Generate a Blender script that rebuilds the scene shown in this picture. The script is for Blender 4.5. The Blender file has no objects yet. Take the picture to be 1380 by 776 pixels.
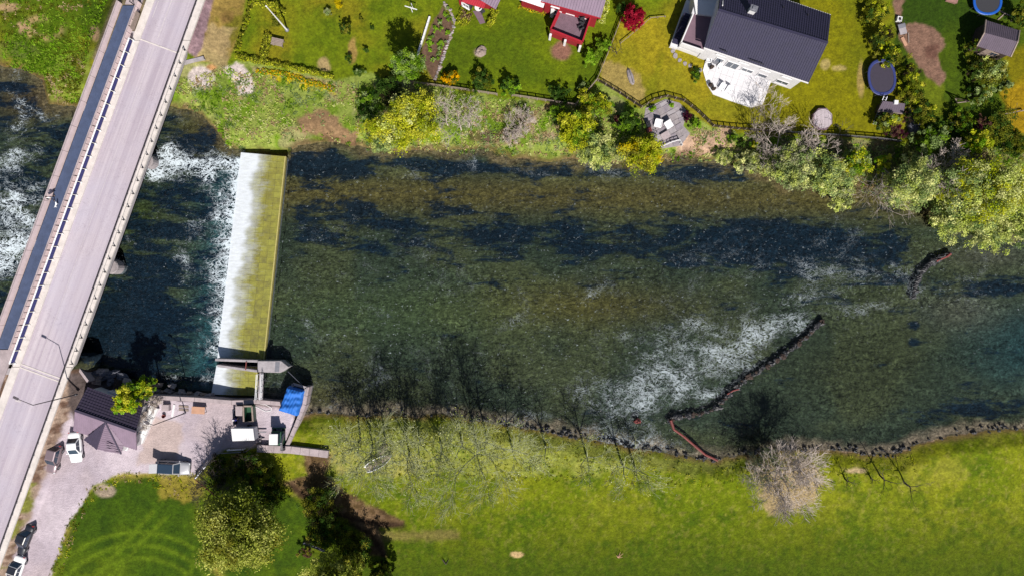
import bpy, math, random
import numpy as np
from mathutils import Vector, Matrix

# ------------------------------------------------------------------ camera, light
C = bpy.context.scene.collection
SC = bpy.context.scene
H = 92.0                                   # drone height above the fields
cam_d = bpy.data.cameras.new('camera'); cam = bpy.data.objects.new('camera', cam_d); C.objects.link(cam)
cam.location = (0, 0, H); cam.rotation_euler = (0, 0, 0)
cam_d.sensor_width = 36; cam_d.lens = 24.0; cam_d.clip_end = 6000
SC.camera = cam
SUN_EL, SUN_DIR = math.radians(47), math.radians(165)      # sun stands SSE
w = bpy.data.worlds.new('World'); SC.world = w; w.use_nodes = True
wn = w.node_tree.nodes; bg = wn['Background']
sky = wn.new('ShaderNodeTexSky'); sky.sky_type = 'NISHITA'; sky.sun_disc = False
sky.sun_elevation = SUN_EL; sky.sun_rotation = SUN_DIR
w.node_tree.links.new(sky.outputs[0], bg.inputs[0]); bg.inputs[1].default_value = 0.05
sun_d = bpy.data.lights.new('sun', 'SUN'); sun = bpy.data.objects.new('sun', sun_d); C.objects.link(sun)
sun_d.energy = 4.8; sun_d.angle = math.radians(0.5); sun_d.color = (1.0, 0.95, 0.87)
sv = Vector((math.sin(SUN_DIR)*math.cos(SUN_EL), math.cos(SUN_DIR)*math.cos(SUN_EL), math.sin(SUN_EL)))
sun.rotation_euler = sv.to_track_quat('Z', 'Y').to_euler(); sun.location = sv*150
SC.view_settings.view_transform = 'Standard'; SC.view_settings.look = 'None'
SC.view_settings.exposure = 0.68; SC.view_settings.gamma = 1.0
SC.render.engine = 'CYCLES'
SC.cycles.use_denoising = True
SC.cycles.max_bounces = 6; SC.cycles.transparent_max_bounces = 12; SC.cycles.sample_clamp_indirect = 6

rng = np.random.default_rng(7); random.seed(7)

# ------------------------------------------------------------------ helpers
def P(px, py, z=0.0):
    """ground-plan point of something seen at that place of the photograph and standing z metres up"""
    f = (H - z)/H
    return Vector(((px-690)*0.1*f, (388-py)*0.1*f, z))
def lin(c): c /= 255.0; return c/12.92 if c <= .04045 else ((c+.055)/1.055)**2.4
K = 1.75
def A(r, g, b, k=K): return tuple(min(.85, lin(v)/k) for v in (r, g, b))

def tag(o, label=None, cat=None, group=None, kind=None):
    if label: o['label'] = label
    if cat: o['category'] = cat
    if group: o['group'] = group
    if kind: o['kind'] = kind
    return o
def thing(name, label, cat, loc=(0, 0, 0), group=None, rz=0.0):
    o = bpy.data.objects.new(name, None); C.objects.link(o)
    o.location = loc; o.rotation_euler = (0, 0, rz); o.empty_display_size = .3
    return tag(o, label, cat, group)
def rootloc(p):
    while p is not None and p.parent is not None: p = p.parent
    return Vector(p.location) if p is not None else Vector((0, 0, 0))

class MB:
    """collects polygons in world (or local) coordinates and links them as one mesh object"""
    def __init__(s): s.v = []; s.f = []; s.mi = []; s.cur = 0
    def add(s, vs, fs):
        b = len(s.v); s.v += [tuple(v) for v in vs]
        for f in fs: s.f.append([b+i for i in f]); s.mi.append(s.cur)
        return s
    def quad(s, a, b, c, d): return s.add([a, b, c, d], [(0, 1, 2, 3)])
    def box(s, c, size, rz=0.0, tilt=None):
        x, y, z = (q/2 for q in size); M = Matrix.Rotation(rz, 3, 'Z')
        if tilt is not None: M = M @ tilt
        vs = [Vector(c) + M @ Vector((sx*x, sy*y, sz*z)) for sz in (-1, 1) for sx, sy in ((-1, -1), (1, -1), (1, 1), (-1, 1))]
        return s.add(vs, [(3, 2, 1, 0), (4, 5, 6, 7), (0, 1, 5, 4), (1, 2, 6, 5), (2, 3, 7, 6), (3, 0, 4, 7)])
    def bar(s, a, b, wd, ht):
        """box from a to b, wd wide, ht tall, centred on the segment"""
        a, b = Vector(a), Vector(b); d = (b-a); L = d.length
        if L < 1e-6: return s
        d /= L; sd = d.cross(Vector((0, 0, 1)))
        sd = Vector((1, 0, 0)) if sd.length < 1e-4 else sd.normalized()
        up = sd.cross(d).normalized()
        vs = [p + sd*(i*wd/2) + up*(j*ht/2) for p in (a, b) for i, j in ((-1, -1), (1, -1), (1, 1), (-1, 1))]
        return s.add(vs, [(0, 1, 2, 3), (7, 6, 5, 4), (4, 5, 1, 0), (5, 6, 2, 1), (6, 7, 3, 2), (7, 4, 0, 3)])
    def prism(s, poly, z0, z1, bevel=0.0):
        n = len(poly)
        zz = (lambda z, i: z[i] if hasattr(z, '__len__') else z)
        if sum(poly[i][0]*poly[(i+1) % n][1]-poly[(i+1) % n][0]*poly[i][1] for i in range(n)) < 0:
            poly = list(poly)[::-1]
            z0 = list(z0)[::-1] if hasattr(z0, '__len__') else z0
            z1 = list(z1)[::-1] if hasattr(z1, '__len__') else z1
        lo = [(p[0], p[1], zz(z0, i)) for i, p in enumerate(poly)]
        if bevel:
            cx = sum(p[0] for p in poly)/n; cy = sum(p[1] for p in poly)/n
            mid = [(p[0], p[1], zz(z1, i)-bevel) for i, p in enumerate(poly)]
            hi = []
            for i, p in enumerate(poly):
                d = math.hypot(p[0]-cx, p[1]-cy) or 1
                hi.append((p[0]-(p[0]-cx)/d*bevel, p[1]-(p[1]-cy)/d*bevel, zz(z1, i)))
            fs = [tuple(range(n))[::-1], tuple(range(2*n, 3*n))]
            for r in (0, n): fs += [(r+i, r+(i+1) % n, r+n+(i+1) % n, r+n+i) for i in range(n)]
            return s.add(lo+mid+hi, fs)
        hi = [(p[0], p[1], zz(z1, i)) for i, p in enumerate(poly)]
        return s.add(lo+hi, [tuple(range(n))[::-1], tuple(range(n, 2*n))] + [(i, (i+1) % n, n+(i+1) % n, n+i) for i in range(n)])
    def tube(s, a, b, r0, r1=None, n=6, caps=True):
        a, b = Vector(a), Vector(b); r1 = r0 if r1 is None else r1
        d = (b-a).normalized(); x = d.orthogonal().normalized(); y = d.cross(x)
        vs = [p + (x*math.cos(2*math.pi*i/n) + y*math.sin(2*math.pi*i/n))*r for p, r in ((a, r0), (b, r1)) for i in range(n)]
        fs = [(i, (i+1) % n, n+(i+1) % n, n+i) for i in range(n)]
        if caps: fs += [tuple(range(n))[::-1], tuple(range(n, 2*n))]
        return s.add(vs, fs)
    def lathe(s, c, prof, n=16, sx=1.0, sy=1.0):
        c = Vector(c); m = len(prof)
        vs = [c + Vector((r*sx*math.cos(2*math.pi*i/n), r*sy*math.sin(2*math.pi*i/n), z)) for r, z in prof for i in range(n)]
        fs = [(k*n+i, k*n+(i+1) % n, (k+1)*n+(i+1) % n, (k+1)*n+i) for k in range(m-1) for i in range(n)]
        fs += [tuple(range(n))[::-1], tuple(range((m-1)*n, m*n))]
        return s.add(vs, fs)
    def blob(s, c, r, seed=0, n=10, m=6, rough=.22, flat=1.0):
        """uneven stone-like body"""
        g = random.Random(seed); c = Vector(c); ph = [g.uniform(0, 6.28) for _ in range(6)]
        vs = []; fs = []
        for j in range(m+1):
            t = math.pi*j/m
            for i in range(n):
                p = 2*math.pi*i/n
                k = 1 + rough*(math.sin(2*p+ph[0])*math.sin(t+ph[1]) + .6*math.sin(3*p+ph[2]+2*t) + .5*math.cos(5*t+p+ph[3])) + g.uniform(-rough, rough)*.35
                vs.append(c + Vector((r[0]*k*math.sin(t)*math.cos(p), r[1]*k*math.sin(t)*math.sin(p), r[2]*k*math.cos(t)*flat)))
        for j in range(m):
            for i in range(n): fs.append((j*n+i, (j+1)*n+i, (j+1)*n+(i+1) % n, j*n+(i+1) % n))
        return s.add(vs, fs)
    def build(s, name, m, parent=None, smooth=False, origin=None, kind=None):
        o0 = rootloc(parent) if parent is not None else Vector(origin or (0, 0, 0))
        if parent is not None and origin is not None: o0 = Vector(origin)
        me = bpy.data.meshes.new(name)
        me.from_pydata([(v[0]-o0.x, v[1]-o0.y, v[2]-o0.z) for v in s.v], [], s.f)
        for q in (m if isinstance(m, (list, tuple)) else [m]): me.materials.append(q)
        if isinstance(m, (list, tuple)): me.polygons.foreach_set('material_index', s.mi)
        if smooth: me.polygons.foreach_set('use_smooth', [True]*len(me.polygons))
        me.update()
        o = bpy.data.objects.new(name, me); C.objects.link(o)
        if parent is not None: o.parent = parent
        else: o.location = o0
        if kind: o['kind'] = kind
        return o
def copy_tree(o, parent=None):
    c = o.copy(); C.objects.link(c)
    if parent is not None: c.parent = parent
    for ch in list(o.children): copy_tree(ch, c)
    return c
def np_mesh(name, v, f, mats, cols=None, parent=None, origin=(0, 0, 0), smooth=False, attrs=None):
    """mesh object from numpy arrays of points and equal-sided faces"""
    v = np.asarray(v, np.float32) - np.asarray(origin, np.float32); f = np.asarray(f, np.int32); k = f.shape[1]
    me = bpy.data.meshes.new(name)
    me.vertices.add(len(v)); me.vertices.foreach_set('co', v.ravel())
    me.loops.add(f.size); me.loops.foreach_set('vertex_index', f.ravel())
    me.polygons.add(len(f)); me.polygons.foreach_set('loop_start', np.arange(0, f.size, k, dtype=np.int32))
    if smooth: me.polygons.foreach_set('use_smooth', np.ones(len(f), bool))
    me.update(calc_edges=True)
    if cols is not None:
        a = me.color_attributes.new('Col', 'FLOAT_COLOR', 'POINT')
        c4 = np.ones((len(v), 4), np.float32); c4[:, :3] = cols; a.data.foreach_set('color', c4.ravel())
    for nm, arr in (attrs or {}).items():
        a = me.attributes.new(nm, 'FLOAT', 'POINT'); a.data.foreach_set('value', np.asarray(arr, np.float32))
    me.materials.append(mats)
    o = bpy.data.objects.new(name, me); C.objects.link(o)
    if parent is not None: o.parent = parent
    else: o.location = origin
    return o

# ---- numpy noise and shapes
def _hash(i, j, s):
    n = (i.astype(np.int64)*374761393 + j.astype(np.int64)*668265263 + s*974634777) & 0x7fffffff
    n = ((n ^ (n >> 13))*1274126177) & 0x7fffffff
    return ((n ^ (n >> 16)) & 0xffff)/65535.0
def vnoise(x, y, s=0):
    i = np.floor(x); j = np.floor(y); u = x-i; v = y-j; u = u*u*(3-2*u); v = v*v*(3-2*v)
    i = i.astype(np.int64); j = j.astype(np.int64)
    return (_hash(i, j, s)*(1-u)+_hash(i+1, j, s)*u)*(1-v) + (_hash(i, j+1, s)*(1-u)+_hash(i+1, j+1, s)*u)*v
def fbm(x, y, scale, s=0, octv=4):
    t = 0; a = .5; n = 0; x = x/scale; y = y/scale
    for k in range(octv):
        t = t + a*vnoise(x + 17.3*k, y - 9.1*k, s+k); n += a; a *= .5; x = x*2.03; y = y*2.03
    return t/n
def sstep(a, b, x): t = np.clip((x-a)/(b-a), 0, 1); return t*t*(3-2*t)
def sdf(poly, x, y):
    """signed distance to a polygon, positive inside"""
    p = np.asarray(poly, float); n = len(p); d = np.full(x.shape, 1e18); ins = np.zeros(x.shape, bool)
    for i in range(n):
        a = p[i]; b = p[(i+1) % n]; ex, ey = b-a; wx = x-a[0]; wy = y-a[1]
        t = np.clip((wx*ex+wy*ey)/(ex*ex+ey*ey+1e-12), 0, 1)
        d = np.minimum(d, (wx-ex*t)**2+(wy-ey*t)**2)
        if ey != 0:
            c = ((a[1] <= y) != (b[1] <= y)) & (x < ex*(y-a[1])/ey + a[0]); ins ^= c
    d = np.sqrt(d); return np.where(ins, d, -d)
def seg_d(pts, x, y):
    d = np.full(x.shape, 1e18)
    for a, b in zip(pts[:-1], pts[1:]):
        ex, ey = b[0]-a[0], b[1]-a[1]; wx = x-a[0]; wy = y-a[1]
        t = np.clip((wx*ex+wy*ey)/(ex*ex+ey*ey), 0, 1); d = np.minimum(d, (wx-ex*t)**2+(wy-ey*t)**2)
    return np.sqrt(d)

# ------------------------------------------------------------------ materials
def nodes(name):
    m = bpy.data.materials.new(name); m.use_nodes = True; nt = m.node_tree; nt.nodes.clear()
    out = nt.nodes.new('ShaderNodeOutputMaterial')
    def N(t, **kw):
        n = nt.nodes.new('ShaderNode'+t)
        for k, v in kw.items():
            if k.startswith('i_'):
                k = k[2:]; n.inputs[int(k) if k.isdigit() else k.replace('_', ' ')].default_value = v
            else: setattr(n, k, v)
        return n
    L = nt.links.new
    return m, N, L, out
def noise(N, L, vec, scale, det=4, rough=.6, dist=0.0):
    n = N('TexNoise'); n.inputs['Scale'].default_value = scale; n.inputs['Detail'].default_value = det
    n.inputs['Roughness'].default_value = rough; n.inputs['Distortion'].default_value = dist
    L(vec, n.inputs['Vector']); return n.outputs[0]
def mrange(N, L, val, a, b, c=0.0, d=1.0, smooth=False):
    n = N('MapRange'); n.interpolation_type = 'SMOOTHSTEP' if smooth else 'LINEAR'
    for k, q in ((1, a), (2, b), (3, c), (4, d)): n.inputs[k].default_value = q
    L(val, n.inputs[0]); return n.outputs[0]
def math_(N, L, op, a, b=None):
    n = N('Math', operation=op)
    for k, q in ((0, a), (1, b)):
        if q is None: continue
        if isinstance(q, (int, float)): n.inputs[k].default_value = q
        else: L(q, n.inputs[k])
    return n.outputs[0]
def mixc(N, L, fac, a, b, blend='MIX'):
    n = N('Mix', data_type='RGBA', blend_type=blend)
    for k, q in ((0, fac), (6, a), (7, b)):
        if isinstance(q, (int, float)): n.inputs[k].default_value = q
        elif isinstance(q, tuple): n.inputs[k].default_value = (*q[:3], 1)
        else: L(q, n.inputs[k])
    return n.outputs[2]
def mat(name, col, rough=.8, var=.18, scale=3.0, bump=.15, metal=0.0, col2=None, spec=.5, bscale=None, coat=0.0):
    """general surface: base colour broken by two noises, with fine relief"""
    m, N, L, out = nodes(name)
    tc = N('TexCoord'); v = tc.outputs['Object']
    n1 = noise(N, L, v, scale); n2 = noise(N, L, v, scale*7.3, 3)
    c2 = col2 or tuple(q*.55 for q in col)
    f = mrange(N, L, n1, .38, .68, 0, 1)
    c = mixc(N, L, math_(N, L, 'MULTIPLY', f, min(1, var*3 if col2 is None else 1.0)), col, c2)
    c = mixc(N, L, mrange(N, L, n2, .3, .7, 0, var*1.5), c, tuple(q*.45 for q in col))
    b = N('BsdfPrincipled'); L(c, b.inputs['Base Color']); b.inputs['Metallic'].default_value = metal
    b.inputs['Specular IOR Level'].default_value = spec; b.inputs['Coat Weight'].default_value = coat
    L(mrange(N, L, n2, 0, 1, max(0, rough-.12), min(1, rough+.12)), b.inputs['Roughness'])
    if bump:
        bp = N('Bump'); bp.inputs['Strength'].default_value = bump; bp.inputs['Distance'].default_value = .04
        L(noise(N, L, v, bscale or scale*11, 3), bp.inputs['Height']); L(bp.outputs[0], b.inputs['Normal'])
    L(b.outputs[0], out.inputs[0]); return m

def leaf_material(name, trans=.4):
    m, N, L, out = nodes(name)
    at = N('Attribute', attribute_name='Col'); tc = N('TexCoord')
    c = mixc(N, L, mrange(N, L, noise(N, L, tc.outputs['Object'], 1.1, 2), .3, .7, 0, .16), at.outputs[0], (.02, .03, .008))
    d = N('BsdfDiffuse'); t = N('BsdfTranslucent'); L(c, d.inputs[0]); L(c, t.inputs[0])
    mx = N('MixShader'); mx.inputs[0].default_value = trans; L(d.outputs[0], mx.inputs[1]); L(t.outputs[0], mx.inputs[2])
    L(mx.outputs[0], out.inputs[0]); return m
M = {}
M['leaf'] = leaf_material('leaf_surface')
M['bark'] = mat('dark_bark', (.05, .037, .03), .95, .3, 6)
M['palebark'] = mat('pale_twig_bark', (.44, .37, .33), .95, .25, 6)
M['greybark'] = mat('grey_green_bark', (.25, .27, .14), .95, .25, 6)
M['asphalt'] = None
M['white'] = mat('white_paint', (.58, .57, .585), .6, .05, 1.2, .05)
M['whitewall'] = mat('white_timber_wall', (.52, .51, .535), .7, .1, 1.2, .08)
M['cream'] = mat('pale_kerb_concrete', A(240, 230, 226, 1.6), .85, .16, 1.3, .3)
M['concrete'] = mat('weathered_concrete', A(196, 188, 194), .9, .22, 1.1, .4)
M['concrete2'] = mat('pinkish_concrete', A(205, 188, 192), .9, .22, .9, .4)
M['parapet'] = mat('pinkish_parapet_timber', A(250, 226, 228, 1.45), .85, .10, 1.6, .2)
M['slate_deck'] = mat('slate_blue_deck', A(84, 100, 138), .7, .2, 1.1, .3)
M['navy'] = mat('navy_gap_shade', A(44, 50, 130), .6, .1, 2, .05)
M['steel'] = mat('galvanised_steel', A(175, 175, 185), .45, .12, 4, .05, .6)
M['darkmetal'] = mat('dark_metal', (.035, .033, .04), .5, .15, 4, .05, .5)
M['whitemetal'] = mat('white_metal', (.75, .75, .78), .45, .05, 3, .03)
M['roof_purple'] = mat('dark_purple_roof_tile', A(62, 51, 80), .75, .14, 1.5, .3)
M['roof_mauve'] = mat('mauve_grey_roof_sheet', A(150, 128, 150), .7, .12, 1.2, .2)
M['roof_mauve2'] = mat('grey_brown_felt_roof', A(102, 88, 106), .8, .14, 1.5, .2)
M['terr'] = mat('pale_terrace_slab', (.53, .52, .55), .8, .08, .8, .1)
M['flag2'] = mat('violet_grey_flagstone', A(176, 166, 176), .9, .3, 1.3, .5)
M['trampmat'] = mat('dark_violet_mesh', A(62, 54, 74), .8, .12, 3, .1)
M['lid'] = mat('pale_pinkish_board', A(214, 200, 208), .8, .15, 1.5, .2)
M['navy2'] = mat('dark_navy_box', A(44, 44, 66), .6, .2, 2, .1)
M['roof_dark'] = mat('navy_violet_roof_tile', A(42, 38, 74), .75, .12, 1.3, .25)
M['red'] = mat('red_paint', A(190, 22, 50), .6, .1, 2, .1)
M['redwood'] = mat('red_timber_wall', A(168, 20, 42), .7, .12, 2, .2)
M['deckfloor'] = mat('purple_brown_decking', A(136, 108, 124), .8, .15, 1.5, .2)
M['glass'] = mat('window_glass', (.02, .035, .06), .08, .05, 2, 0, 0, spec=.8)
M['rubber'] = mat('black_rubber', (.02, .02, .022), .8, .1, 5, .1)
M['black'] = mat('black_cloth', (.022, .022, .028), .85, .1, 5, .1)
M['stone'] = mat('grey_stone', A(184, 174, 178), .9, .25, 1.6, .6)
M['darkstone'] = mat('dark_wet_stone', (.035, .034, .04), .55, .3, 2.2, .6)
M['bluestone'] = mat('blue_grey_stone', A(110, 112, 128), .9, .3, 1.6, .6)
M['pinkstone'] = mat('pink_stone', A(190, 140, 130), .9, .3, 1.6, .6)
M['timber'] = mat('weathered_timber', A(180, 160, 150), .85, .25, 2.5, .3)
M['darktimber'] = mat('dark_timber', A(70, 52, 44), .85, .25, 2.5, .3)
M['orangewood'] = mat('orange_plywood', A(222, 170, 140), .8, .15, 1.5, .15)
M['tarp'] = mat('blue_tarpaulin', A(24, 122, 230), .75, .12, 1.2, .25, bscale=3)
M['tarpgrey'] = mat('grey_tarpaulin', A(150, 150, 160), .5, .2, 1.2, .3, bscale=3)
M['bluepad'] = mat('blue_vinyl', A(50, 64, 136), .6, .12, 2, .1)
M['brightblue'] = mat('bright_blue_vinyl', A(18, 100, 210), .5, .12, 2, .1)
M['green'] = mat('green_paint', A(30, 92, 62), .5, .15, 2, .1)
M['skin'] = mat('skin', (.42, .27, .2), .6, .05, 8, .02)
M['whitecloth'] = mat('white_cotton', (.75, .75, .77), .9, .05, 8, .1)
M['bluecloth'] = mat('blue_cotton', A(30, 60, 170), .9, .1, 8, .1)
M['darkcloth'] = mat('dark_denim', (.03, .035, .06), .9, .1, 8, .1)
M['hair'] = mat('dark_hair', (.02, .015, .012), .7, .1, 20, .1)
M['soil'] = mat('brown_soil', A(105, 78, 64), .95, .35, 2.5, .8)
M['marking'] = mat('worn_white_road_paint', A(232, 222, 226), .8, .18, 2.2, .1)
M['rose'] = mat('rusty_red_pipe', A(150, 68, 64), .7, .3, 2.5, .3)
M['yellow'] = mat('yellow_plastic', A(220, 190, 60), .5, .1, 4, .05)
M['lightred'] = mat('tail_light_red', (.4, .02, .02), .3, .05, 4, 0)
M['lamp'] = mat('headlight_glass', (.6, .62, .65), .15, .05, 4, 0)
# ------------------------------------------------------------------ terrain
def axis(lo, hi, st):
    a = np.arange(lo, hi+1e-6, st); e = st*1.6; out = []; p = hi; q = lo; lft = []
    while p < 2600:
        p += e; q -= e; out.append(p); lft.append(q); e *= 1.35
    return np.concatenate([np.array(lft[::-1]), a, np.array(out)])
gx, gy = axis(-76, 76, .2), axis(-45, 45, .2)
X, Y = np.meshgrid(gx, gy)
FAR = 30000
TOPB = [(-FAR, 85), (-60, 85), (0, 88), (30, 92), (52, 105), (62, 138), (105, 143), (130, 141), (180, 138), (225, 140), (268, 152), (290, 176), (306, 196), (328, 203),
        (386, 207), (402, 196), (440, 191), (480, 196), (520, 203), (560, 205), (610, 202), (655, 202), (692, 213), (740, 217), (770, 214), (815, 220), (860, 220), (890, 216),
        (922, 209), (968, 216), (1000, 222), (1050, 240), (1100, 250), (1150, 250), (1200, 258), (1250, 286), (1290, 303), (1380, 312), (1450, 316), (FAR, 320)]
BOTB = [(FAR, 560), (1450, 570), (1380, 577), (1330, 581), (1270, 589), (1236, 599), (1205, 613), (1170, 613), (1150, 607), (1100, 606), (1040, 607), (1000, 613), (962, 621),
        (930, 616), (880, 607), (830, 599), (760, 586), (700, 576), (640, 566), (600, 560), (560, 559), (480, 561), (462, 557), (440, 559), (425, 556), (409, 560), (404, 552), (404, 545), (290, 530), (205, 528), (175, 516),
        (150, 508), (128, 497), (100, 492), (60, 490), (0, 482), (-60, 476), (-FAR, 470)]
RIVER = TOPB + BOTB
WEIR_R = lambda py: 384 + (py-211)*(355-384)/(484-211)       # crest line of the weir
WEIR_L = lambda py: 327 + (py-206)*(296-327)/(484-206)
LL = lambda py, d=0: 160 + d - .368*(py-4)                      # lines along the two bridges
RR = lambda py, d=0: 275.5 + d - .3595*py
# first pass: heights with the photograph's outline scaled to the water's level
f1 = H/(H+1.1)
px0 = 690 + X*10*f1; py0 = 388 - Y*10*f1
nb = fbm(X, Y, 2.2, 5, 4)-.5; nf = fbm(X, Y, .55, 15, 3)-.5
dR = sdf(RIVER, px0, py0)/10.0                                   # metres into the river
dRn = dR + nb*1.0 + nf*.5
wl = np.where(px0 > np.where(py0 < 486, WEIR_R(py0)-3, 352), -1.0, -1.8)
wl = np.where((py0 > 486) & (px0 < 404) & (px0 > 352), -1.0, wl)
z = np.where(dRn < 0, wl*(1-sstep(0, 2.4, -dRn)) + .05*(1-sstep(0, 2, -dRn)), wl - .55*sstep(0, 3.5, dRn) - .12*sstep(-.2, .5, dRn))
z = z + (nb*.25 + nf*.1)*sstep(-6, 1, -np.abs(dR)) + .12*(fbm(X, Y, 9, 21, 3)-.5)
# weir pocket
pocket = sdf([(320, 196), (392, 200), (362, 486), (350, 534), (284, 534), (288, 480)], px0, py0)
z = np.where(pocket > 0, np.minimum(z, -2.5), z)
# road embankment
f2 = H/(H-1.6); pxr = 690 + X*10*f2; pyr = 388 - Y*10*f2
PXR_, PYR_ = pxr, pyr
dRoad = np.maximum(LL(pyr, -1)-pxr, pxr-RR(pyr, 3))/10*.94
inb = sstep(60, 95, pyr)*(1-sstep(478, 500, pyr))
slope = np.where((PYR_ > 300) & (PXR_ > RR(PYR_, -30)), 1.6, .55); emb = np.clip(1.85 - slope*np.maximum(dRoad, 0) + nf*.3*sstep(0, .5, dRoad), 0, 1.85)*(1-inb)
z = np.maximum(z, np.where(emb > .02, emb, -99))
# retaining walls' yard is flat
YARD = [(92, 550), (112, 545), (205, 535), (300, 538), (404, 545), (412, 522), (416, 522), (385, 598), (345, 602), (300, 606), (262, 640), (165, 636), (126, 655), (95, 700), (66, 780), (40, 900), (-90, 900), (-10, 800), (36, 690), (70, 600)]
dy = sdf(YARD, px0, py0)/10.
z = np.where(dy > 0, np.where(emb > .02, z, 0.02 + .02*nb), z)
z = np.where((dy > -1.0) & (dy <= 0) & (py0 < 560) & (px0 < 404) & (px0 > 120), -2.3, z)
z = np.where((px0 > 404) & (px0 < 418) & (py0 > 512) & (py0 < 556) & (dy <= 0), np.minimum(z, -1.3), z)
# ruts in the muddy track
RUT1 = [(395, 650), (430, 680), (470, 694), (510, 702), (545, 704)]; RUT2 = [(470, 700), (500, 715), (520, 745)]
rut = np.minimum(seg_d(RUT1, px0, py0), seg_d(RUT2, px0, py0)); z = z - .16*np.exp(-(rut/5)**2)*(1+nf)
Z = z
PX = 690 + X*10*H/(H-Z); PY = 388 - Y*10*H/(H-Z)
inner = (np.abs(X) < 78) & (np.abs(Y) < 47)

n1 = fbm(X, Y, 8, 31, 4); n2 = fbm(X, Y, 2.2, 41, 4); n3 = fbm(X, Y, .7, 51, 3); n4 = fbm(X+Y*.3, Y, 24, 61, 3)
col = np.zeros(X.shape+(3,))
def put(c, wgt):
    global col
    c = np.asarray(c); col = col*(1-wgt[..., None]) + c*wgt[..., None]
def region(poly, soft=4., jit=10., s=0):
    """0..1 inside a polygon of the photograph, with an uneven edge"""
    xs = [p[0] for p in poly]; ys = [p[1] for p in poly]; m = soft+jit+4
    k = (PX > min(xs)-m) & (PX < max(xs)+m) & (PY > min(ys)-m) & (PY < max(ys)+m)
    wgt = np.zeros(X.shape)
    if k.any():
        d = sdf(poly, PX[k], PY[k]) + ((n2[k]-.5)*2 + (n3[k]-.5)*1.2)*jit
        wgt[k] = sstep(-soft/2, soft/2, d)
    return wgt
def spot(cx, cy, rx, ry=None, jit=.5, soft=.5):
    ry = ry or rx
    d = np.sqrt(((PX-cx)/rx)**2 + ((PY-cy)/ry)**2) + (n2-.5)*2*jit + (n3-.5)*jit
    return 1-sstep(1-soft/2, 1+soft/2, d)
def two(a, b, f): return np.asarray(a)*(1-f[..., None]) + np.asarray(b)*f[..., None]
# --- grass of the big field (south bank)
fg = two(A(112, 128, 14), A(140, 146, 26), sstep(.35, .65, n1)); fg = two(fg, A(70, 100, 8), sstep(.52, .72, n2)*.55)
fg = two(fg, A(64, 92, 8), sstep(.55, .75, fbm(X, Y, .9, 131, 3))*.45)
fg = two(fg, A(158, 160, 50), sstep(.58, .76, fbm(X, Y, .6, 141, 3))*.4); fg = two(fg, A(172, 160, 84), sstep(.66, .74, fbm(X, Y, .45, 151, 2))*.35)
vignette = sstep(640, 790, PY + (n1-.5)*60)  # lens corner shading painted into the grass, darker towards the bottom
col = two(fg, A(64, 86, 5), vignette*.85)
put(A(166, 160, 60), sstep(.55, .75, fbm(X, Y, 5, 71, 4))*.55*(1-sstep(600, 720, PY)))
# --- north lawns
north = PY < 300
put(two(A(112, 128, 16), A(134, 128, 24), sstep(.35, .65, n1)), north*1.0)
put(A(74, 98, 8), north*sstep(.55, .72, n2)*.5)
put(two(A(108, 124, 12), A(80, 104, 8), sstep(.4, .65, n1)), region([(575, -80), (840, -80), (832, 40), (806, 108), (778, 142), (600, 118), (590, 100)], 4, 3)*.9)
put(two(A(164, 148, 30), A(138, 134, 26), sstep(.35, .7, n1)), region([(836, 28), (905, 20), (1010, 60), (1045, 120), (1040, 180), (960, 172), (898, 131), (862, 145), (806, 108)], 5, 4))
put(A(112, 118, 16), region([(868, 130), (890, 70), (898, 72), (880, 132)], 8, 3)*.5)
put(two(A(132, 128, 8), A(112, 116, 8), sstep(.35, .7, n1)), region([(1040, -90), (1165, -90), (1180, 80), (1190, 188), (1036, 182)], 6, 5))
put(two(A(52, 76, 8), A(76, 96, 10), sstep(.4, .7, n1)), region([(1195, -90), (1480, -90), (1480, 220), (1260, 200), (1215, 150)], 8, 8))
put(A(168, 136, 22), region([(1348, 125), (1385, 100), (1420, 180), (1362, 182)], 8, 5)*.9)
put(A(140, 126, 12), region([(1350, 70), (1390, 60), (1400, 110), (1362, 118)], 10, 6)*.7)
put(A(108, 120, 22), region([(1225, 110), (1268, 108), (1275, 150), (1240, 158)], 8, 8)*.8)
put(A(140, 108, 92), region([(1195, -60), (1214, -60), (1216, 30), (1260, 38), (1274, 60), (1262, 74), (1274, 102), (1266, 116), (1238, 92), (1222, 70), (1208, 40)], 4, 5))
put(A(104, 72, 62), region([(1246, 62), (1264, 62), (1262, 80), (1248, 78)], 6, 4)*.8)
put(A(172, 146, 92), spot(1160, 105, 5, 26, .3)*.8)
put(A(196, 172, 120), (spot(1113, 87, 6, 6)+spot(1131, 92, 10, 4)).clip(0, 1)*.6)
# trampled ground near fence, worn spots on lawns
put(A(176, 150, 96), region([(810, 85), (832, 82), (862, 100), (868, 132), (858, 138), (812, 110)], 6, 6)*.7)
put(A(150, 108, 92), spot(756, 69, 14, 12, .35)); put(A(196, 168, 140), spot(646, 71, 8, 7, .4))
put(A(190, 160, 118), spot(437, 88, 9, 10)*.8); put(A(176, 140, 84), spot(475, 66, 6, 16)*.8)
# bed with stone edging
BED = [(597, 6), (612, 34), (600, 70), (586, 112), (566, 76), (584, 30)]
put(A(112, 88, 72), region(BED, 3, 2))
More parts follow.
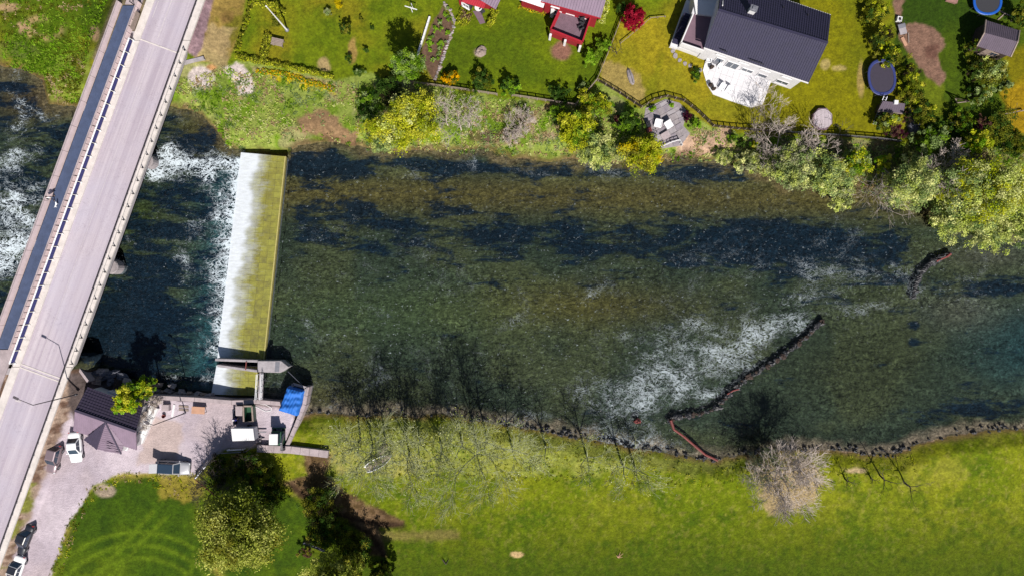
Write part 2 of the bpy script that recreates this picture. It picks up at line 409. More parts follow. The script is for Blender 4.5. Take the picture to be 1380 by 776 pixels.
# north-west meadow, worn rings and bright bank
NW = [(-80, -80), (162, -80), (130, 70), (104, 140), (64, 138), (52, 102), (28, 90), (-80, 84)]
put(two(A(84, 108, 12), A(124, 128, 26), sstep(.38, .66, n1)), region(NW, 8, 4)); put(A(58, 84, 8), region([(95, -30), (165, -60), (150, 60), (115, 45)], 8, 10)*.7)
put(two(A(104, 132, 34), A(140, 146, 60), n2), region([(62, 80), (128, 68), (106, 142), (64, 138)], 6, 5))
rg = np.exp(-((np.hypot((PX-58)/22, (PY-38)/14)-1)/.3)**2)
put(A(186, 156, 110), (rg*sstep(.38, .55, n2)).clip(0, 1)*.85); put(A(186, 152, 118), (spot(32, 37, 11, 9)+spot(128, 44, 8, 12)+spot(10, 10, 16, 7)).clip(0, 1)*.85)
put(A(94, 104, 50), region([(-60, 55), (50, 60), (60, 76), (-60, 88)], 6, 6)*.6)
# bank between gardens and water: fresh green, dead grass, soil
NB = [(228, 80), (300, 88), (345, 80), (452, 108), (500, 100), (560, 112), (670, 130), (776, 142), (806, 108), (862, 146), (898, 132), (960, 172), (1010, 180), (1210, 192), (1480, 200), (1480, 330), (1250, 300), (1000, 230), (690, 222), (400, 202), (300, 205), (264, 156), (222, 144)]
put(two(A(112, 140, 34), A(146, 160, 74), sstep(.35, .65, n2)), region(NB, 5, 4))
put(A(160, 152, 110), region(NB, 5, 4)*sstep(.55, .7, fbm(X, Y, 3, 81, 4))*.7)
put(A(150, 112, 92), region([(400, 158), (442, 147), (456, 166), (480, 178), (478, 194), (420, 186), (398, 176)], 6, 8)*.85)
put(A(186, 160, 128), region([(338, 90), (452, 112), (450, 120), (400, 108), (340, 98)], 5, 4)*.7)
put(A(206, 186, 20), region([(345, 94), (380, 96), (452, 118), (452, 126), (400, 116), (345, 102)], 4, 5)*sstep(.46, .6, n3)*.9)
put(A(214, 200, 196), (spot(270, 105, 19, 15, .2, .25)).clip(0, 1)); put(A(222, 206, 202), region([(302, 92), (318, 86), (334, 94), (344, 112), (340, 128), (322, 130), (314, 112)], 3, 5))
put(A(206, 150, 100), spot(286, 91, 8, 4, .3)*.9)
put(A(196, 160, 140), region([(930, 180), (985, 176), (1005, 186), (1100, 190), (1100, 206), (985, 204), (935, 208), (905, 212), (905, 196)], 5, 8)*sstep(.35, .55, n2)*.9)
put(A(170, 140, 125), region([(640, 165), (740, 150), (745, 185), (660, 200)], 6, 8)*sstep(.4, .6, n2)*.8)
put(A(70, 48, 42), spot(657, 185, 26, 9, .3)*.8); put(A(200, 150, 120), spot(745, 145, 12, 6)*.6)
put(A(98, 76, 60), region([(1100, 196), (1240, 190), (1380, 200), (1380, 290), (1260, 270), (1100, 240)], 8, 10)*.6)
# dry plot and brown gravel beside the road's north end
put(two(A(150, 126, 66), A(124, 118, 36), sstep(.4, .6, n2)), region([(290, -60), (345, -60), (318, 62), (304, 88), (262, 82), (262, 70)], 5, 4))
put(A(170, 148, 108), region([(284, 30), (312, 40), (306, 88), (266, 82), (268, 60)], 6, 8)*.8); put(A(110, 80, 50), spot(306, 23, 9, 9, .2, .8)*.6)
put(two(A(128, 104, 112), A(160, 132, 138), n3), region([(268, -60), (312, -60), (288, 2), (272, 64), (264, 76), (246, 66)], 3, 2))
# south bank: pale dead grass, mud track
put(A(196, 182, 110), (spot(450, 612, 26, 10)+spot(500, 625, 70, 18)).clip(0, 1)*.6)
put(two(A(176, 176, 96), A(150, 160, 60), n2), region([(430, 575), (560, 562), (700, 580), (890, 612), (1000, 616), (990, 640), (860, 636), (640, 640), (470, 640)], 14, 12)*.6)
put(A(186, 160, 122), region([(1010, 618), (1090, 612), (1108, 640), (1098, 676), (1040, 690), (1020, 660)], 12, 12)*.85)
put(A(206, 180, 140), spot(1153, 634, 14, 4, .3)*.9)
TR = [(405, 606), (445, 612), (438, 640), (478, 672), (545, 700), (545, 708), (512, 712), (520, 748), (500, 746), (478, 704), (420, 676), (380, 655), (376, 648), (412, 640)]
put(two(A(134, 104, 82), A(92, 66, 50), sstep(.4, .65, n3)), region(TR, 6, 6)*.9)
put(A(146, 122, 80), region([(505, 714), (620, 716), (620, 726), (520, 728)], 8, 6)*.5)
put(A(60, 42, 34), np.exp(-(rut/4)**2)*.8); put(A(206, 170, 130), spot(386, 690, 10, 12)*.8)
put(A(226, 190, 140), (spot(697, 747, 10, 5, .7)).clip(0, 1)*.9)
# south-west field with tractor arcs
SWF = [(66, 785), (94, 702), (126, 656), (165, 640), (262, 644), (300, 640), (380, 660), (420, 690), (420, 900), (40, 900)]
g = two(A(66, 92, 8), A(92, 112, 14), sstep(.4, .7, n1))
put(g, region(SWF, 3, 3)); put(A(46, 72, 6), region(SWF, 3, 3)*sstep(.5, .7, n2)*.6)
arc = np.zeros(X.shape)
for (cx, cy, r) in ((185, 850, 140), (185, 850, 122), (190, 845, 98)):
    arc = np.maximum(arc, np.exp(-((np.hypot((PX-cx), (PY-cy)*1.05)-r)/3.6)**2)*(np.abs(PX-cx) < r*.85))
for a, b in (((118, 790), (205, 690)), ((135, 792), (222, 698)), ((150, 790), (195, 720)), ((256, 775), (262, 745))):
    arc = np.maximum(arc, np.exp(-(seg_d([a, b], PX, PY)/3.4)**2))
put(A(112, 136, 24), arc*region(SWF, 3, 3)*(.3+.45*n3))
put(A(158, 140, 56), region([(212, 640), (262, 644), (270, 660), (262, 676), (216, 674)], 8, 8)*.75)
edge = np.abs(sdf([(60, 800), (94, 702), (126, 656), (165, 640), (262, 644), (300, 800)], PX, PY)+2)
put(A(166, 150, 70), np.exp(-(edge/7)**2)*sstep(.35, .6, n2)*.9)
put(A(190, 168, 150), spot(142, 662, 12, 9, .4)*.8)
# --- gravel yard and verge
dyp = sdf(YARD, PX, PY) + (n3-.5)*6
put(two(A(218, 204, 214), A(196, 182, 194), sstep(.4, .65, n1)), sstep(-2, 2, dyp)); put(A(212, 192, 184), sstep(-2, 2, dyp)*sstep(.55, .75, n1)*.3)
put(A(196, 172, 158), region([(205, 560), (245, 570), (240, 625), (185, 620)], 8, 8)*.6)
dv = np.maximum(LL(PY, -8)-PX, PX-RR(PY, 18 - 4*sstep(560, 640, PY)))
verge = (1-sstep(-3, 3, dv+(n3-.5)*10))*(PY > 492)
put(two(A(176, 152, 136), A(118, 92, 78), sstep(.42, .62, n3)), verge); put(A(132, 134, 60), verge*sstep(.62, .75, n2)*(PY > 640))
put(A(120, 108, 84), (1-sstep(-3, 3, dv))*(PY < 80)*(PX < 200))
put(A(100, 88, 86), region([(92, 484), (150, 494), (205, 520), (205, 536), (150, 534), (124, 548), (100, 566), (92, 548)], 3, 4))
# --- wet margin and river bed
put(A(106, 78, 58), sstep(-1.0, -.1, dRn)*(1-sstep(0, .2, dRn))*.75)
kb = 1/1.75
olive = two(A(88, 90, 62, 1.0), A(68, 76, 60, 1.0), sstep(.35, .65, n1))*.62
bed = olive
def bput(c, wgt):
    global bed
    bed = bed*(1-wgt[..., None]) + np.asarray(A(*c, 1.0))*.62*wgt[..., None]
up = PX > WEIR_R(PY)
bput((116, 98, 54), np.exp(-((PY-262-(PX-600)*.012)/26)**2)*up*.85*(PX < 1260)); bput((112, 94, 44), np.exp(-((PX-770)/150)**2-((PY-412)/28)**2)*.8)
bput((92, 104, 66), np.exp(-((PX-560)/190)**2-((PY-420)/40)**2)*.6); bput((72, 74, 50), np.exp(-((PX-1160)/110)**2-((PY-500)/50)**2)*.8)
bput((112, 104, 90), np.exp(-((PX-1300)/60)**2-((PY-420)/26)**2)*.7); bput((100, 92, 80), np.exp(-((PX-1330)/60)**2-((PY-345)/18)**2)*.7)
bput((40, 78, 88), np.exp(-((PX-1400)/90)**2-((PY-470)/70)**2)*.7); bput((110, 98, 60), np.exp(-((PX-440)/40)**2-((PY-535)/22)**2)*.8)
dn = ~up
bput((104, 86, 48), np.exp(-((PX-280)/50)**2-((PY-180)/40)**2)*dn); bput((110, 84, 56), np.exp(-((PX-40)/60)**2-((PY-135)/32)**2)*dn)
bput((84, 88, 34), np.exp(-((PX-185)/30)**2-((PY-295)/30)**2)*dn*.8); bput((56, 98, 106), np.exp(-((PX-WEIR_L(PY)+14)/34)**2)*dn*(PY > 230)*.8)
marg = 1-sstep(.3, 2.0, dRn + (n2-.5)*2)
bput((176, 146, 126), marg*(PY > 400)*up*.85); bput((150, 118, 84), marg*(PY < 330)*.6)
inr = sstep(-.05, .15, dRn)
weed = np.zeros(X.shape)
weed += up*.30*np.exp(-((PY-312-(PX-600)*.055)/44)**2)*sstep(372, 410, PX)*(1-sstep(1190, 1270, PX))
weed += up*.32*np.exp(-((PY-222-(PX-500)*.02)/17)**2)*(PX > 385)*(1-sstep(980, 1100, PX))
weed += .3*np.exp(-((PX-425)/36)**2-((PY-225)/26)**2) + .36*np.exp(-((PX-1330)/90)**2-((PY-385)/13)**2) + .34*np.exp(-((PX-1330)/110)**2-((PY-552)/22)**2)
weed += .42*np.exp(-((PX-1232)/8)**2-((PY-438)/5)**2) + +.4*np.exp(-((PX-1230)/10)**2-((PY-460)/8)**2) + .3*np.exp(-((PX-1060)/100)**2-((PY-330)/26)**2)
weed += dn*(.27 + .32*np.exp(-((PX-175)/60)**2-((PY-440)/55)**2)+.12*np.exp(-((PX-210)/40)**2-((PY-330)/50)**2)) - .16*marg
weed += up*.03
put(np.zeros(3), inr); col = col + bed*inr[..., None]
kk = (.86 + .28*n3)[..., None]; col = np.clip(col*kk, .002, .85)
nx, ny = len(gx), len(gy)
idx = np.arange(nx*ny).reshape(ny, nx)
F = np.stack([idx[:-1, :-1], idx[:-1, 1:], idx[1:, 1:], idx[1:, :-1]], -1).reshape(-1, 4)

m, N, L, out = nodes('ground_surface')
tc = N('TexCoord'); vec = tc.outputs['Object']; at = N('Attribute', attribute_name='Col')
wd = N('Attribute', attribute_name='weed'); bd = N('Attribute', attribute_name='bed')
mp = N('Mapping'); mp.inputs['Scale'].default_value = (.3, 1, 1); L(vec, mp.inputs[0])
nl = noise(N, L, mp.outputs[0], .5, 7, .72, .4); nfn = noise(N, L, vec, 3.2, 5, .75); nmd = noise(N, L, vec, 1.3, 5, .7)
nl = mrange(N, L, nl, .2, .8, .02, .98)
sumw = math_(N, L, 'ADD', math_(N, L, 'ADD', nl, wd.outputs['Fac']), mrange(N, L, nfn, 0, 1, -.09, .09))
wf = mrange(N, L, sumw, .67, .85, 0, 1, True)
wf = math_(N, L, 'MULTIPLY', wf, bd.outputs['Fac'])
base = mixc(N, L, math_(N, L, 'MULTIPLY', wf, .93), at.outputs[0], (.003, .011, .024))
vor = N('TexVoronoi'); vor.inputs['Scale'].default_value = 2.6; L(vec, vor.inputs['Vector'])
peb = mrange(N, L, vor.outputs['Color'], .1, .9, .55, 1.45)
gr = mrange(N, L, nfn, .28, .72, .62, 1.38)
gr = mixc(N, L, N('Attribute', attribute_name='gravel').outputs['Fac'], gr, mrange(N, L, nfn, .28, .72, .9, 1.1))
calm = mrange(N, L, noise(N, L, mp.outputs[0], .35, 4, .6, .5), .35, .65, .25, 1.0); fl = mrange(N, L, noise(N, L, mp.outputs[0], 2.2, 4, .65, .3), .3, .7, .72, 1.28)
bm = mixc(N, L, calm, mrange(N, L, nfn, .3, .7, .7, 1.3), math_(N, L, 'MULTIPLY', mrange(N, L, nfn, .32, .68, .15, 1.85), peb)); bm = mixc(N, L, 1.0, bm, fl, 'MULTIPLY')
amt = mixc(N, L, bd.outputs['Fac'], gr, bm)
base = mixc(N, L, 1.0, base, amt, 'MULTIPLY')
md = mrange(N, L, nmd, .3, .7, .66, 1.34); md = mixc(N, L, N('Attribute', attribute_name='gravel').outputs['Fac'], md, mrange(N, L, nmd, .3, .7, .93, 1.07)); base = mixc(N, L, 1.0, base, md, 'MULTIPLY')
b = N('BsdfPrincipled'); L(base, b.inputs['Base Color']); b.inputs['Roughness'].default_value = .95; b.inputs['Specular IOR Level'].default_value = .12
bp = N('Bump'); bp.inputs['Strength'].default_value = .7; bp.inputs['Distance'].default_value = .14
L(math_(N, L, 'ADD', nfn, math_(N, L, 'MULTIPLY', noise(N, L, vec, 9, 3), .5)), bp.inputs['Height']); L(bp.outputs[0], b.inputs['Normal'])
L(b.outputs[0], out.inputs[0]); M['ground'] = m
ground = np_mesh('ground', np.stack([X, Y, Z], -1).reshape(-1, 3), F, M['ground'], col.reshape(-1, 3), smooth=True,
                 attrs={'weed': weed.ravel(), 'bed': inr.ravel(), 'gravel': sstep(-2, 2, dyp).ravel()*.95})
ground['kind'] = 'structure'; ground['label'] = 'meadows, lawns, gravel yard and stony river bed'

# ------------------------------------------------------------------ water
def water_mat(name, tint, foamtop=.0):
    m, N, L, out = nodes(name)
    tc = N('TexCoord'); vec = tc.outputs['Object']; fa = N('Attribute', attribute_name='foam')
    mp = N('Mapping'); mp.inputs['Scale'].default_value = (.8, 1.15, 1); L(vec, mp.inputs[0])
    a = noise(N, L, mp.outputs[0], .9, 5, .62, 1.2); b_ = noise(N, L, mp.outputs[0], 2.1, 4, .6, 1.1); bg_ = noise(N, L, mp.outputs[0], .16, 4, .6, 1.0)
    # ridged wavelets: bright where a noise crosses its middle
    r1 = math_(N, L, 'SUBTRACT', 1.0, math_(N, L, 'ABSOLUTE', mrange(N, L, a, .3, .7, -2.4, 2.4)))
    r2 = math_(N, L, 'SUBTRACT', 1.0, math_(N, L, 'ABSOLUTE', mrange(N, L, b_, .3, .7, -2.2, 2.2)))
    pat = math_(N, L, 'ADD', math_(N, L, 'MULTIPLY', math_(N, L, 'MAXIMUM', r1, math_(N, L, 'MULTIPLY', r2, .92)), .75), mrange(N, L, bg_, .25, .75, -.30, .34))
    s = math_(N, L, 'ADD', pat, math_(N, L, 'SUBTRACT', math_(N, L, 'MULTIPLY', fa.outputs['Fac'], .95), 1.08))
    ff = mrange(N, L, s, .0, .36 if foamtop else .55, 0, foamtop or .52, True)
    tr = N('BsdfTransparent'); tr.inputs[0].default_value = (*tint, 1)
    gl = N('BsdfGlossy'); gl.inputs['Roughness'].default_value = .16
    lw = N('Fresnel'); lw.inputs[0].default_value = 1.33
    bp = N('Bump'); bp.inputs['Strength'].default_value = .3; bp.inputs['Distance'].default_value = .2
    rip = math_(N, L, 'ADD', noise(N, L, mp.outputs[0], 1.5, 4, .6, .8), math_(N, L, 'MULTIPLY', b_, .6))
    L(rip, bp.inputs['Height']); L(bp.outputs[0], lw.inputs['Normal']); L(bp.outputs[0], gl.inputs['Normal'])
    m1 = N('MixShader'); L(lw.outputs[0], m1.inputs[0]); L(tr.outputs[0], m1.inputs[1]); L(gl.outputs[0], m1.inputs[2])
    fd = N('BsdfDiffuse'); fd.inputs[0].default_value = (.54, .61, .67, 1); L(bp.outputs[0], fd.inputs['Normal'])
    fk = mrange(N, L, noise(N, L, mp.outputs[0], 3.4, 3, .6, .6), .63, .75, 0, .30, True); ff = math_(N, L, 'MAXIMUM', ff, math_(N, L, 'MULTIPLY', fk, mrange(N, L, fa.outputs['Fac'], .12, .4, .15, 1.0)))  # fine foam specks, also painting sparkle on the ripples as white colour
    m2 = N('MixShader'); L(ff, m2.inputs[0]); L(m1.outputs[0], m2.inputs[1]); L(fd.outputs[0], m2.inputs[2])
    L(m2.outputs[0], out.inputs[0]); return m
M['water'] = water_mat('clear_river_water', (.76, .85, .86)); M['rapid'] = water_mat('river_rapids_water', (.72, .84, .88), .85)
def wgrid(name, left, right, y0, y1, wl, foamf, m, st=.4, nxn=None):
    ys = np.arange(y0, y1+st*10, st*10); n = nxn
    u = np.linspace(0, 1, n)
    pxa = np.stack([np.full(n, left(y))*(1-u)+np.full(n, right(y))*u for y in ys]); pya = np.repeat(ys[:, None], n, 1)
    s = (H-wl)/H*.1
    x = (pxa-690)*s; y = (388-pya)*s
    zz = wl + .05*(fbm(x, y, 1.6, 91, 3)-.5)*np.ones_like(x)
    fo = foamf(pxa, pya, x, y)
    # far extension on the outer side
    idx = np.arange(x.size).reshape(x.shape)
    Fq = np.stack([idx[:-1, :-1], idx[1:, :-1], idx[1:, 1:], idx[:-1, 1:]], -1).reshape(-1, 4)
    o = np_mesh(name, np.stack([x, y, zz], -1).reshape(-1, 3), Fq, m, smooth=True, attrs={'foam': fo.ravel()})
    o['kind'] = 'structure'; return o
VEE = [(1108, 432), (1075, 462), (1040, 490), (1005, 512), (975, 540), (945, 560), (905, 566)]
def foam_up(px, py, x, y):
    n = fbm(x, y, 3.0, 101, 4); f = .30 + .18*(n-.5) + .10*np.exp(-((py-440)/70)**2)
    tri = sdf([(1110, 431), (1050, 408), (940, 424), (830, 476), (720, 530), (690, 575), (800, 596), (890, 606), (950, 622), (905, 568), (975, 540)], px, py)
    dv = seg_d(VEE, px, py)
    f += sstep(-16, 44, tri + (n-.5)*50)*(.27 + .15*np.exp(-((dv-34)/40)**2)*sstep(0, 60, dv+26)) 
    f -= .5*sstep(0, 10, 10-dv)*(tri < 6)
    right = sdf([(1112, 430), (975, 545), (905, 572), (960, 625), (1400, 600), (1400, 430), (1250, 410)], px, py)
    f -= .22*sstep(-8, 10, right)
    f += .30*np.exp(-((py-(578+(px-640)*.1))/14)**2)*sstep(600, 700, px)*(px < 900)
    f += .17*np.exp(-((px-1150)/85)**2-((py-362)/16)**2) + .24*np.exp(-((px-1205)/20)**2-((py-385)/22)**2) + .16*np.exp(-((px-940)/110)**2-((py-350)/22)**2)
    f += .16*np.exp(-((px-1250)/80)**2-((py-600)/10)**2) + .10*np.exp(-((px-700)/300)**2-((py-232)/14)**2)
    return f.clip(0, 1.1)
def foam_dn(px, py, x, y):
    n = fbm(x, y, 2.6, 111, 4); f = .22 + .34*(n-.5)
    lf = (px < LL(py, 20))
    f += lf*(.42*np.exp(-((px-20)/60)**2-((py-275)/40)**2) + .42*np.exp(-((px-10)/50)**2-((py-345)/34)**2) + .34*np.exp(-((px-20)/50)**2-((py-205)/24)**2) + .05)
    f += .5*np.exp(-((px-235)/38)**2-((py-212)/26)**2) + .35*np.exp(-((px-290)/30)**2-((py-218)/16)**2) + .4*np.exp(-((px-205)/14)**2-((py-238)/10)**2)
    f += .55*np.exp(-((px-157)/11)**2-((py-358)/20)**2)
    d = WEIR_L(py)-px
    f += .58*np.exp(-np.maximum(d, 0)/26)*(py > 215)*(py < 482) + .12*np.exp(-np.maximum(d, 0)/70)
    f += .30*np.exp(-((px-232)/18)**2-((py-510)/16)**2) + .2*np.exp(-((px-280)/14)**2-((py-510)/20)**2)
    f -= .15*np.exp(-((px-165)/55)**2-((py-440)/50)**2)
    return f.clip(0, 1.1)
wgrid('river_pool', lambda y: (WEIR_R(y)+3 if y < 486 else 354), lambda y: 2300, 170, 650, -1.0, foam_up, M['water'], .4, 470)
wgrid('river_rapids', lambda y: -900, lambda y: (WEIR_L(y)+3 if y < 484 else 289), 60, 560, -1.8, foam_dn, M['rapid'], .4, 300)
# ------------------------------------------------------------------ road, bridges
ZR = 2.0
def strip(name, fl, fr, y0, y1, z0, z1, m, parent=None, n=1, kind=None, origin=None):
    """slab between two lines given in the photograph's pixels at height z1"""
    b = MB(); ys = np.linspace(y0, y1, n+1)
    for a, c in zip(ys[:-1], ys[1:]):
        q = [P(fl(a), a, z1), P(fl(c), c, z1), P(fr(c), c, z1), P(fr(a), a, z1)]
        b.prism([(p.x, p.y) for p in q], z0, z1)
    return b.build(name, m, parent, kind=kind, origin=origin)

m, N, L, out = nodes('worn_asphalt')
tc = N('TexCoord'); vec = tc.outputs['Object']
mp = N('Mapping'); mp.inputs['Rotation'].default_value = (0, 0, math.radians(20)); L(vec, mp.inputs[0])
mp2 = N('Mapping'); mp2.inputs['Scale'].default_value = (1.6, .03, 1); L(mp.outputs[0], mp2.inputs[0])
streak = noise(N, L, mp2.outputs[0], 1.0, 4, .65); big = noise(N, L, vec, .12, 4); fine = noise(N, L, vec, 9, 3)
c = mixc(N, L, mrange(N, L, streak, .35, .68), A(232, 220, 229), A(200, 186, 200))
c = mixc(N, L, mrange(N, L, big, .4, .65, 0, .6), c, A(212, 205, 224)); c = mixc(N, L, mrange(N, L, fine, .3, .75, 0, .3), c, A(120, 108, 122))
crk = math_(N, L, 'ABSOLUTE', math_(N, L, 'SUBTRACT', noise(N, L, vec, .35, 5, .7, .6), .5)); c = mixc(N, L, mrange(N, L, crk, .0, .006, .35, 0), c, A(96, 86, 98)); mp3 = N('Mapping'); mp3.inputs['Scale'].default_value = (.55, .012, 1); L(mp.outputs[0], mp3.inputs[0]); c = mixc(N, L, mrange(N, L, noise(N, L, mp3.outputs[0], 1.0, 2), .42, .62, 0, .35), c, A(164, 150, 166))
b = N('BsdfPrincipled'); L(c, b.inputs['Base Color']); b.inputs['Roughness'].default_value = .92; b.inputs['Specular IOR Level'].default_value = .2
bp = N('Bump'); bp.inputs['Strength'].default_value = .25; bp.inputs['Distance'].default_value = .02; L(fine, bp.inputs['Height']); L(bp.outputs[0], b.inputs['Normal'])
L(b.outputs[0], out.inputs[0]); M['asphalt'] = m

RL = lambda y: LL(y, 47); RRr = lambda y: RR(y, -9)
Y0, Y1 = 55, 494                                       # expansion joints
yl = lambda y: y                                       # joints run square to the road
road = strip('road', RL, RRr, -1500, 2400, 1.88, ZR, M['asphalt'], kind='structure', n=8)
def along(px_, d):   # direction of the road
    a = P(px_(60), 60, ZR); b = P(px_(480), 480, ZR); return (b-a).normalized()
U = along(RL, 0); V = Vector((-U.y, U.x, 0))           # V points right across the road (east)
if V.x < 0: V = -V
# faint lane lines and joints on the road: thin sheets
b = MB()
for y in range(-60, 900, 1):
    pass
cl = lambda y: RL(y)*.56 + RRr(y)*.44
def paint(fx, y0, y1, wd, z=ZR+.004):
    a = P(fx(y0), y0, z); c = P(fx(y1), y1, z); return [a-V*wd/2, c-V*wd/2, c+V*wd/2, a+V*wd/2]
q = MB(); q.quad(*paint(lambda y: RL(y)*.9+RRr(y)*.1, 2, 24, .10)); q.quad(*paint(lambda y: RL(y)*.93+RRr(y)*.07, 96, 112, .10)); q.quad(*paint(lambda y: RL(y)*.93+RRr(y)*.07, 146, 156, .08))
q.quad(*paint(lambda y: RL(y)*.60+RRr(y)*.40, -40, 52, .09)); q.quad(*paint(lambda y: RL(y)*.61+RRr(y)*.39, 58, 485, .05)); q.quad(*paint(lambda y: RL(y)*.95+RRr(y)*.05, 560, 900, .10))
a = P(20.5, 539, ZR+.004); c = P(28, 541, ZR+.004); q.quad(a+U*.12, a-U*.12, c-U*.12, c+U*.12)
pm = q.build('lane_marking', M['marking'], road)

# road bridge
bo = P(150, 280, 0); bo.z = 2.0
rb = thing('road_bridge', 'pale concrete road bridge crossing the river with steel guard rails', 'bridge', bo)
strip('deck_slab', lambda y: LL(y, 36), lambda y: RR(y, 0), Y0, Y1, 1.15, 1.87, M['concrete'], rb, n=1)
# kerbs are parts in segments
for nm, fl, fr in (('kerb', lambda y: LL(y, 37), lambda y: LL(y, 46.8)), ('walkway_kerb', lambda y: RR(y, -8.8), lambda y: RR(y, 0))):
    ys = np.linspace(Y0, Y1, 13)
    for k in range(12):
        strip(nm, fl, fr, ys[k]+.12, ys[k+1]-.12, 1.872, ZR+.14, M['cream'], rb)
def rail_run(par, fx, y0, y1, npost, hz, mat_post, mat_rail, rw, infill=None, zb=ZR+.14, names=('post', 'rail'), two=True):
    ys = np.linspace(y0, y1, npost)
    tops = []
    me0 = None
    for k, y in enumerate(ys):
        base = P(fx(y), y, zb); tops.append(base)
        t = MB()
        t.box((base.x, base.y, zb+hz/2), (.06, .09, hz), math.atan2(U.y, U.x)); t.box((base.x, base.y, zb+.015), (.2, .16, .03), math.atan2(U.y, U.x))
        t.bar((base.x, base.y, zb+hz*.55), base+V*.22+Vector((0, 0, .03)), .04, .05)
        t.build(names[0], mat_post, par)
    for k in range(npost-1):
        a, c = tops[k], tops[k+1]
        r = MB(); r.bar(a+Vector((0, 0, hz+.02)), c+Vector((0, 0, hz+.02)), rw, .07); r.build(names[1], mat_rail, par)
        if two:
            r = MB(); r.bar(a+Vector((0, 0, hz*.5)), c+Vector((0, 0, hz*.5)), .05, .06); r.build('lower_rail', mat_rail, par)
        if infill:
            d = (c-a).normalized()*.14; i = MB(); i.bar(a+d+Vector((0, 0, hz*.5)), c-d+Vector((0, 0, hz*.5)), .03, hz*.72); i.build('gap_shade_panel', infill, par)
gl = thing('guard_rail', 'white steel guard rail with navy sheets standing in for the shaded gap beside the footbridge', 'guard rail', P(100, 270, ZR+.14))
rail_run(gl, lambda y: LL(y, 38.4), Y0, 489, 26, .95, M['whitemetal'], M['whitemetal'], .15, M['navy'], two=False)  # navy sheets added to paint the dark, shaded gap under the rail
gr_ = thing('guard_rail', 'thin grey guard rail along the downstream walkway edge of the road bridge', 'guard rail', P(175, 270, ZR+.14))
rail_run(gr_, lambda y: RR(y, -2.2), 68, 490, 25, .62, M['darkmetal'], M['cream'], .10, None, two=False)
gk = thing('crash_barrier', 'long dark steel crash barrier between the roadway and the right verge', 'barrier', P(215, 140, ZR+.14))
pts = [P(RR(y, -8.2), y, ZR+.0) for y in np.linspace(-40, 900, 60)]
for a, c in zip(pts[:-1], pts[1:]):
    r = MB(); r.bar(a+Vector((0, 0, .42)), c+Vector((0, 0, .42)), .07, .24); r.build('beam', M['darkmetal'], gk)
for a in pts:
    r = MB(); r.box((a.x, a.y, ZR+.24), (.08, .08, .5)); r.build('post', M['steel'], gk)
for y, nm in ((Y0, 0), (Y1, 1)):                        # joints across the deck
    a = P(RL(y), y-2, ZR+.01); c = a + V*((P(RRr(y), y, ZR)-a).length*.985)
    for o in ((0,) if nm == 0 else (-.22, .22)):
        r = MB(); r.bar(a+U*o, c+U*o, .16, .05); r.build('expansion_joint', M['cream'], rb)
for (px_, py_) in ((193, 219), (146, 362)):              # piers: only their rounded noses show
    nose = P(px_+5, py_-2, -.4); far = nose - V*7.5
    r = MB(); n = 10; poly = [(nose + V*(.9*math.cos(t)) + U*(.95*math.sin(t)))[:2] for t in np.linspace(-math.pi/2, math.pi/2, n)]
    poly += [(far + U*.95)[:2], (far - U*.95)[:2]]
    r.prism(poly, -2.6, -.2, .12); r.prism([(nose - V*1.3+U*.6)[:2], (nose - V*1.3-U*.6)[:2], (far - U*.6)[:2], (far+U*.6)[:2]], -.201, 1.15)
    r.build('pier', M['stone'], rb)
for y, sg in ((Y0-1, -1), (Y1+1, 1)):                      # abutments below the joints
    a = P(LL(y, 36), y, 1.1); c = P(RR(y, 0), y, 1.1)
    r = MB(); r.prism([(p.x, p.y) for p in (a, c, c+U*sg*-.9*-1, a+U*.9*sg)], -2.2, 1.86); r.build('abutment', M['concrete'], rb)
# kerb slabs on the embankments
for nm, y0, y1, fl, fr in (('kerb_strip', -1400, Y0-.5, lambda y: LL(y, 36), RL), ('kerb_strip', Y1+.5, 2300, lambda y: LL(y, 36), RL),
                           ('kerb_strip', -1400, Y0-.5, RRr, lambda y: RR(y, 0)), ('kerb_strip', Y1+.5, 2300, RRr, lambda y: RR(y, -1.5))):
    strip(nm, fl, fr, y0, y1, 1.6, ZR+.10, M['cream'], n=6, kind='structure')

# footbridge
ZF = 2.05
fo = P(60, 270, ZF)
fb = thing('footbridge', 'narrow footbridge with slate blue deck between pinkish parapets', 'footbridge', fo)
dl = lambda y: LL(y, 6.8); dr_ = lambda y: LL(y, 30.5)
strip('deck', dl, dr_, 8, 470, ZF-.35, ZF-.03, M['slate_deck'], fb)
pl = MB(); a0 = P(dl(9), 9, ZF); a1 = P(dl(470), 470, ZF); b0 = P(dr_(9), 9, ZF); nP = 300
for k in range(nP):
    t0 = k/nP; t1 = (k+.9)/nP; d = a1-a0; wv = b0-a0; hz = .012*random.random()
    pl.prism([(a0+d*t0)[:2], (a0+d*t1)[:2], (a0+d*t1+wv)[:2], (a0+d*t0+wv)[:2]], ZF-.028, ZF+hz)
pl.build('plank', M['slate_deck'], fb, kind='stuff')
for side, dd in ((0, 5.6), (1, 32.3)):
    for k in range(14):
        ya, yb = 6+k*33.2, 6+(k+1)*33.2-.35
        za = ZF+1.18
        # the wall's own foot line; its top leans out in the picture by parallax
        a = P(LL(ya, dd), ya, ZF-.3); c = P(LL(yb, dd), yb, ZF-.3)
        r = MB(); r.bar(a+Vector((0, 0, .58)), c+Vector((0, 0, .58)), .10, 1.16); pnl = r.build('parapet_panel', M['parapet'], fb)
        r = MB(); r.bar(a+Vector((0, 0, 1.195)), c+Vector((0, 0, 1.195)), .17, .06); r.build('handrail', M['concrete2'], fb)
        for t in (.0, .25, .5, .75):
            p = a.lerp(c, t) + V*(.085 if side else -.085)
            r = MB(); r.box((p.x, p.y, ZF+.28), (.045, .05, 1.05), math.atan2(U.y, U.x)); r.build('bracket', M['darktimber'] if t in (0,) else M['parapet'], pnl)
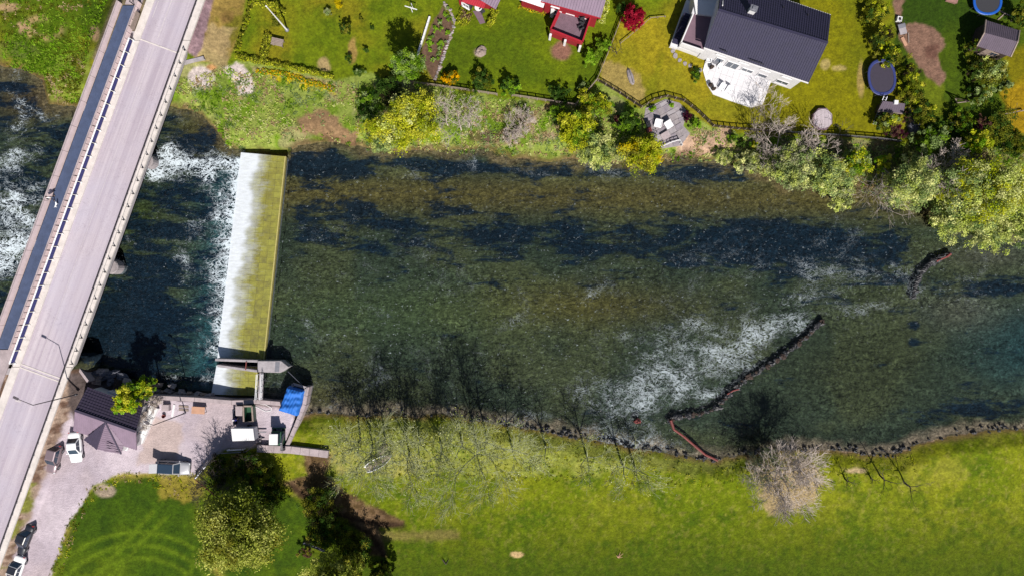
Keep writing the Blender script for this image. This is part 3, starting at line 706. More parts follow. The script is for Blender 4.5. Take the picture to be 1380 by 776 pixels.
for k, y in ((0, 150), (1, 330)):
    a = P(LL(y, 20), y, 0); r = MB(); r.box((a.x, a.y, -.4), (1.9, 1.0, 4.2), math.atan2(V.y, V.x)); r.build('pier', M['concrete'], fb)
strip('footpath', lambda y: LL(y, 9), lambda y: LL(y, 31), -1200, 6, 1.86, ZF-.02, M['concrete2'], kind='structure')
strip('footpath', lambda y: LL(y, 9), lambda y: LL(y, 31), 471, 2200, 1.86, ZF-.02, M['concrete2'], kind='structure')
# gate posts at the head of the footbridge
g = thing('handrail_frame', 'dark handrail frame at the top end of the footbridge', 'railing', P(176, 7, ZF))
for (x, y) in ((164, 3), (181, 7)):
    p = P(x, y, ZF); r = MB(); r.tube(p, p+Vector((0, 0, 1.15)), .06); r.build('post', M['darkmetal'], g)
    r = MB(); q0 = p+Vector((0, 0, 1.1)); r.bar(q0, q0+U*-1.0, .07, .07); r.bar(q0+Vector((0, 0, -.5)), q0+U*-1.0+Vector((0, 0, -.5)), .05, .05); r.build('rail', M['darkmetal'], g)
b = MB()
p = P(186, 17, ZF+.5); q_ = P(178, 40, ZF+.5); b.bar(p, q_, .08, .9)
tag(b.build('fence_panel', M['timber'], None, origin=(p.x, p.y, ZF)), 'short pale fence panel between the footbridge and the road at the top', 'fence')
for px_, py_, a_, l_ in ((252, 83, .42, 3.0),):       # wing wall by the upper right abutment
    p0, p1 = P(248, 86, .6), P(276, 79, .6)
    r = MB(); r.bar(p0+Vector((0, 0, -.4)), p1+Vector((0, 0, -.4)), .35, 1.6)
    tag(r.build('wing_wall', M['concrete'], origin=(p0.x, p0.y, 0)), 'short concrete wing wall at the top right bridge end', 'wall')
p0, p1 = P(100, 487, .9), P(120, 514, .9)
r = MB(); r.bar(p0+Vector((0, 0, -.9)), p1+Vector((0, 0, -.9)), .34, 2.2)
tag(r.build('wing_wall', M['concrete2'], origin=(p0.x, p0.y, 0)), 'white topped wing wall at the bridge end above the boulders', 'wall')

# ------------------------------------------------------------------ weir
def weir(name, A_, B_, C_, D_, zc, zf, nu, nv, label, grp=None):
    """sloping slab: A-B upper edge (foot to crest), D-C lower edge, laid in panels"""
    PA, PB, PC, PD = P(*A_, zf), P(*B_, zc), P(*C_, zc), P(*D_, zf)
    o = thing(name, label, 'weir', PC)
    pt = lambda u, v: (PB*(1-v)+PC*v)*(1-u) + (PA*(1-v)+PD*v)*u
    r = MB()
    c4 = [pt(0, 0), pt(1, 0), pt(1, 1), pt(0, 1)]
    r.prism([(p.x, p.y) for p in c4], -2.7, [p.z-.12 for p in c4]); r.build('base_slab', M['concrete'], o)
    g = random.Random(3)
    for i in range(nu):
        for j in range(nv):
            u0, u1 = (i+.012)/nu, (i+.988)/nu; v0, v1 = (j+.012)/nv, (j+.988)/nv
            q = [pt(u0, v0), pt(u1, v0), pt(u1, v1), pt(u0, v1)]; h = g.uniform(-.012, .012)
            r = MB(); r.prism([(p.x, p.y) for p in q], [p.z-.118 for p in q], [p.z+h for p in q], 0)
            r.build('slab_panel', M[g.choice(['moss', 'moss', 'moss2', 'moss3'])], o)
    r = MB(); r.bar(PB+Vector((.06, 0, -.3)), PC+Vector((.06, 0, -.3)), .14, .68); r.build('crest_sill', M['yellowsill'], o)
    # the sheet of water sliding over it
    nn, mm = 40, max(20, int((PB-PC).length/.25)); us = np.linspace(-.02, 1.04, nn); vs = np.linspace(.0, 1., mm)
    vv = np.array([[tuple(pt(u, v)+Vector((0, 0, .03))) for u in us] for v in vs]); idx = np.arange(nn*mm).reshape(mm, nn)
    Fq = np.stack([idx[:-1, :-1], idx[1:, :-1], idx[1:, 1:], idx[:-1, 1:]], -1).reshape(-1, 4)
    uu = np.repeat(us[None], mm, 0); ng = fbm(vv[..., 0]*.4, vv[..., 1], 1.1, 5, 4)
    vq = np.repeat(vs[:, None], nn, 1)
    t = uu + (ng-.5)*.38 + .12*(.5-vq)*2*(name == 'weir')
    fo = .12*sstep(-.1, .4, t) + .42*sstep(.28, .78, t) + .46*sstep(.66, .82, t)
    np_o = np_mesh('water_sheet', vv.reshape(-1, 3), Fq, M['sheet'], smooth=True, parent=o, origin=tuple(PC), attrs={'foam': fo.ravel()})
    np_o['kind'] = 'stuff'
    return o
M['moss'] = mat('mossy_weir_concrete', A(184, 174, 56), .8, .3, .9, .4, col2=A(140, 126, 44))
M['moss2'] = mat('olive_weir_concrete', A(176, 166, 56), .8, .3, 1.3, .4, col2=A(126, 114, 52))
M['moss3'] = mat('pale_weir_concrete', A(190, 181, 64), .8, .3, 1.1, .4, col2=A(150, 140, 50))
M['yellowsill'] = mat('yellowed_sill', A(214, 200, 120), .8, .2, 1.3, .3)
m, N, L, out = nodes('sliding_white_water'); tc = N('TexCoord'); vec = tc.outputs['Object']; fa = N('Attribute', attribute_name='foam')
mp = N('Mapping'); mp.inputs['Scale'].default_value = (.5, 1.8, 1); L(vec, mp.inputs[0])
nz = noise(N, L, mp.outputs[0], 1.8, 5, .7)
ff = mrange(N, L, math_(N, L, 'ADD', fa.outputs['Fac'], mrange(N, L, nz, .3, .7, -.14, .14)), .15, 1.1, 0.02, .84)
tr = N('BsdfTransparent'); tr.inputs[0].default_value = (.9, .93, .9, 1); fd = N('BsdfDiffuse'); fd.inputs[0].default_value = (.62, .66, .72, 1)
m2 = N('MixShader'); L(ff, m2.inputs[0]); L(tr.outputs[0], m2.inputs[1]); L(fd.outputs[0], m2.inputs[2]); L(m2.outputs[0], out.inputs[0]); M['sheet'] = m
weir('weir', (327, 206), (384, 211), (355, 484), (295, 484), -.97, -1.7, 6, 34, 'long sloping weir of mossy concrete panels with white water at its foot')
weir('fish_pass', (294, 492), (346, 494), (345, 533), (287, 531), -1.0, -1.65, 5, 4, 'small mossy side weir below the long one, next to the yard wall')
# piers, walkway and pipes
PT = [(347, 486), (379, 486), (389, 494), (377, 502), (347, 501)]
o = thing('pointed_pier', 'pale concrete river pier with a pointed nose beside the weir', 'pier', P(365, 494, -.2))
r = MB(); r.prism([P(x, y, .45)[:2] for x, y in PT], -2.4, .45, .06); r.build('body', M['concrete'], o)
r = MB(); r.prism([P(x, y, .5)[:2] for x, y in ((371, 487.5), (377, 487.5), (376, 500.5), (370, 500.5))], .451, .47); r.build('cover_plate', M['steel'], o)
o = thing('access_walkway', 'narrow grey access walkway from the yard wall to the pointed pier', 'walkway', P(349, 520, .4))
r = MB(); r.prism([P(x, y, .5)[:2] for x, y in ((349.5, 502.5), (355, 502.5), (353.5, 538), (347, 538))], .3, .45); r.build('deck', M['concrete'], o)
for dx in (349, 355.5):
    for yy in (504, 512, 520, 528, 536):
        p = P(dx-(yy-502)*.05, yy, .45); r = MB(); r.tube(p, p+Vector((0, 0, .95)), .03); r.build('post', M['whitemetal'], o)
    a, c = P(dx, 503, 1.4), P(dx-1.8, 537, 1.4); a.x = P(dx, 503, .45).x; c.x = P(dx-1.8, 537, .45).x; a.y = P(dx, 503, .45).y; c.y = P(dx, 537, .45).y
    r = MB(); r.bar(a, c, .06, .06); r.bar(a-Vector((0, 0, .45)), c-Vector((0, 0, .45)), .05, .05); r.build('handrail', M['whitemetal'], o)
o = thing('dividing_wall', 'thin white capped dividing wall between the long weir and the side weir', 'wall', P(320, 485, -.3))
for a_, c_ in (((290, 484.5), (347, 486.5)), ((293, 492.5), (347, 500))):
    p0, p1 = P(*a_, .0), P(*c_, .0); r = MB(); r.bar(p0-Vector((0, 0, 1.1)), p1-Vector((0, 0, 1.1)), .3, 2.2); r.build('wall_slab', M['concrete'], o)
a, c = P(332, 487, .1), P(331, 498, .1); r = MB(); r.bar(a, c, .12, .1)
tag(r.build('sluice_beam', M['rose'], origin=(a.x, a.y, 0)), 'short rusty red beam across the channel by the weir', 'beam')
# yard retaining walls, in lengths
def wall_run(label, pts, zt, zb, wd, n, m, name='retaining_wall', cat='wall', piece='wall_slab', gap=.02):
    o = thing(name, label, cat, P(pts[0][0], pts[0][1], 0))
    w_ = [P(x, y, zt) for x, y in pts]; seg = [(w_[i], w_[i+1]) for i in range(len(w_)-1)]; tot = sum((c-a).length for a, c in seg)
    for a, c in seg:
        k = max(1, round(n*(c-a).length/tot))
        for i in range(k):
            p0, p1 = a.lerp(c, i/k), a.lerp(c, (i+1)/k); d = (p1-p0).normalized()*gap
            h = random.uniform(-.02, .02)
            r = MB(); r.bar(p0+d-Vector((0, 0, (zt-zb)/2-h)), p1-d-Vector((0, 0, (zt-zb)/2-h)), wd, zt-zb); r.build(piece, m, o)
    return o
wall_run('low pale quay wall along the yard edge above the river', [(203, 535), (262, 538), (312, 542), (345, 541), (404, 546)], .35, -2.4, .55, 9, M['concrete2'])
wall_run('slanting white wall at the east side of the yard under the blue tarp', [(414, 521), (410, 545), (398, 575), (387, 600)], .5, -1.6, .5, 7, M['concrete2'])
wall_run('low wall of pale concrete blocks jutting from the yard into the meadow', [(346, 604), (392, 606), (442, 612)], .7, -.05, .95, 8, M['concrete2'])
wall_run('short white slab wall running down from the shrub in the yard', [(208, 548), (196, 572), (186, 596)], .5, 0.0, 1.1, 4, M['white'])
# ------------------------------------------------------------------ houses
def ribbed(a, b, c, d, rib=.3, row=None, h=.05, th=.14):
    """roof slope: a-b eave, d-c ridge; ribs run up the slope, rows step across it"""
    a, b, c, d = (Vector(q) for q in (a, b, c, d)); nrm = (b-a).cross(d-a).normalized()
    if nrm.z < 0: nrm = -nrm
    n = max(3, int((b-a).length/rib)); us = []
    for i in range(n):
        for t, k in ((0, 0), (.45, 0), (.6, 1), (.85, 1)): us.append(((i+t)/n, k))
    us.append((1, 0)); vs = [(0, 0), (1, 0)]
    if row:
        r = max(2, int((d-a).length/row)); vs = []
        for j in range(r): vs += [(j/r, 1), ((j+.96)/r, 0)]
        vs.append((1, 0))
    s = MB(); pts = []
    for v, kv in vs:
        for u, k in us: pts.append((a*(1-u)+b*u)*(1-v)+(d*(1-u)+c*u)*v + nrm*(k*h + kv*h*.9))
    W_ = len(us); fs = [(j*W_+i, j*W_+i+1, (j+1)*W_+i+1, (j+1)*W_+i) for j in range(len(vs)-1) for i in range(W_-1)]
    s.add(pts, fs)
    lo = [q-nrm*th for q in (a, b, c, d)]; s.add(lo+[q.copy() for q in (a, b, c, d)], [(3, 2, 1, 0), (0, 1, 5, 4), (1, 2, 6, 5), (2, 3, 7, 6), (3, 0, 4, 7)])
    return s
def window(par, c, u, wd, ht, nrm, frame=None, glass=None, n=1):
    """window in a wall: frame with panes; c centre, u along the wall, nrm outwards"""
    up = Vector((0, 0, 1)); c = Vector(c)
    f = MB()
    for s_ in (-1, 1): f.bar(c+u*(s_*(wd/2))-up*(ht/2)+nrm*.03, c+u*(s_*wd/2)+up*(ht/2)+nrm*.03, .09, .09)
    for s_ in (-1, 1): f.bar(c-u*(wd/2+.05)+up*(s_*ht/2)+nrm*.035, c+u*(wd/2+.05)+up*(s_*ht/2)+nrm*.035, .10, .09)
    for k in range(1, n): q = c+u*(wd*(k/n-.5)); f.bar(q-up*(ht/2)+nrm*.03, q+up*(ht/2)+nrm*.03, .07, .06)
    fo_ = f.build('window', frame or M['white'], par)
    g = MB(); q = c+nrm*.012
    g.quad(q-u*(wd/2)-up*(ht/2), q+u*(wd/2)-up*(ht/2), q+u*(wd/2)+up*(ht/2), q-u*(wd/2)+up*(ht/2)); g.build('pane', glass or M['glass'], fo_)
    s = MB(); q = c-up*(ht/2+.06)+nrm*.09; s.bar(q-u*(wd/2+.1), q+u*(wd/2+.1), .16, .05); s.build('sill', frame or M['white'], fo_)
def clap(par, poly, z0, z1, m, name='wall'):
    s = MB(); s.prism([p[:2] for p in poly], z0, z1); o = s.build(name, m, par); return o

# --- big white house, top right
EV, RG = 5.2, 8.3
eL, eR = P(949, 64, EV), P(1090, 111.5, EV); rR, rL = P(1115.5, 58, RG), P(968, 13.5, RG); nR = P(1119.5, 21, EV); nL = nR - (eR-eL)*1.04
u = (eR-eL).normalized(); vv = Vector((-u.y, u.x, 0))
hc = (eL+eR+nL+nR)/4; hc.z = 0
hs = thing('white_house', 'large white house with dark violet tiled gable roof and white terrace', 'house', hc)
ins = [eL+u*.35+vv*.55, eR-u*.45+vv*.55, nR-u*.45-vv*.55, nL+u*.35-vv*.55]
clap(hs, ins, -.3, EV-.12, M['whitewall'])
for q0, q1 in ((ins[0], ins[3]), (ins[1], ins[2])):            # gable triangles
    mid = (q0+q1)/2; s = MB(); w3 = u*.12
    s.add([q0+Vector((0, 0, EV-.13-q0.z)), q1+Vector((0, 0, EV-.13-q1.z)), Vector((mid.x, mid.y, RG-.32)), q0+w3+Vector((0, 0, EV-.13-q0.z)), q1+w3+Vector((0, 0, EV-.13-q1.z)), Vector((mid.x, mid.y, RG-.32))+w3],
          [(0, 1, 2), (5, 4, 3), (0, 3, 4, 1), (1, 4, 5, 2), (2, 5, 3, 0)]); s.build('gable', M['whitewall'], hs)
ribbed(eL, eR, rR, rL, .3, .42, .045).build('roof', M['roof_dark'], hs)
ribbed(nR, nL, rL, rR, .3, .42, .045).build('roof', M['roof_dark'], hs)
s = MB(); s.bar(rL+Vector((0, 0, .06)), rR+Vector((0, 0, .06)), .26, .1); s.build('ridge_cap', M['roof_dark'], hs)
for a_, c_ in ((eL, eR), (nL, nR)): s = MB(); o_ = -vv*.06 if a_ is eL else vv*.06; s.bar(a_+o_-Vector((0, 0, .12)), c_+o_-Vector((0, 0, .12)), .14, .12); s.build('gutter', M['white'], hs)
s = MB(); p = P(1015, 13, 8.6); s.box((p.x, p.y, 7.9), (.75, .6, 1.9), math.atan2(u.y, u.x)); ch = s.build('chimney', M['white'], hs)
s = MB(); s.box((p.x, p.y, 8.89), (.9, .75, .08), math.atan2(u.y, u.x)); s.box((p.x, p.y, 9.0), (.4, .34, .14), math.atan2(u.y, u.x)); s.build('cap', M['steel'], ch)
for (x, y, l) in ((976, 69, .9), (1020, 84, 1.9)):             # snow guards above the eave
    p = P(x, y, 5.95); s = MB(); s.bar(p-u*l/2, p+u*l/2, .08, .06)
    for t in (-.45, 0, .45): s.bar(p+u*l*t, p+u*l*t-Vector((0, 0, .22)), .04, .04)
    s.build('snow_guard', M['darkmetal'], hs)
for (x, y) in ((1055, 11), (1088, 21)):
    p = P(x, y, 6.1); s = MB(); s.tube(p-Vector((0, 0, .4)), p+Vector((0, 0, .35)), .08); s.build('vent_pipe', M['darkmetal'], hs)
for t, wd, ht, n in ((.20, 1.0, 1.9, 1), (.34, 1.6, 2.0, 2), (.50, 1.5, 1.0, 2), (.66, 1.2, 1.0, 1), (.87, 1.6, 1.0, 2)):
    c_ = ins[0]+(ins[1]-ins[0])*t; window(hs, (c_.x, c_.y, 1.3), u, wd, ht, -vv, M['white'] if t < .6 else M['whitewall'], None, n)
for t in (.18, .42, .64, .86): c_ = ins[0]+(ins[1]-ins[0])*t; window(hs, (c_.x, c_.y, 3.85), u, 1.2, 1.1, -vv, M['white'], None, 2)
for t in (.3, .65): c_ = ins[1]+(ins[2]-ins[1])*t; window(hs, (c_.x, c_.y, 3.6), vv, 1.1, 1.1, u, M['white'], None, 2)
# annexe with roof deck, west of the roof
zd = 3.0
dk = [P(935, 19, zd), P(919, 57, zd), P(950, 68, zd), P(966, 22, zd)]
hb = [P(925, 5, .0), P(904, 63.5, .0), P(957, 82, .0), P(985, 6, .0)]
clap(hs, [Vector((q.x, q.y, 0)) for q in (P(936, 6, zd), P(920.5, 56, zd), P(951, 68, zd), P(982, 14, zd))], -.3, zd-.05, M['whitewall'], 'annexe_wall')
s = MB(); s.prism([q[:2] for q in dk], zd-.049, zd); s.build('deck_floor', M['deckfloor'], hs)
pr = [P(935, 18, zd+.9), P(918, 58, zd+.9), P(949, 68.5, zd+.9)]
for a_, c_ in zip(pr[:-1], pr[1:]):
    s = MB(); a2, c2 = Vector((a_.x, a_.y, zd+.45)), Vector((c_.x, c_.y, zd+.45)); s.bar(a2, c2, .16, .92); s.build('parapet', M['white'], hs)
# entrance block with a white roof, beyond the deck
wb = [P(935, 0, 3.4), P(938, 19, 3.4), P(962, 22, 3.4), P(974, -8, 3.4), P(938, -14, 3.4)]
s = MB(); s.prism([q[:2] for q in wb], zd-.3, 3.4); s.prism([q[:2] for q in wb], -.3, zd-.31); s.build('flat_roof_block', M['white'], hs)
# outer stair with dark treads beside the white facade
s = MB(); s.prism([q[:2] for q in (P(924, 2, .0), P(901.5, 64.5, .0), P(911.5, 67.5, .0), P(918, 57, 0), P(934, 8, 0))], -.25, .62); s.build('stair_base', M['white'], hs)
for k in range(11):
    a_ = P(925.5-k*1.45, 22+k*3.6, 2.1-k*.14); s = MB(); s.box((a_.x, a_.y, 1.55-k*.09), (.95, .34, 1.9-k*.16), math.atan2(u.y, u.x)); s.build('stair_tread', M['roof_dark'], hs)
# ground floor ledge and terrace
s = MB(); s.prism([q[:2] for q in (P(912, 67, .0), P(918, 60, 0), P(957, 74, .0), P(955, 83, .0))], -.25, .9); s.build('plinth', M['white'], hs)
TER = [(952, 79), (947.5, 95), (953, 114), (961, 127), (985, 136), (1012, 145), (1028, 141), (1040, 108), (1052, 102), (955, 70)]
ter = strip and MB(); ter.prism([P(x, y, .25)[:2] for x, y in TER], -.3, .2)
to = ter.build('terrace', M['white'], None, origin=tuple(P(995, 110, 0)), kind='structure'); to['label'] = 'white paved terrace'
g = random.Random(4)
tp = np.array([P(x, y, .25)[:2] for x, y in TER])
for i in range(-2, 13):
    for j in range(-1, 9):
        o0 = P(952, 79, 0)+u*(i*.82)-vv*(j*.82-.2); q = [o0, o0+u*.8, o0+u*.8-vv*.8, o0-vv*.8]
        xs = np.array([p.x for p in q]); ys = np.array([p.y for p in q])
        if (sdf(tp, xs, ys) > .12).all():
            s = MB(); s.prism([p[:2] for p in q], .2, .235+g.uniform(-.006, .006)); s.build('paving_slab', M['terr'], to, origin=tuple(P(995, 110, 0)))
# terrace furniture
def stool_table(name, label, cat, p, r, h, m, grp=None):
    o = thing(name, label, cat, p); s = MB(); s.lathe((p.x, p.y, p.z), [(r, h-.05), (r, h)], 18); s.build('top', m, o)
    for t in range(4):
        a_ = t*math.pi/2+.5; s = MB(); s.tube((p.x+math.cos(a_)*r*.75, p.y+math.sin(a_)*r*.75, p.z), (p.x+math.cos(a_)*r*.6, p.y+math.sin(a_)*r*.6, p.z+h-.05), .03); s.build('leg', M['steel'], o)
    return o
def chair(label, p, rz, m, grp=None, w_=.55, name='garden_chair', cushion=None):
    o = thing(name, label, 'chair', p, grp, rz); R = Matrix.Rotation(rz, 3, 'Z')
    T = lambda x, y, z: (p.x+(R@Vector((x, y, 0))).x, p.y+(R@Vector((x, y, 0))).y, p.z+z)
    def bx(nm, c, sz, mm): s = MB(); s.box(c, sz); q = s.build(nm, mm, None); me = q.data; q.location = (0, 0, 0); q.parent = o; return q
    bx('seat', (0, 0, .42), (w_, w_, .07), cushion or m); bx('backrest', (0, -w_/2, .68), (w_, .07, .5), m)
    for sx in (-1, 1):
        bx('armrest', (sx*w_/2, 0, .62), (.06, w_, .04), m)
        for sy in (-1, 1): bx('leg', (sx*w_*.44, sy*w_*.44, .2), (.05, .05, .4), m)
    return o
zt = .24
stool_table('round_table', 'round pale metal table at the northwest corner of the white terrace', 'table', P(962.5, 83, zt), .62, .72, M['steel'])
for k, (dx, dy, rz) in enumerate(((-9, 0, -1.5), (0, -6.4, 3.1), (6.5, 6.5, .8))):
    chair(('white garden chair west of the round terrace table', 'white garden chair beyond the round terrace table', 'white garden chair southeast of the round terrace table')[k], P(962.5+dx, 83+dy+1, zt), rz+math.pi, M['whitemetal'], 'chairs round the terrace table', .5)
for k, (x, y) in enumerate(((957.5, 92), (956.5, 116), (960.5, 121))):
    p = P(x, y, zt); o = thing('flower_pot', ('small dark potted plant near the round terrace table', 'upper dark flower pot at the curved terrace edge', 'lower dark flower pot at the curved terrace edge')[k], 'flower pot', p)
    s = MB(); s.lathe(p, [(.18, 0), (.26, .36), (.23, .36), (.2, .3)], 12); s.build('pot', M['darkstone'], o)
    s = MB(); s.blob(p+Vector((0, 0, .5)), (.28, .28, .25), 5+k, 9, 6, .4); s.build('plant', M['darktimber'], o)
for k, (x, y) in enumerate(((972, 119), (981, 122.5))):
    chair(('white sun chair at the south terrace edge, the western one', 'white sun chair at the south terrace edge, the eastern one')[k], P(x, y, zt), 2.6, M['whitemetal'], 'sun chairs at the terrace edge', .7)
o = thing('garden_bench', 'brown slatted bench with cushions by the terrace windows', 'bench', P(1010, 97, zt), None)
p = P(1010, 97, zt)
for k in range(4):
    s = MB(); q = p - vv*(k*.17-.25)+Vector((0, 0, .45)); s.bar(q-u*.75, q+u*.75, .14, .05); s.build('slat', M['darktimber'], o)
for sx in (-1, 1): s = MB(); q = p+u*(sx*.65); s.bar(q-vv*.3+Vector((0, 0, .21)), q+vv*.3+Vector((0, 0, .21)), .08, .42); s.build('leg', M['darktimber'], o)
for k, (x, y, r) in enumerate(((907, 69, 3.0), (910, 75.5, 3.6), (916, 81.5, 2.8), (923, 86, 2.8), (930, 89, 2.8), (943, 95, 3.2))):
    p = P(x, y, .04); s = MB(); s.blob(p, (r*.1, r*.1, .07), 50+k, 12, 6, .12)
    tag(s.build('stepping_stone', M['stone'], origin=tuple(p)), ('first', 'second', 'third', 'fourth', 'fifth', 'sixth')[k]+' round stepping stone from the white stair to the terrace', 'stepping stone', 'stepping stones across the lawn')

# --- red house at the top edge
zr = 4.8
a_, b_, c_ = P(751, 8, zr), P(809.5, 24.5, zr), P(816, 0, zr+.6); u2 = (b_-a_).normalized(); v2 = Vector((-u2.y, u2.x, 0))
W0 = a_-u2*2.2
hr = thing('red_house', 'red timber house with mauve roof and a roof deck, at the top edge', 'house', (W0+u2*4+v2*4)*1)
hr.location.z = 0
rt = [W0, b_, b_+v2*4.2+Vector((0, 0, 2.0)), W0+v2*4.2+Vector((0, 0, 2.0))]
ribbed(*rt, .36, None, .04).build('roof', M['roof_mauve'], hr)
rt2 = [b_+v2*8.4, W0+v2*8.4, rt[3], rt[2]]; ribbed(*rt2, .36, None, .04).build('roof', M['roof_mauve'], hr)
wl_ = [W0+u2*.5+v2*.5, b_-u2*.4+v2*.5, b_-u2*.4+v2*7.9, W0+u2*.5+v2*7.9]; clap(hr, wl_, -.3, zr-.1, M['redwood'])
s = MB(); s.bar(a_-u2*2.2-v2*.06-Vector((0, 0, .1)), b_-v2*.06-Vector((0, 0, .1)), .12, .12); s.build('gutter', M['red'], hr)
for t in (.25, .5, .75): q = wl_[0]+(wl_[1]-wl_[0])*t; window(hr, (q.x, q.y, 1.5), u2, 1.1, 1.1, -v2, M['white'], None, 2); 
q = wl_[0]+(wl_[1]-wl_[0])*.2; window(hr, (q.x, q.y, 3.6), u2, 1.0, 1.0, -v2, M['white'], None, 2)
# lower roof strip to the left
lo = [P(699, 0, 2.7), P(732, 11, 2.7), P(738, -8, 3.3), P(704, -18, 3.3)]
ribbed(*lo, .3, None, .03).build('lower_roof', M['white'], hr)
clap(hr, [Vector((q.x, q.y, 0)) for q in (P(703, 0, 2.5), P(732, 9, 2.5), P(745, -20, 2.5), P(712, -32, 2.5))], -.3, 2.55, M['redwood'], 'side_wall')
# deck on the wing
zk = 1.9; D4 = [P(754.5, 12, zk+.9), P(742, 40, zk+.9), P(785, 57, zk+.9), P(796, 24, zk+.9)]; D4 = [Vector((q.x, q.y, 0)) for q in D4]
cen = sum(D4, Vector())/4; In = [q+(cen-q)*.09 for q in D4]
clap(hr, In, -.3, zk-.2, M['redwood'], 'wing_wall'); s = MB(); s.prism([q[:2] for q in D4], zk-.199, zk-.03); s.build('deck_slab', M['red'], hr)
e1 = (In[3]-In[0]); e2 = (In[1]-In[0])
nb_ = 16
for k in range(nb_):
    q0 = In[0]+e2*(k/nb_); q1 = In[0]+e2*((k+.93)/nb_); r0 = In[3]+(In[2]-In[3])*(k/nb_); r1 = In[3]+(In[2]-In[3])*((k+.93)/nb_)
    s = MB(); s.prism([q0[:2], r0[:2], r1[:2], q1[:2]], zk-.029, zk+random.uniform(0, .008)); s.build('deck_board', M['deckfloor'], hr)
for i in range(4):
    if i == 3: continue
    a1, c1 = D4[i], D4[(i+1) % 4]
    s = MB(); s.bar(a1+Vector((0, 0, zk+.45)), c1+Vector((0, 0, zk+.45)), .1, .9); s.build('balustrade', M['red'], hr)
    s = MB(); s.bar(a1+Vector((0, 0, zk+.93)), c1+Vector((0, 0, zk+.93)), .2, .06); s.build('handrail', M['red'], hr)
for t in (.03, .5, .97):
    q = D4[1]+(D4[2]-D4[1])*t; s = MB(); q2 = q-v2*.25; s.box((q2.x, q2.y, .87), (.3, .3, 1.74), math.atan2(u2.y, u2.x)); s.build('pillar', M['white'], hr)
q = D4[0]-u2*.9-v2*.2; s = MB(); s.box((q.x, q.y, 1.2), (.45, .25, 2.4)); s.build('downpipe_box', M['white'], hr)
for k, (x, y) in enumerate(((783.5, 24.5), (784.5, 31), (782, 39))):
    p = P(x, y, zk+.02); chair(('dark deck chair on the red roof deck nearest the house wall', 'dark deck chair in the middle of the red roof deck', 'dark deck chair on the red roof deck nearest the railing')[k], p, [.3, -.4, .5][k], M['black'], 'dark chairs on the red roof deck', .62, 'deck_chair')

# --- small red house, top centre
zs = 3.1
a_, b_ = P(643, -2, zs), P(668, 13, zs); u3 = (b_-a_).normalized(); v3 = Vector((-u3.y, u3.x, 0))
h3 = thing('red_cottage', 'small red cottage with lilac roof and cluttered porch, at the top edge', 'cottage', Vector((a_.x, a_.y, 0)))
a0_ = a_-u3*2; ribbed(a0_, b_, b_+v3*3.2+Vector((0, 0, 1.6)), a0_+v3*3.2+Vector((0, 0, 1.6)), .34, None, .04).build('roof', M['roof_mauve'], h3)
clap(h3, [P(622, -14, 0), P(619.5, 8, 0), P(628, 6.5, 0), P(655, 12, 0), P(668, 14, 0), P(672, -8, 0)], -.2, 2.6, M['redwood'])
q0, q1 = P(621, 8, 1.9), P(655, 14, 1.9); ribbed(P(622, 3, 2.2), P(652, 12, 2.2), P(655, 4, 2.9), P(628, -6, 2.9), .3, None, .03).build('porch_roof', M['red'], h3)
q = P(628, 8, 1.2); window(h3, q, u3, .9, 1.0, -v3, M['white'], None, 2)
for k, (x, y) in enumerate(((625, 8), (629, 9.5))): s = MB(); p = P(x, y, 0); s.box((p.x, p.y, .5), (.5, .4, 1.0)); s.build('porch_box', M['white'], h3)
p = P(645, 13.5, 0); stool_table('round_table', 'round white table on the porch of the red cottage', 'table', p, .5, .75, M['white'])
s = MB(); s.prism([P(x, y, .03)[:2] for x, y in ((637, 15), (648, 16), (654, 31), (647, 33))], -.1, .05)
tag(s.build('garden_path', M['deckfloor'], origin=tuple(P(645, 24))), None, None, None, 'structure')
for k, (x, y) in enumerate(((634, 9), (650, 15))):
    chair(('dark porch chair left of the round white table', 'dark porch chair right of the round white table')[k], P(x, y+2, 0), 2.8+k, M['black'], 'porch chairs at the red cottage', .55)

# --- L-shaped house by the bridge
zr = 3.9; ze = 2.2
RL_, RR_ = P(101, 552.5, zr), P(183, 581, zr-.05)
uL, uR = P(118, 521, ze), P(192, 548, ze); dL, dR_ = P(98.5, 580, ze), P(184, 606, ze)
hl = thing('riverside_house', 'house with purple tiled roof and hipped wing, between bridge road and yard', 'house', Vector((RL_.x+3, RL_.y-1, 0)))
ribbed(uR, uL, RL_, RR_, .36, .36, .05).build('roof', M['roof_purple'], hl)
ribbed(dL, dR_, RR_, RL_, .3, None, .055).build('roof', M['roof_mauve'], hl)
s = MB(); s.bar(RL_+Vector((0, 0, .05)), RR_+Vector((0, 0, .05)), .3, .1); s.build('ridge_cap', M['roof_purple'], hl)
AP = P(142, 568, zr-.02); w1, w2, w3_, w4 = P(112.5, 592, ze-.05), P(130, 605, ze-.1), P(163.5, 611.5, ze-.1), P(166.5, 599, ze+.15)
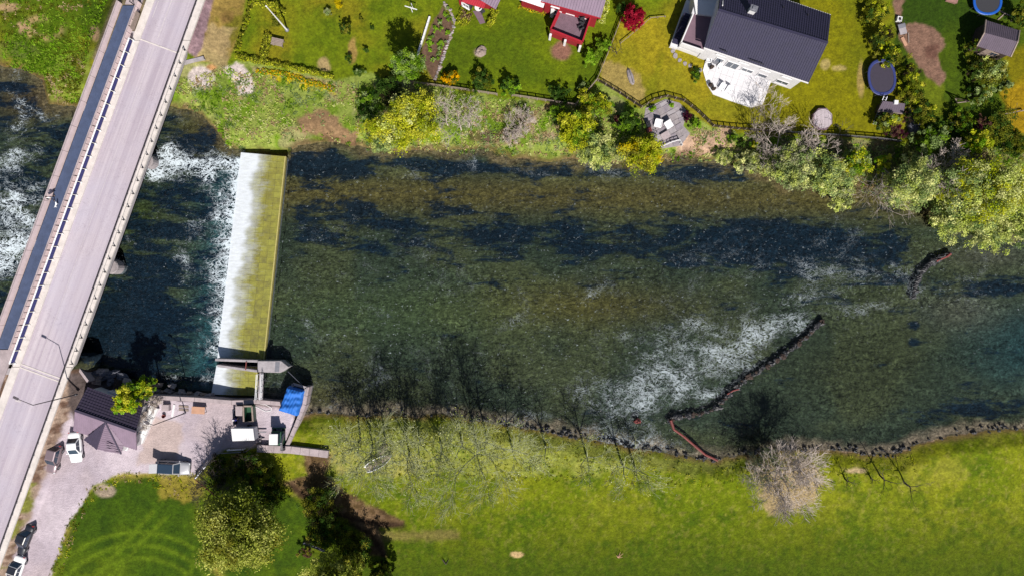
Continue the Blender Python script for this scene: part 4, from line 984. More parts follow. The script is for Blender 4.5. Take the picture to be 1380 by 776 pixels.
def tri_roof(a, b, c, m, rib=.32, hor=False):
    """triangular slope a-b eave, c apex, stripes up the slope or along it"""
    a, b, c = Vector(a), Vector(b), Vector(c); nrm = (b-a).cross(c-a).normalized(); nrm = nrm if nrm.z > 0 else -nrm; s = MB()
    s.add([a, b, c, a-nrm*.12, b-nrm*.12, c-nrm*.12], [(0, 1, 2), (5, 4, 3), (0, 3, 4, 1), (1, 4, 5, 2), (2, 5, 3, 0)])
    n = int(((c-(a+b)/2).length if hor else (b-a).length)/rib)
    for k in range(n):
        t = (k+.5)/n
        if hor: s.bar(a.lerp(c, t)+nrm*.02, b.lerp(c, t)+nrm*.02, rib*.45, .05)
        else:
            p = a.lerp(b, t); q = p + (c-p)*(.985)
            # ribs run up square to the eave until they meet the hips
            d = (c-(a+(b-a)*((c-a).dot(b-a)/(b-a).length_squared))); foot = (c-a).dot(b-a)/(b-a).length_squared
            l = (t/foot if t < foot else (1-t)/(1-foot)) if 0 < foot < 1 else .8
            s.bar(p+nrm*.02, p+d*min(1, l)*.97+nrm*.02, rib*.4, .05)
    return s
tri_roof(w1, w2, AP, M['roof_purple'], .4).build('wing_roof', M['roof_purple'], hl)
tri_roof(w2, w3_, AP, M['roof_mauve'], .32, True).build('wing_roof', M['roof_mauve'], hl)
tri_roof(w3_, w4, AP, M['roof_mauve'], .34).build('wing_roof', M['roof_mauve'], hl)
s = MB(); s.bar(AP+Vector((0, 0, .04)), w2+Vector((0, 0, .04)), .18, .08); s.bar(AP+Vector((0, 0, .04)), w3_+Vector((0, 0, .04)), .18, .08); s.build('hip_cap', M['roof_purple'], hl)
pc = [uL, uR, dR_, dL]; cc = sum(pc, Vector())/4; wz = [q+(cc-q)*.09 for q in pc]; clap(hl, wz, -.3, ze-.16, M['whitewall'])
pw = [w1, w2, w3_, w4]; cc = (w1+w2+w3_+w4+AP)/5; wz2 = [q+(cc-q)*.14 for q in pw]+[Vector((AP.x, AP.y, 0))]; clap(hl, wz2, -.3, ze-.25, M['whitewall'], 'wing_wall')
mu = (dR_-dL).normalized(); mv = Vector((-mu.y, mu.x, 0))
for t in (.1, .9): q = wz[3]+(wz[2]-wz[3])*t; window(hl, (q.x, q.y, 1.4), mu, 1.0, 1.1, -mv, M['white'], None, 2)
for t in (.3, .7): q = wz[1]+(wz[2]-wz[1])*t; window(hl, (q.x, q.y, 1.4), mv*-1, 1.0, 1.1, mu, M['white'], None, 2)
p = P(172, 602, 0); s = MB(); s.box((p.x-.2, p.y, .2), (.9, .6, .4), -.3); s.build('step', M['white'], hl)
# white balcony edge seen past the upper eave, and clutter of pallets
p0, p1 = P(146, 527, .7), P(168, 534, .7)
s = MB(); s.bar(p0, p1, .2, .3); s.bar(p0-Vector((0, 0, .5)), p0-Vector((0, 0, .3)), .1, .1)
s.bar(p0-Vector((0, 0, 1.0)), p1-Vector((0, 0, 1.0)), .18, 1.72); tag(s.build('balcony_wall', M['white'], origin=(p0.x, p0.y, 0)), 'thin white edge wall behind the purple tiled roof', 'wall')
def pallet(label, x, y, rz, z, n=6, m='timber'):
    p = P(x, y, z); o = thing('pallet', label, 'pallet', p, 'wooden pallets by the boulders'); R = Matrix.Rotation(rz, 3, 'Z')
    for k in range(n):
        c_ = p + R@Vector((0, (k-(n-1)/2)*.2, .12)); s = MB(); s.box(c_, (1.25, .13, .03), rz); s.build('slat', M[m], o)
    for k in (-1, 0, 1):
        c_ = p + R@Vector((k*.55, 0, .05)); s = MB(); s.box(c_, (.1, 1.15, .1), rz); s.build('bearer', M[m], o)
pallet('grey wooden pallet lying on the boulders behind the purple roof', 131, 512, -.15, -.45)
pallet('brown wooden pallet leaning near the yellow-green shrub', 159.5, 517, 1.35, -.35, 6, 'darktimber')

# --- garden shed, top right, and playhouse
zr, ze = 3.6, 2.3
rl, rr = P(1326.5, 44.5, zr), P(1371.5, 56.5, zr); sl, sr = P(1316.5, 62.5, ze), P(1362, 77, ze); nl, nr_ = P(1328.5, 27.5, ze), P(1374, 41.5, ze)
sh = thing('garden_shed', 'small garden shed with grey-brown gable roof near the round trampoline', 'shed', Vector((rl.x+2, rl.y-.5, 0)))
ribbed(sl, sr, rr, rl, .25, None, .02).build('roof', M['roof_mauve2'], sh); ribbed(nr_, nl, rl, rr, .25, None, .02).build('roof', M['roof_mauve2'], sh)
for a_, b_, c_ in ((sl, nl, rl), (sr, nr_, rr)):
    s = MB(); s.bar(a_+Vector((0, 0, .02)), c_+Vector((0, 0, .02)), .14, .14); s.bar(b_+Vector((0, 0, .02)), c_+Vector((0, 0, .02)), .14, .14); s.build('verge_board', M['timber'], sh)
cc = (sl+sr+nl+nr_)/4; wz = [q+(cc-q)*.12 for q in (sl, sr, nr_, nl)]; clap(sh, wz, -.2, ze-.14, M['darktimber'])
q = (wz[0]+wz[1])/2; su = (wz[1]-wz[0]).normalized(); sn = Vector((su.y, -su.x, 0)); window(sh, (q.x+.6, q.y-.2, 1.3), su, .9, .8, sn, M['timber'], None, 2)
s = MB(); q = wz[0].lerp(wz[1], .3); q2 = wz[0].lerp(wz[1], .55); s.bar(Vector((q.x, q.y, 1.0))+sn*.03, Vector((q2.x, q2.y, 1.0))+sn*.03, .05, 1.9); s.build('door', M['timber'], sh)
for k, (x, y) in enumerate(((1330, 71), (1341, 74))):
    p = P(x, y, 0); s = MB(); s.box((p.x, p.y, .3), (1.1, .5, .6), -.25)
    tag(s.build('planter_box', M['timber'], origin=tuple(p)), ('pale wooden box at the west end of the shed front', 'pale wooden box at the middle of the shed front')[k], 'box')
ph = thing('playhouse', 'low playhouse with mauve roof at the foot of the oval trampoline', 'playhouse', P(1196, 147, 0))
zp = 1.5; a_, b_, c_, d_ = P(1183, 150, zp-.3), P(1217.5, 154, zp-.3), P(1220, 140, zp+.15), P(1190, 136.5, zp+.15)
ribbed(a_, b_, c_, d_, .3, None, .025, .08).build('roof', M['roof_mauve2'], ph); cc = (a_+b_+c_+d_)/4
clap(ph, [q+(cc-q)*.1 for q in (a_, b_, c_, d_)], -.1, zp-.42, M['darktimber'])
s = MB(); s.bar(a_+Vector((0, 0, .02)), b_+Vector((0, 0, .02)), .1, .1); s.build('edge_board', M['timber'], ph)
s = MB(); p = P(1207, 138.5, zp+.14); s.box((p.x, p.y, zp+.2), (.52, .5, .3), -.1); tag(s.build('storage_box', M['white'], origin=tuple(p)), 'white box standing on the mauve playhouse roof', 'box')
ORD = 'first second third fourth fifth sixth seventh eighth ninth tenth eleventh twelfth thirteenth fourteenth fifteenth'.split()
# ------------------------------------------------------------------ vehicles
def paint_mat(name, col, metal=.0, rough=.35): return mat(name, col, rough, .04, 2, .01, metal, spec=.5, coat=.6)
M['p_brown'] = paint_mat('grey_brown_car_paint', A(160, 140, 148), .3); M['p_white'] = paint_mat('white_car_paint', (.72, .72, .74))
M['p_silver'] = paint_mat('silver_car_paint', A(205, 205, 212), .25); M['p_black'] = paint_mat('black_car_paint', (.012, .013, .02))
def car(label, px_, py_, dirpx, L_, W_, H_, paint, roofm=None, long_roof=False, grp='cars parked in the yard', tailgate=False, z=.02):
    p = P(px_, py_, z); rz = math.atan2(-dirpx[1], dirpx[0])
    o = thing('parked_car', label, 'car', p, grp, rz)
    def part(s, nm, m_, par=None, sm=False):
        q = s.build(nm, m_, None, smooth=sm); q.location = (0, 0, 0); q.parent = par or o; return q
    hl_, hw = L_/2, W_/2; hood = .92 if H_ > 1.55 else .84
    # lower body lofted from rounded sections
    st = [(-hl_, .74, .50, .72), (-hl_+.10, .86, .36, hood-.02), (-hl_+.45, .97, .28, hood), (-hl_*.35, 1, .25, hood+.02), (hl_*.3, 1, .25, hood+.01), (hl_-.95, .98, .27, hood-.05), (hl_-.3, .91, .30, hood-.16), (hl_-.06, .80, .38, hood-.26), (hl_, .66, .48, hood-.36)]
    s = MB(); n = 12; rows = []
    for x, k, zb, zt_ in st:
        w_ = hw*k; zm = (zb+zt_)/2
        rows.append([(x, -w_*.88, zb), (x, -w_, zb+.12), (x, -w_*1.0, zm), (x, -w_*.97, zt_-.10), (x, -w_*.86, zt_-.01), (x, -w_*.4, zt_+.03), (x, w_*.4, zt_+.03), (x, w_*.86, zt_-.01), (x, w_*.97, zt_-.10), (x, w_, zm), (x, w_, zb+.12), (x, w_*.88, zb)])
    vs = [v for r in rows for v in r]
    fs = [(i*n+j, i*n+(j+1) % n, (i+1)*n+(j+1) % n, (i+1)*n+j) for i in range(len(st)-1) for j in range(n)]
    fs += [tuple(range(n))[::-1], tuple(range((len(st)-1)*n, len(st)*n))]
    s.add(vs, fs); body = part(s, 'body', paint, None, True)
    xr0 = -hl_+(.25 if long_roof else .75); xf0 = hl_-1.15; xr1 = -hl_+(.62 if long_roof else 1.35); xf1 = hl_-1.95; wb = hw*.90; wt = hw*.72; zb = hood-.01; zt_ = H_
    b4 = [(xr0, -wb, zb), (xf0, -wb, zb), (xf0, wb, zb), (xr0, wb, zb)]; t4 = [(xr1, -wt, zt_-.05), (xf1, -wt, zt_-.05), (xf1, wt, zt_-.05), (xr1, wt, zt_-.05)]
    s = MB(); s.add(b4+t4, [(0, 1, 5, 4), (1, 2, 6, 5), (2, 3, 7, 6), (3, 0, 4, 7)]); part(s, 'pillars', paint)
    s = MB(); d = .10
    r1 = [(xr1+d, -wt+d, zt_), (xf1-d, -wt+d, zt_), (xf1-d, wt-d, zt_), (xr1+d, wt-d, zt_)]; s.add(t4+r1, [(0, 1, 5, 4), (1, 2, 6, 5), (2, 3, 7, 6), (3, 0, 4, 7), (4, 5, 6, 7)]); part(s, 'roof', roofm or paint)
    B = [Vector(v) for v in b4]; T = [Vector(v) for v in t4]
    def gl(nm, a, b, c, d_, e0=.07, e1=.10, split=None):
        nrm = (b-a).cross(d_-a).normalized(); cen = (a+b+c+d_)/4
        if nrm.dot(cen-Vector((0, 0, .8))) < 0: nrm = -nrm
        f = lambda u, v: (a*(1-u)+b*u)*(1-v)+(d_*(1-u)+c*u)*v + nrm*.012
        for u0, u1 in (split or [(e0, 1-e0)]):
            s = MB(); s.quad(f(u0, e1), f(u1, e1), f(u1, 1-e1), f(u0, 1-e1)); part(s, nm, M['glass'])
    gl('windscreen', B[1], B[2], T[2], T[1]); gl('rear_window', B[3], B[0], T[0], T[3])
    gl('side_window', B[0], B[1], T[1], T[0], split=[(.08, .48), (.52, .92)]); gl('side_window', B[2], B[3], T[3], T[2], split=[(.08, .48), (.52, .92)])
    for sx in (-1, 1):
        for xw in (-hl_+.82, hl_-.82):
            s = MB(); s.tube((xw, sx*(hw-.20), .31), (xw, sx*(hw+.01), .31), .31, None, 16); wh = part(s, 'wheel', M['rubber'])
            s = MB(); s.tube((xw, sx*(hw), .31), (xw, sx*(hw+.018), .31), .2, None, 12); part(s, 'rim', M['steel'], wh)
        s = MB(); s.box((hl_-.16, sx*hw*.62, hood-.30), (.16, hw*.34, .14), sx*-.35); part(s, 'headlight', M['lamp'])
        s = MB(); s.box((-hl_+.07, sx*hw*.66, hood-.14), (.1, hw*.26, .2), sx*.25); part(s, 'tail_light', M['lightred'])
        s = MB(); s.box((xf0-.15, sx*(hw+.06), hood+.06), (.12, .2, .12)); part(s, 'wing_mirror', paint)
    s = MB(); s.box((-hl_+.02, 0, .55), (.06, .5, .12)); part(s, 'number_plate', M['white'])
    if tailgate:
        s = MB(); a = Vector((xr1, 0, zt_)); s.bar(a, a+Vector((-.85, 0, .42)), wt*1.9, .06); part(s, 'tailgate', paint)
    return o
car('grey-brown hatchback parked beside the road verge, left of the white car', 76, 616, (-9, 36), 3.9, 1.72, 1.6, M['p_brown'], None, True)
car('all white car parked against the hipped wing of the riverside house', 105, 601, (3, 38), 4.1, 1.72, 1.48, M['p_white'])
car('silver estate car with dark glass roof and raised tailgate at the yard edge', 236, 628, (46, 3), 4.6, 1.78, 1.5, M['p_silver'], M['glass'], True, tailgate=True)
car('glossy black car parked beside the lower road verge', 36, 724, (-17, 42), 4.4, 1.78, 1.5, M['p_black'])
car('white car with black roof parked behind the black car at the lower verge', 25, 766, (-15, 42), 4.3, 1.76, 1.5, M['p_white'], M['p_black'])

# ------------------------------------------------------------------ people
def skin_obj(name, pts, edges, rad, m, par, root=0, sub=1):
    me = bpy.data.meshes.new(name); me.from_pydata(pts, edges, []); o = bpy.data.objects.new(name, me); C.objects.link(o); o.parent = par
    k = o.modifiers.new('skin', 'SKIN'); k.use_smooth_shade = True
    for i, r in enumerate(rad): me.skin_vertices[0].data[i].radius = (r, r); me.skin_vertices[0].data[i].use_root = (i == root)
    s = o.modifiers.new('sub', 'SUBSURF'); s.levels = s.render_levels = sub
    me.materials.append(m); return o
def person(label, p, rz, shirt, trousers, hair, stride=.28, bag=None):
    o = thing('person', label, 'person', p, None, rz)
    pts = [(0, 0, .95), (0, 0, 1.15), (.02, 0, 1.36), (.03, 0, 1.47), (.04, 0, 1.55), (.05, 0, 1.66), (.05, 0, 1.73)]; E = [(i, i+1) for i in range(6)]; R = [.125, .115, .125, .055, .06, .092, .06]
    def add(chain, rads, root):
        prev = root; ids = []
        for c_, r in zip(chain, rads): pts.append(c_); R.append(r); E.append((prev, len(pts)-1)); prev = len(pts)-1; ids.append(prev)
        return ids
    for s in (-1, 1):
        f = s*stride
        add([(.0, s*.10, .90), (f*.45+.03, s*.10, .50), (f-.03, s*.10, .09), (f+.14, s*.11, .04)], [.09, .058, .042, .035], 0)
        ids = add([(.02, s*.19, 1.40), (-f*.35, s*.24, 1.13), (-f*.75+.08, s*.24, .90), (-f*.8+.12, s*.24, .84)], [.055, .042, .03, .028], 2)
        hnd = ids[-1]; hx, hy, hz = pts[hnd]
        for k in range(4): add([(hx+.01+.008*k, hy+(k-1.5)*.014, hz-.045), (hx+.025+.008*k, hy+(k-1.5)*.015, hz-.075+.004*abs(k-1.5)), (hx+.045, hy+(k-1.5)*.014, hz-.09+.006*k)], [.009, .008, .007], hnd)
        add([(hx+.035, hy-s*.02, hz-.02), (hx+.055, hy-s*.02, hz-.045)], [.01, .008], hnd)
    skin_obj('body', pts, E, R, M['skin'], o)
    sp = [(0, 0, .93), (0, 0, 1.15), (.02, 0, 1.37), (.02, 0, 1.44)]; sE = [(0, 1), (1, 2), (2, 3)]; sR = [.15, .14, .15, .08]
    for s in (-1, 1):
        f = s*stride; b0 = len(sp); sp += [(.02, s*.195, 1.40), (-f*.35, s*.245, 1.13), (-f*.65, s*.245, .98)]; sR += [.072, .06, .05]; sE += [(2, b0), (b0, b0+1), (b0+1, b0+2)]
    skin_obj('shirt', sp, sE, sR, shirt, o)
    tp_ = [(0, 0, 1.0), (0, 0, .92)]; tE = [(0, 1)]; tR = [.14, .135]
    for s in (-1, 1):
        f = s*stride; b0 = len(tp_); tp_ += [(.0, s*.10, .86), (f*.45+.03, s*.10, .50), (f-.03, s*.10, .12)]; tR += [.105, .075, .06]; tE += [(1, b0), (b0, b0+1), (b0+1, b0+2)]
    skin_obj('trousers', tp_, tE, tR, trousers, o)
    def pc(nm, mm, c_, r): s = MB(); s.blob(c_, r, 3, 10, 7, .03); q = s.build(nm, mm, None, True); q.location = (0, 0, 0); q.parent = o; return q
    pc('hair', hair, (.03, 0, 1.70), (.108, .1, .09))
    for s in (-1, 1): pc('eye', M['darkmetal'], (.137, s*.032, 1.665), (.01, .012, .009)); pc('ear', M['skin'], (.045, s*.092, 1.655), (.02, .012, .03)); pc('shoe', M['black'], (s*stride+.06, s*.105, .04), (.14, .05, .045))
    pc('nose', M['skin'], (.148, 0, 1.635), (.018, .013, .02)); pc('mouth', M['lightred'], (.138, 0, 1.60), (.008, .024, .007))
    if bag: pc('backpack', bag, (-.2, 0, 1.2), (.12, .16, .22))
    return o
person('person in a white shirt walking across the slate blue footbridge deck', P(73.5, 268, ZF+.01), math.atan2(-U.y, -U.x), M['whitecloth'], M['darkcloth'], M['hair'], .3, M['black'])
person('person in blue work clothes with a pale cap standing between the trailer and crate', P(321, 563, .03), 1.2, M['bluecloth'], M['bluecloth'], M['whitecloth'], .12)
p = P(77.5, 277, ZF); o = thing('dog', 'small white dog walking behind the person on the footbridge', 'dog', p, None, math.atan2(-U.y, -U.x))
dp = [(-.22, 0, .34), (0, 0, .33), (.2, 0, .35), (.30, 0, .45), (.37, 0, .52), (.47, 0, .49), (-.32, 0, .42), (-.38, 0, .52)]; dE = [(0, 1), (1, 2), (2, 3), (3, 4), (4, 5), (0, 6), (6, 7)]; dR = [.085, .09, .10, .06, .065, .03, .025, .018]
for sx, b0 in ((-.22, 0), (.2, 2)):
    for s in (-1, 1):
        k = len(dp); bk = -.05 if b0 == 0 else .0
        dp += [(sx, s*.06, .26), (sx+bk, s*.07, .14), (sx+.01, s*.07, .03), (sx+.05, s*.07, .02)]; dR += [.05, .026, .022, .022]; dE += [(b0, k), (k, k+1), (k+1, k+2), (k+2, k+3)]
for s in (-1, 1): k = len(dp); dp += [(.36, s*.06, .58)]; dR += [.022]; dE += [(4, k)]
skin_obj('body', dp, dE, dR, M['whitecloth'], o, 1)

# ------------------------------------------------------------------ lamps and poles
def lamp(label, b, h, arm, r=.085):
    o = thing('street_lamp', label, 'street lamp', b); t = b+Vector((0, 0, h))
    s = MB(); s.tube(b, b+Vector((0, 0, .5)), r*1.5, None, 8); s.build('base', M['steel'], o)
    s = MB(); s.tube(b, t, r, r*.6, 8); s.build('pole', M['greymetal'], o)
    e = t+Vector((arm[0], arm[1], .25)); s = MB(); s.tube(t, e, r*.55, r*.45, 6); s.build('arm', M['greymetal'], o)
    d = Vector((arm[0], arm[1], 0)).normalized(); s = MB(); s.bar(e-d*.1, e+d*.55, .26, .12); hd = s.build('lamp_head', M['greymetal'], o)
    s = MB(); s.bar(e+Vector((0, 0, -.075)), e+d*.5+Vector((0, 0, -.075)), .2, .03); s.build('lens', M['lamp'], hd)
M['greymetal'] = mat('dull_grey_lamp_metal', A(112, 104, 110), .6, .1, 3, .05, .3)
lamp('street lamp at the lower bridge end, its arm reaching over the road', P(104, 531, 1.0), 8.4, (-1.7, .8))
lamp('street lamp standing in the yard beside the quay wall', P(250, 556, .02), 8.2, (-.5, .25), .08)
# flagpole, garden furniture, clothes post
b_ = P(387, 41, 0); o = thing('flagpole', 'white flagpole on the north lawn among clipped bushes', 'flagpole', b_)
s = MB(); s.tube(b_, b_+Vector((0, 0, 7.8)), .12, .06, 8); s.build('pole', M['white'], o); s = MB(); s.lathe(b_, [(.28, 0), (.28, .12), (.14, .16)], 10); s.build('base', M['steel'], o)
s = MB(); s.lathe(b_+Vector((0, 0, 7.8)), [(.05, 0), (.12, .08), (.05, .18)], 8); s.build('finial', M['white'], o)
p = P(376, 59.5, 0); o = thing('garden_table', 'grey slatted garden table beside the clipped hedge on the north lawn', 'table', p)
tu = Vector((math.cos(-.22), math.sin(-.22), 0)); tv = Vector((-tu.y, tu.x, 0))
for k in range(5): q = p+tv*((k-2)*.2)+Vector((0, 0, .72)); s = MB(); s.bar(q-tu*.8, q+tu*.8, .17, .05); s.build('slat', M['timber'], o)
for a1 in (-1, 1):
    for c1 in (-1, 1): q = p+tu*(.65*a1)+tv*(.35*c1); s = MB(); s.box((q.x, q.y, .34), (.08, .08, .69), -.22); s.build('leg', M['timber'], o)
b_ = P(557, 13, 0); o = thing('clothes_line', 'white cross-shaped clothes line post on the lawn at the top', 'clothes line', b_)
s = MB(); s.tube(b_, b_+Vector((0, 0, 1.9)), .05); s.build('pole', M['white'], o)
c1, c2 = P(545.5, 8.5, 1.9), P(562, 13.5, 1.9); s = MB(); s.bar(c1, c2, .11, .08); s.build('crossbar', M['white'], o); 
s = MB(); s.bar(P(553, 9.5, 1.85), P(556, 17, 1.85), .08, .05); s.build('brace', M['white'], o)
for t in (.25, .85): q = c1.lerp(c2, t); s = MB(); s.tube(q, q+Vector((1.2, 5.5, -.1)), .012, None, 3); s.build('line', M['yellow'], o)
# garden bed edging and stones
wall_run('white stone kerb along the left side of the planted bed', [(579, 22), (571, 48), (562, 75)], .45, -.1, .22, 7, M['white'], 'garden_edging', 'edging', 'kerb_stone')
def stones(name, label, cat, pts, n, r, m, grp=None, flat=.6, z=.05, jit=.1, piece='stone'):
    o = thing(name, label, cat, P(pts[0][0], pts[0][1], z), grp)
    w_ = [P(x, y, z) for x, y in pts]; seg = list(zip(w_[:-1], w_[1:])); tot = sum((c-a).length for a, c in seg); g = random.Random(len(label)); ms = m if isinstance(m, list) else [m]
    for a, c in seg:
        k = max(1, round(n*(c-a).length/tot))
        for i in range(k):
            q = a.lerp(c, (i+g.uniform(.2, .8))/k)+Vector((g.uniform(-jit, jit), g.uniform(-jit, jit), 0)); rr = r*g.uniform(.7, 1.3)
            s = MB(); s.blob(q, (rr*g.uniform(.8, 1.3), rr*g.uniform(.7, 1.1), rr*flat), g.randrange(9999), 8, 5, .25); s.build(piece, g.choice(ms), o)
    return o
stones('garden_edging', 'row of pale stones edging the right side of the planted bed', 'edging', [(597, 4), (606, 14), (613, 28), (611, 40), (600, 68), (586, 110)], 42, .2, [M['timber'], M['stone'], M['concrete2']])
for k, (x, y) in enumerate(((648, 70),)):
    p = P(x, y, .1); s = MB(); s.blob(p, (.75, .65, .35), 9, 12, 8, .3); tag(s.build('garden_boulder', M['timber'], origin=tuple(p), smooth=False), 'pale boulder lying alone on the lawn below the red cottage', 'boulder')
# ------------------------------------------------------------------ fences
def fence(label, pts, h, mp_, mr, np_, posts=.1, rails=(.35, .85), infill=None, name='garden_fence', z=.02, boards=False):
    o = thing(name, label, 'fence', P(pts[0][0], pts[0][1], z)); w_ = [P(x, y, z) for x, y in pts]; seg = list(zip(w_[:-1], w_[1:])); tot = sum((c-a).length for a, c in seg)
    first = True
    for a, c in seg:
        k = max(1, round(np_*(c-a).length/tot))
        for i in range(k+1):
            if i == 0 and not first: continue
            q = a.lerp(c, i/k); s = MB(); s.box((q.x, q.y, z+h/2-.05), (posts, posts, h+.1)); s.build('post', mp_, o)
        first = False
        for i in range(k):
            p0, p1 = a.lerp(c, i/k), a.lerp(c, (i+1)/k)
            for r in rails:
                s = MB(); s.bar(p0+Vector((0, 0, h*r)), p1+Vector((0, 0, h*r)), .05, .12); s.build('rail', mr, o)
            if infill:
                s = MB(); d = p1-p0; m_ = max(3, int(d.length/.16))
                for j in range(m_): q = p0+d*((j+.5)/m_); s.bar(q+Vector((0, 0, .05)), q+Vector((0, 0, h*.95)), .03, .07)
                s.build('pickets', infill, o, kind='stuff')
    return o
fence('pale timber fence zigzagging along the bank below the red house lawn', [(555, 112.5), (610, 120), (670, 129)], 1.0, M['timber'], M['timber'], 10, .1, (.5, .97), M['timber'])
fence('pale board fence with a kink between the red house lawn and the ochre lawn', [(690, 130), (735, 137), (775, 143), (804, 109), (818, 75), (836, 28)], 1.0, M['timber'], M['timber'], 20, .1, (.5, .97), M['timber'])
fence('dark picket fence curving round the stone patio and along the white house lawn', [(806, 110), (835, 127), (864, 146), (880, 136), (898, 131), (921, 137), (940, 152), (960, 171), (985, 174), (1012, 176), (1040, 178)], 1.05, M['timber'], M['darktimber'], 26, .09, (.3, .9), M['darktimber'])
fence('dark wire fence along the lawn of the octagonal pool and the playhouse', [(1045, 178), (1080, 181), (1130, 184), (1180, 188), (1210, 192)], 1.0, M['darktimber'], M['steel'], 14, .08, (.5, .95), M['darktimber'])
fence('thin curved pale wire along the edge of the ochre lawn by the red maple', [(836, 60), (858, 42), (876, 26), (896, 24)], .5, M['timber'], M['timber'], 6, .06, (.9,))
# ------------------------------------------------------------------ stone patio
PT_ = [(870, 146), (888, 138), (897, 134), (916, 139), (926, 150), (921, 170), (930, 180), (918, 196), (893, 200), (880, 186), (872, 170), (868, 160)]
po = MB(); po.prism([P(x, y, .05)[:2] for x, y in PT_], -.3, .03); po_ = po.build('patio', M['stone'], None, origin=tuple(P(895, 170, 0)), kind='structure'); po_['label'] = 'grey flagstone patio on the bank'
poly = np.array([P(x, y, .05)[:2] for x, y in PT_]); g = random.Random(11); yy = -3.2
c0 = P(897, 168, .05)
while yy < 3.4:
    hgt = g.uniform(.55, .95); xx = -3.4+g.uniform(0, .4)
    while xx < 3.4:
        wd = g.uniform(.6, 1.25); ca, sa = math.cos(.5), math.sin(.5); J = lambda: g.uniform(-.06, .06)
        q = [(xx+.04+J(), yy+.04+J()), (xx+wd-.04+J(), yy+.04+J()), (xx+wd-.04+J(), yy+hgt-.04+J()), (xx+.04+J(), yy+hgt-.04+J())]
        q = [(c0.x+a*ca-b*sa, c0.y+a*sa+b*ca) for a, b in q]; cx = np.array([v[0] for v in q]+[sum(v[0] for v in q)/4]); cy = np.array([v[1] for v in q]+[sum(v[1] for v in q)/4])
        if (sdf(poly, cx, cy)[-1] > .15):
            s = MB(); s.prism(q, .031, .07+g.uniform(0, .05)); s.build('flagstone', g.choice([M['stone'], M['stone'], M['flag2'], M['flag2'], M['pinkstone'] if xx < -1.2 and yy > 0 else M['concrete']]), po_, origin=tuple(P(895, 170, 0)))
        xx += wd
    yy += hgt
for k, (x, y) in enumerate(((886, 168), (900, 169.5))):
    chair(('left white lounge chair on the grey stone patio', 'right white lounge chair on the grey stone patio')[k], P(x, y, .1), (2.6, 3.4)[k]+.3, M['white'], 'white lounge chairs on the patio', .95, 'lounge_chair', M['whitecloth'])
p = P(896, 184, .09); o = thing('low_table', 'square pale low table at the front of the stone patio', 'table', p); s = MB(); s.box((p.x, p.y, .47), (1.15, .95, .06), .55); s.build('top', M['concrete2'], o)
for a1 in (-1, 1):
    for c1 in (-1, 1): s = MB(); q = p+Matrix.Rotation(.55, 3, 'Z')@Vector((.48*a1, .38*c1, .18)); s.box(q, (.07, .07, .52), .55); s.build('leg', M['timber'], o)
p = P(874, 176.5, .08); s = MB(); s.box(p+Vector((0, 0, .25)), (.6, .5, .5), .4); s.box(p+Vector((0, 0, .52)), (.66, .56, .05), .4); tag(s.build('fire_box', M['rose'], origin=tuple(p)), 'small red box on the west edge of the stone patio', 'box')
p = P(872.5, 169, .08); s = MB(); s.box(p+Vector((0, 0, .3)), (.55, .8, .6), .3); s.box(p+Vector((0, 0, .63)), (.6, .85, .05), .3); tag(s.build('barbecue', M['darkmetal'], origin=tuple(p)), 'dark barbecue box beside the red box on the patio', 'barbecue')
fence('short white railing at the river side of the stone patio', [(890, 199), (904, 193), (914, 190), (918, 197)], .85, M['white'], M['white'], 7, .08, (.5, .97), None, 'white_railing')
# grey boat-like slab on the ochre lawn, rocks in the red house lawn
p = P(849.5, 103, .05); s = MB()
sec = [(-1.15, .02, .12), (-.8, .28, .3), (0, .42, .42), (.8, .36, .36), (1.1, .2, .2), (1.22, .05, .1)]
a0 = math.radians(-72); ca, sa = math.cos(a0), math.sin(a0); vs = []
for x, w2_, h2_ in sec:
    for yy_, zz_ in ((-w2_, 0), (-w2_*.8, h2_*.6), (-w2_*.2, h2_), (w2_*.2, h2_), (w2_*.8, h2_*.6), (w2_, 0)): vs.append((p.x+x*ca-yy_*sa, p.y+x*sa+yy_*ca, p.z+zz_-.04))
s.add(vs, [(i*6+j, i*6+j+1, (i+1)*6+j+1, (i+1)*6+j) for i in range(5) for j in range(5)]+[(0, 1, 2, 3, 4, 5), (35, 34, 33, 32, 31, 30)])
hull = thing('upturned_boat', 'grey upturned small boat lying on the ochre lawn', 'boat', p); s.build('hull', M['stone'], hull, False)
s = MB(); s.bar((p.x-1.0*ca, p.y-1.0*sa, .38), (p.x+1.1*ca, p.y+1.1*sa, .38), .06, .12); s.build('keel', M['darkstone'], hull)
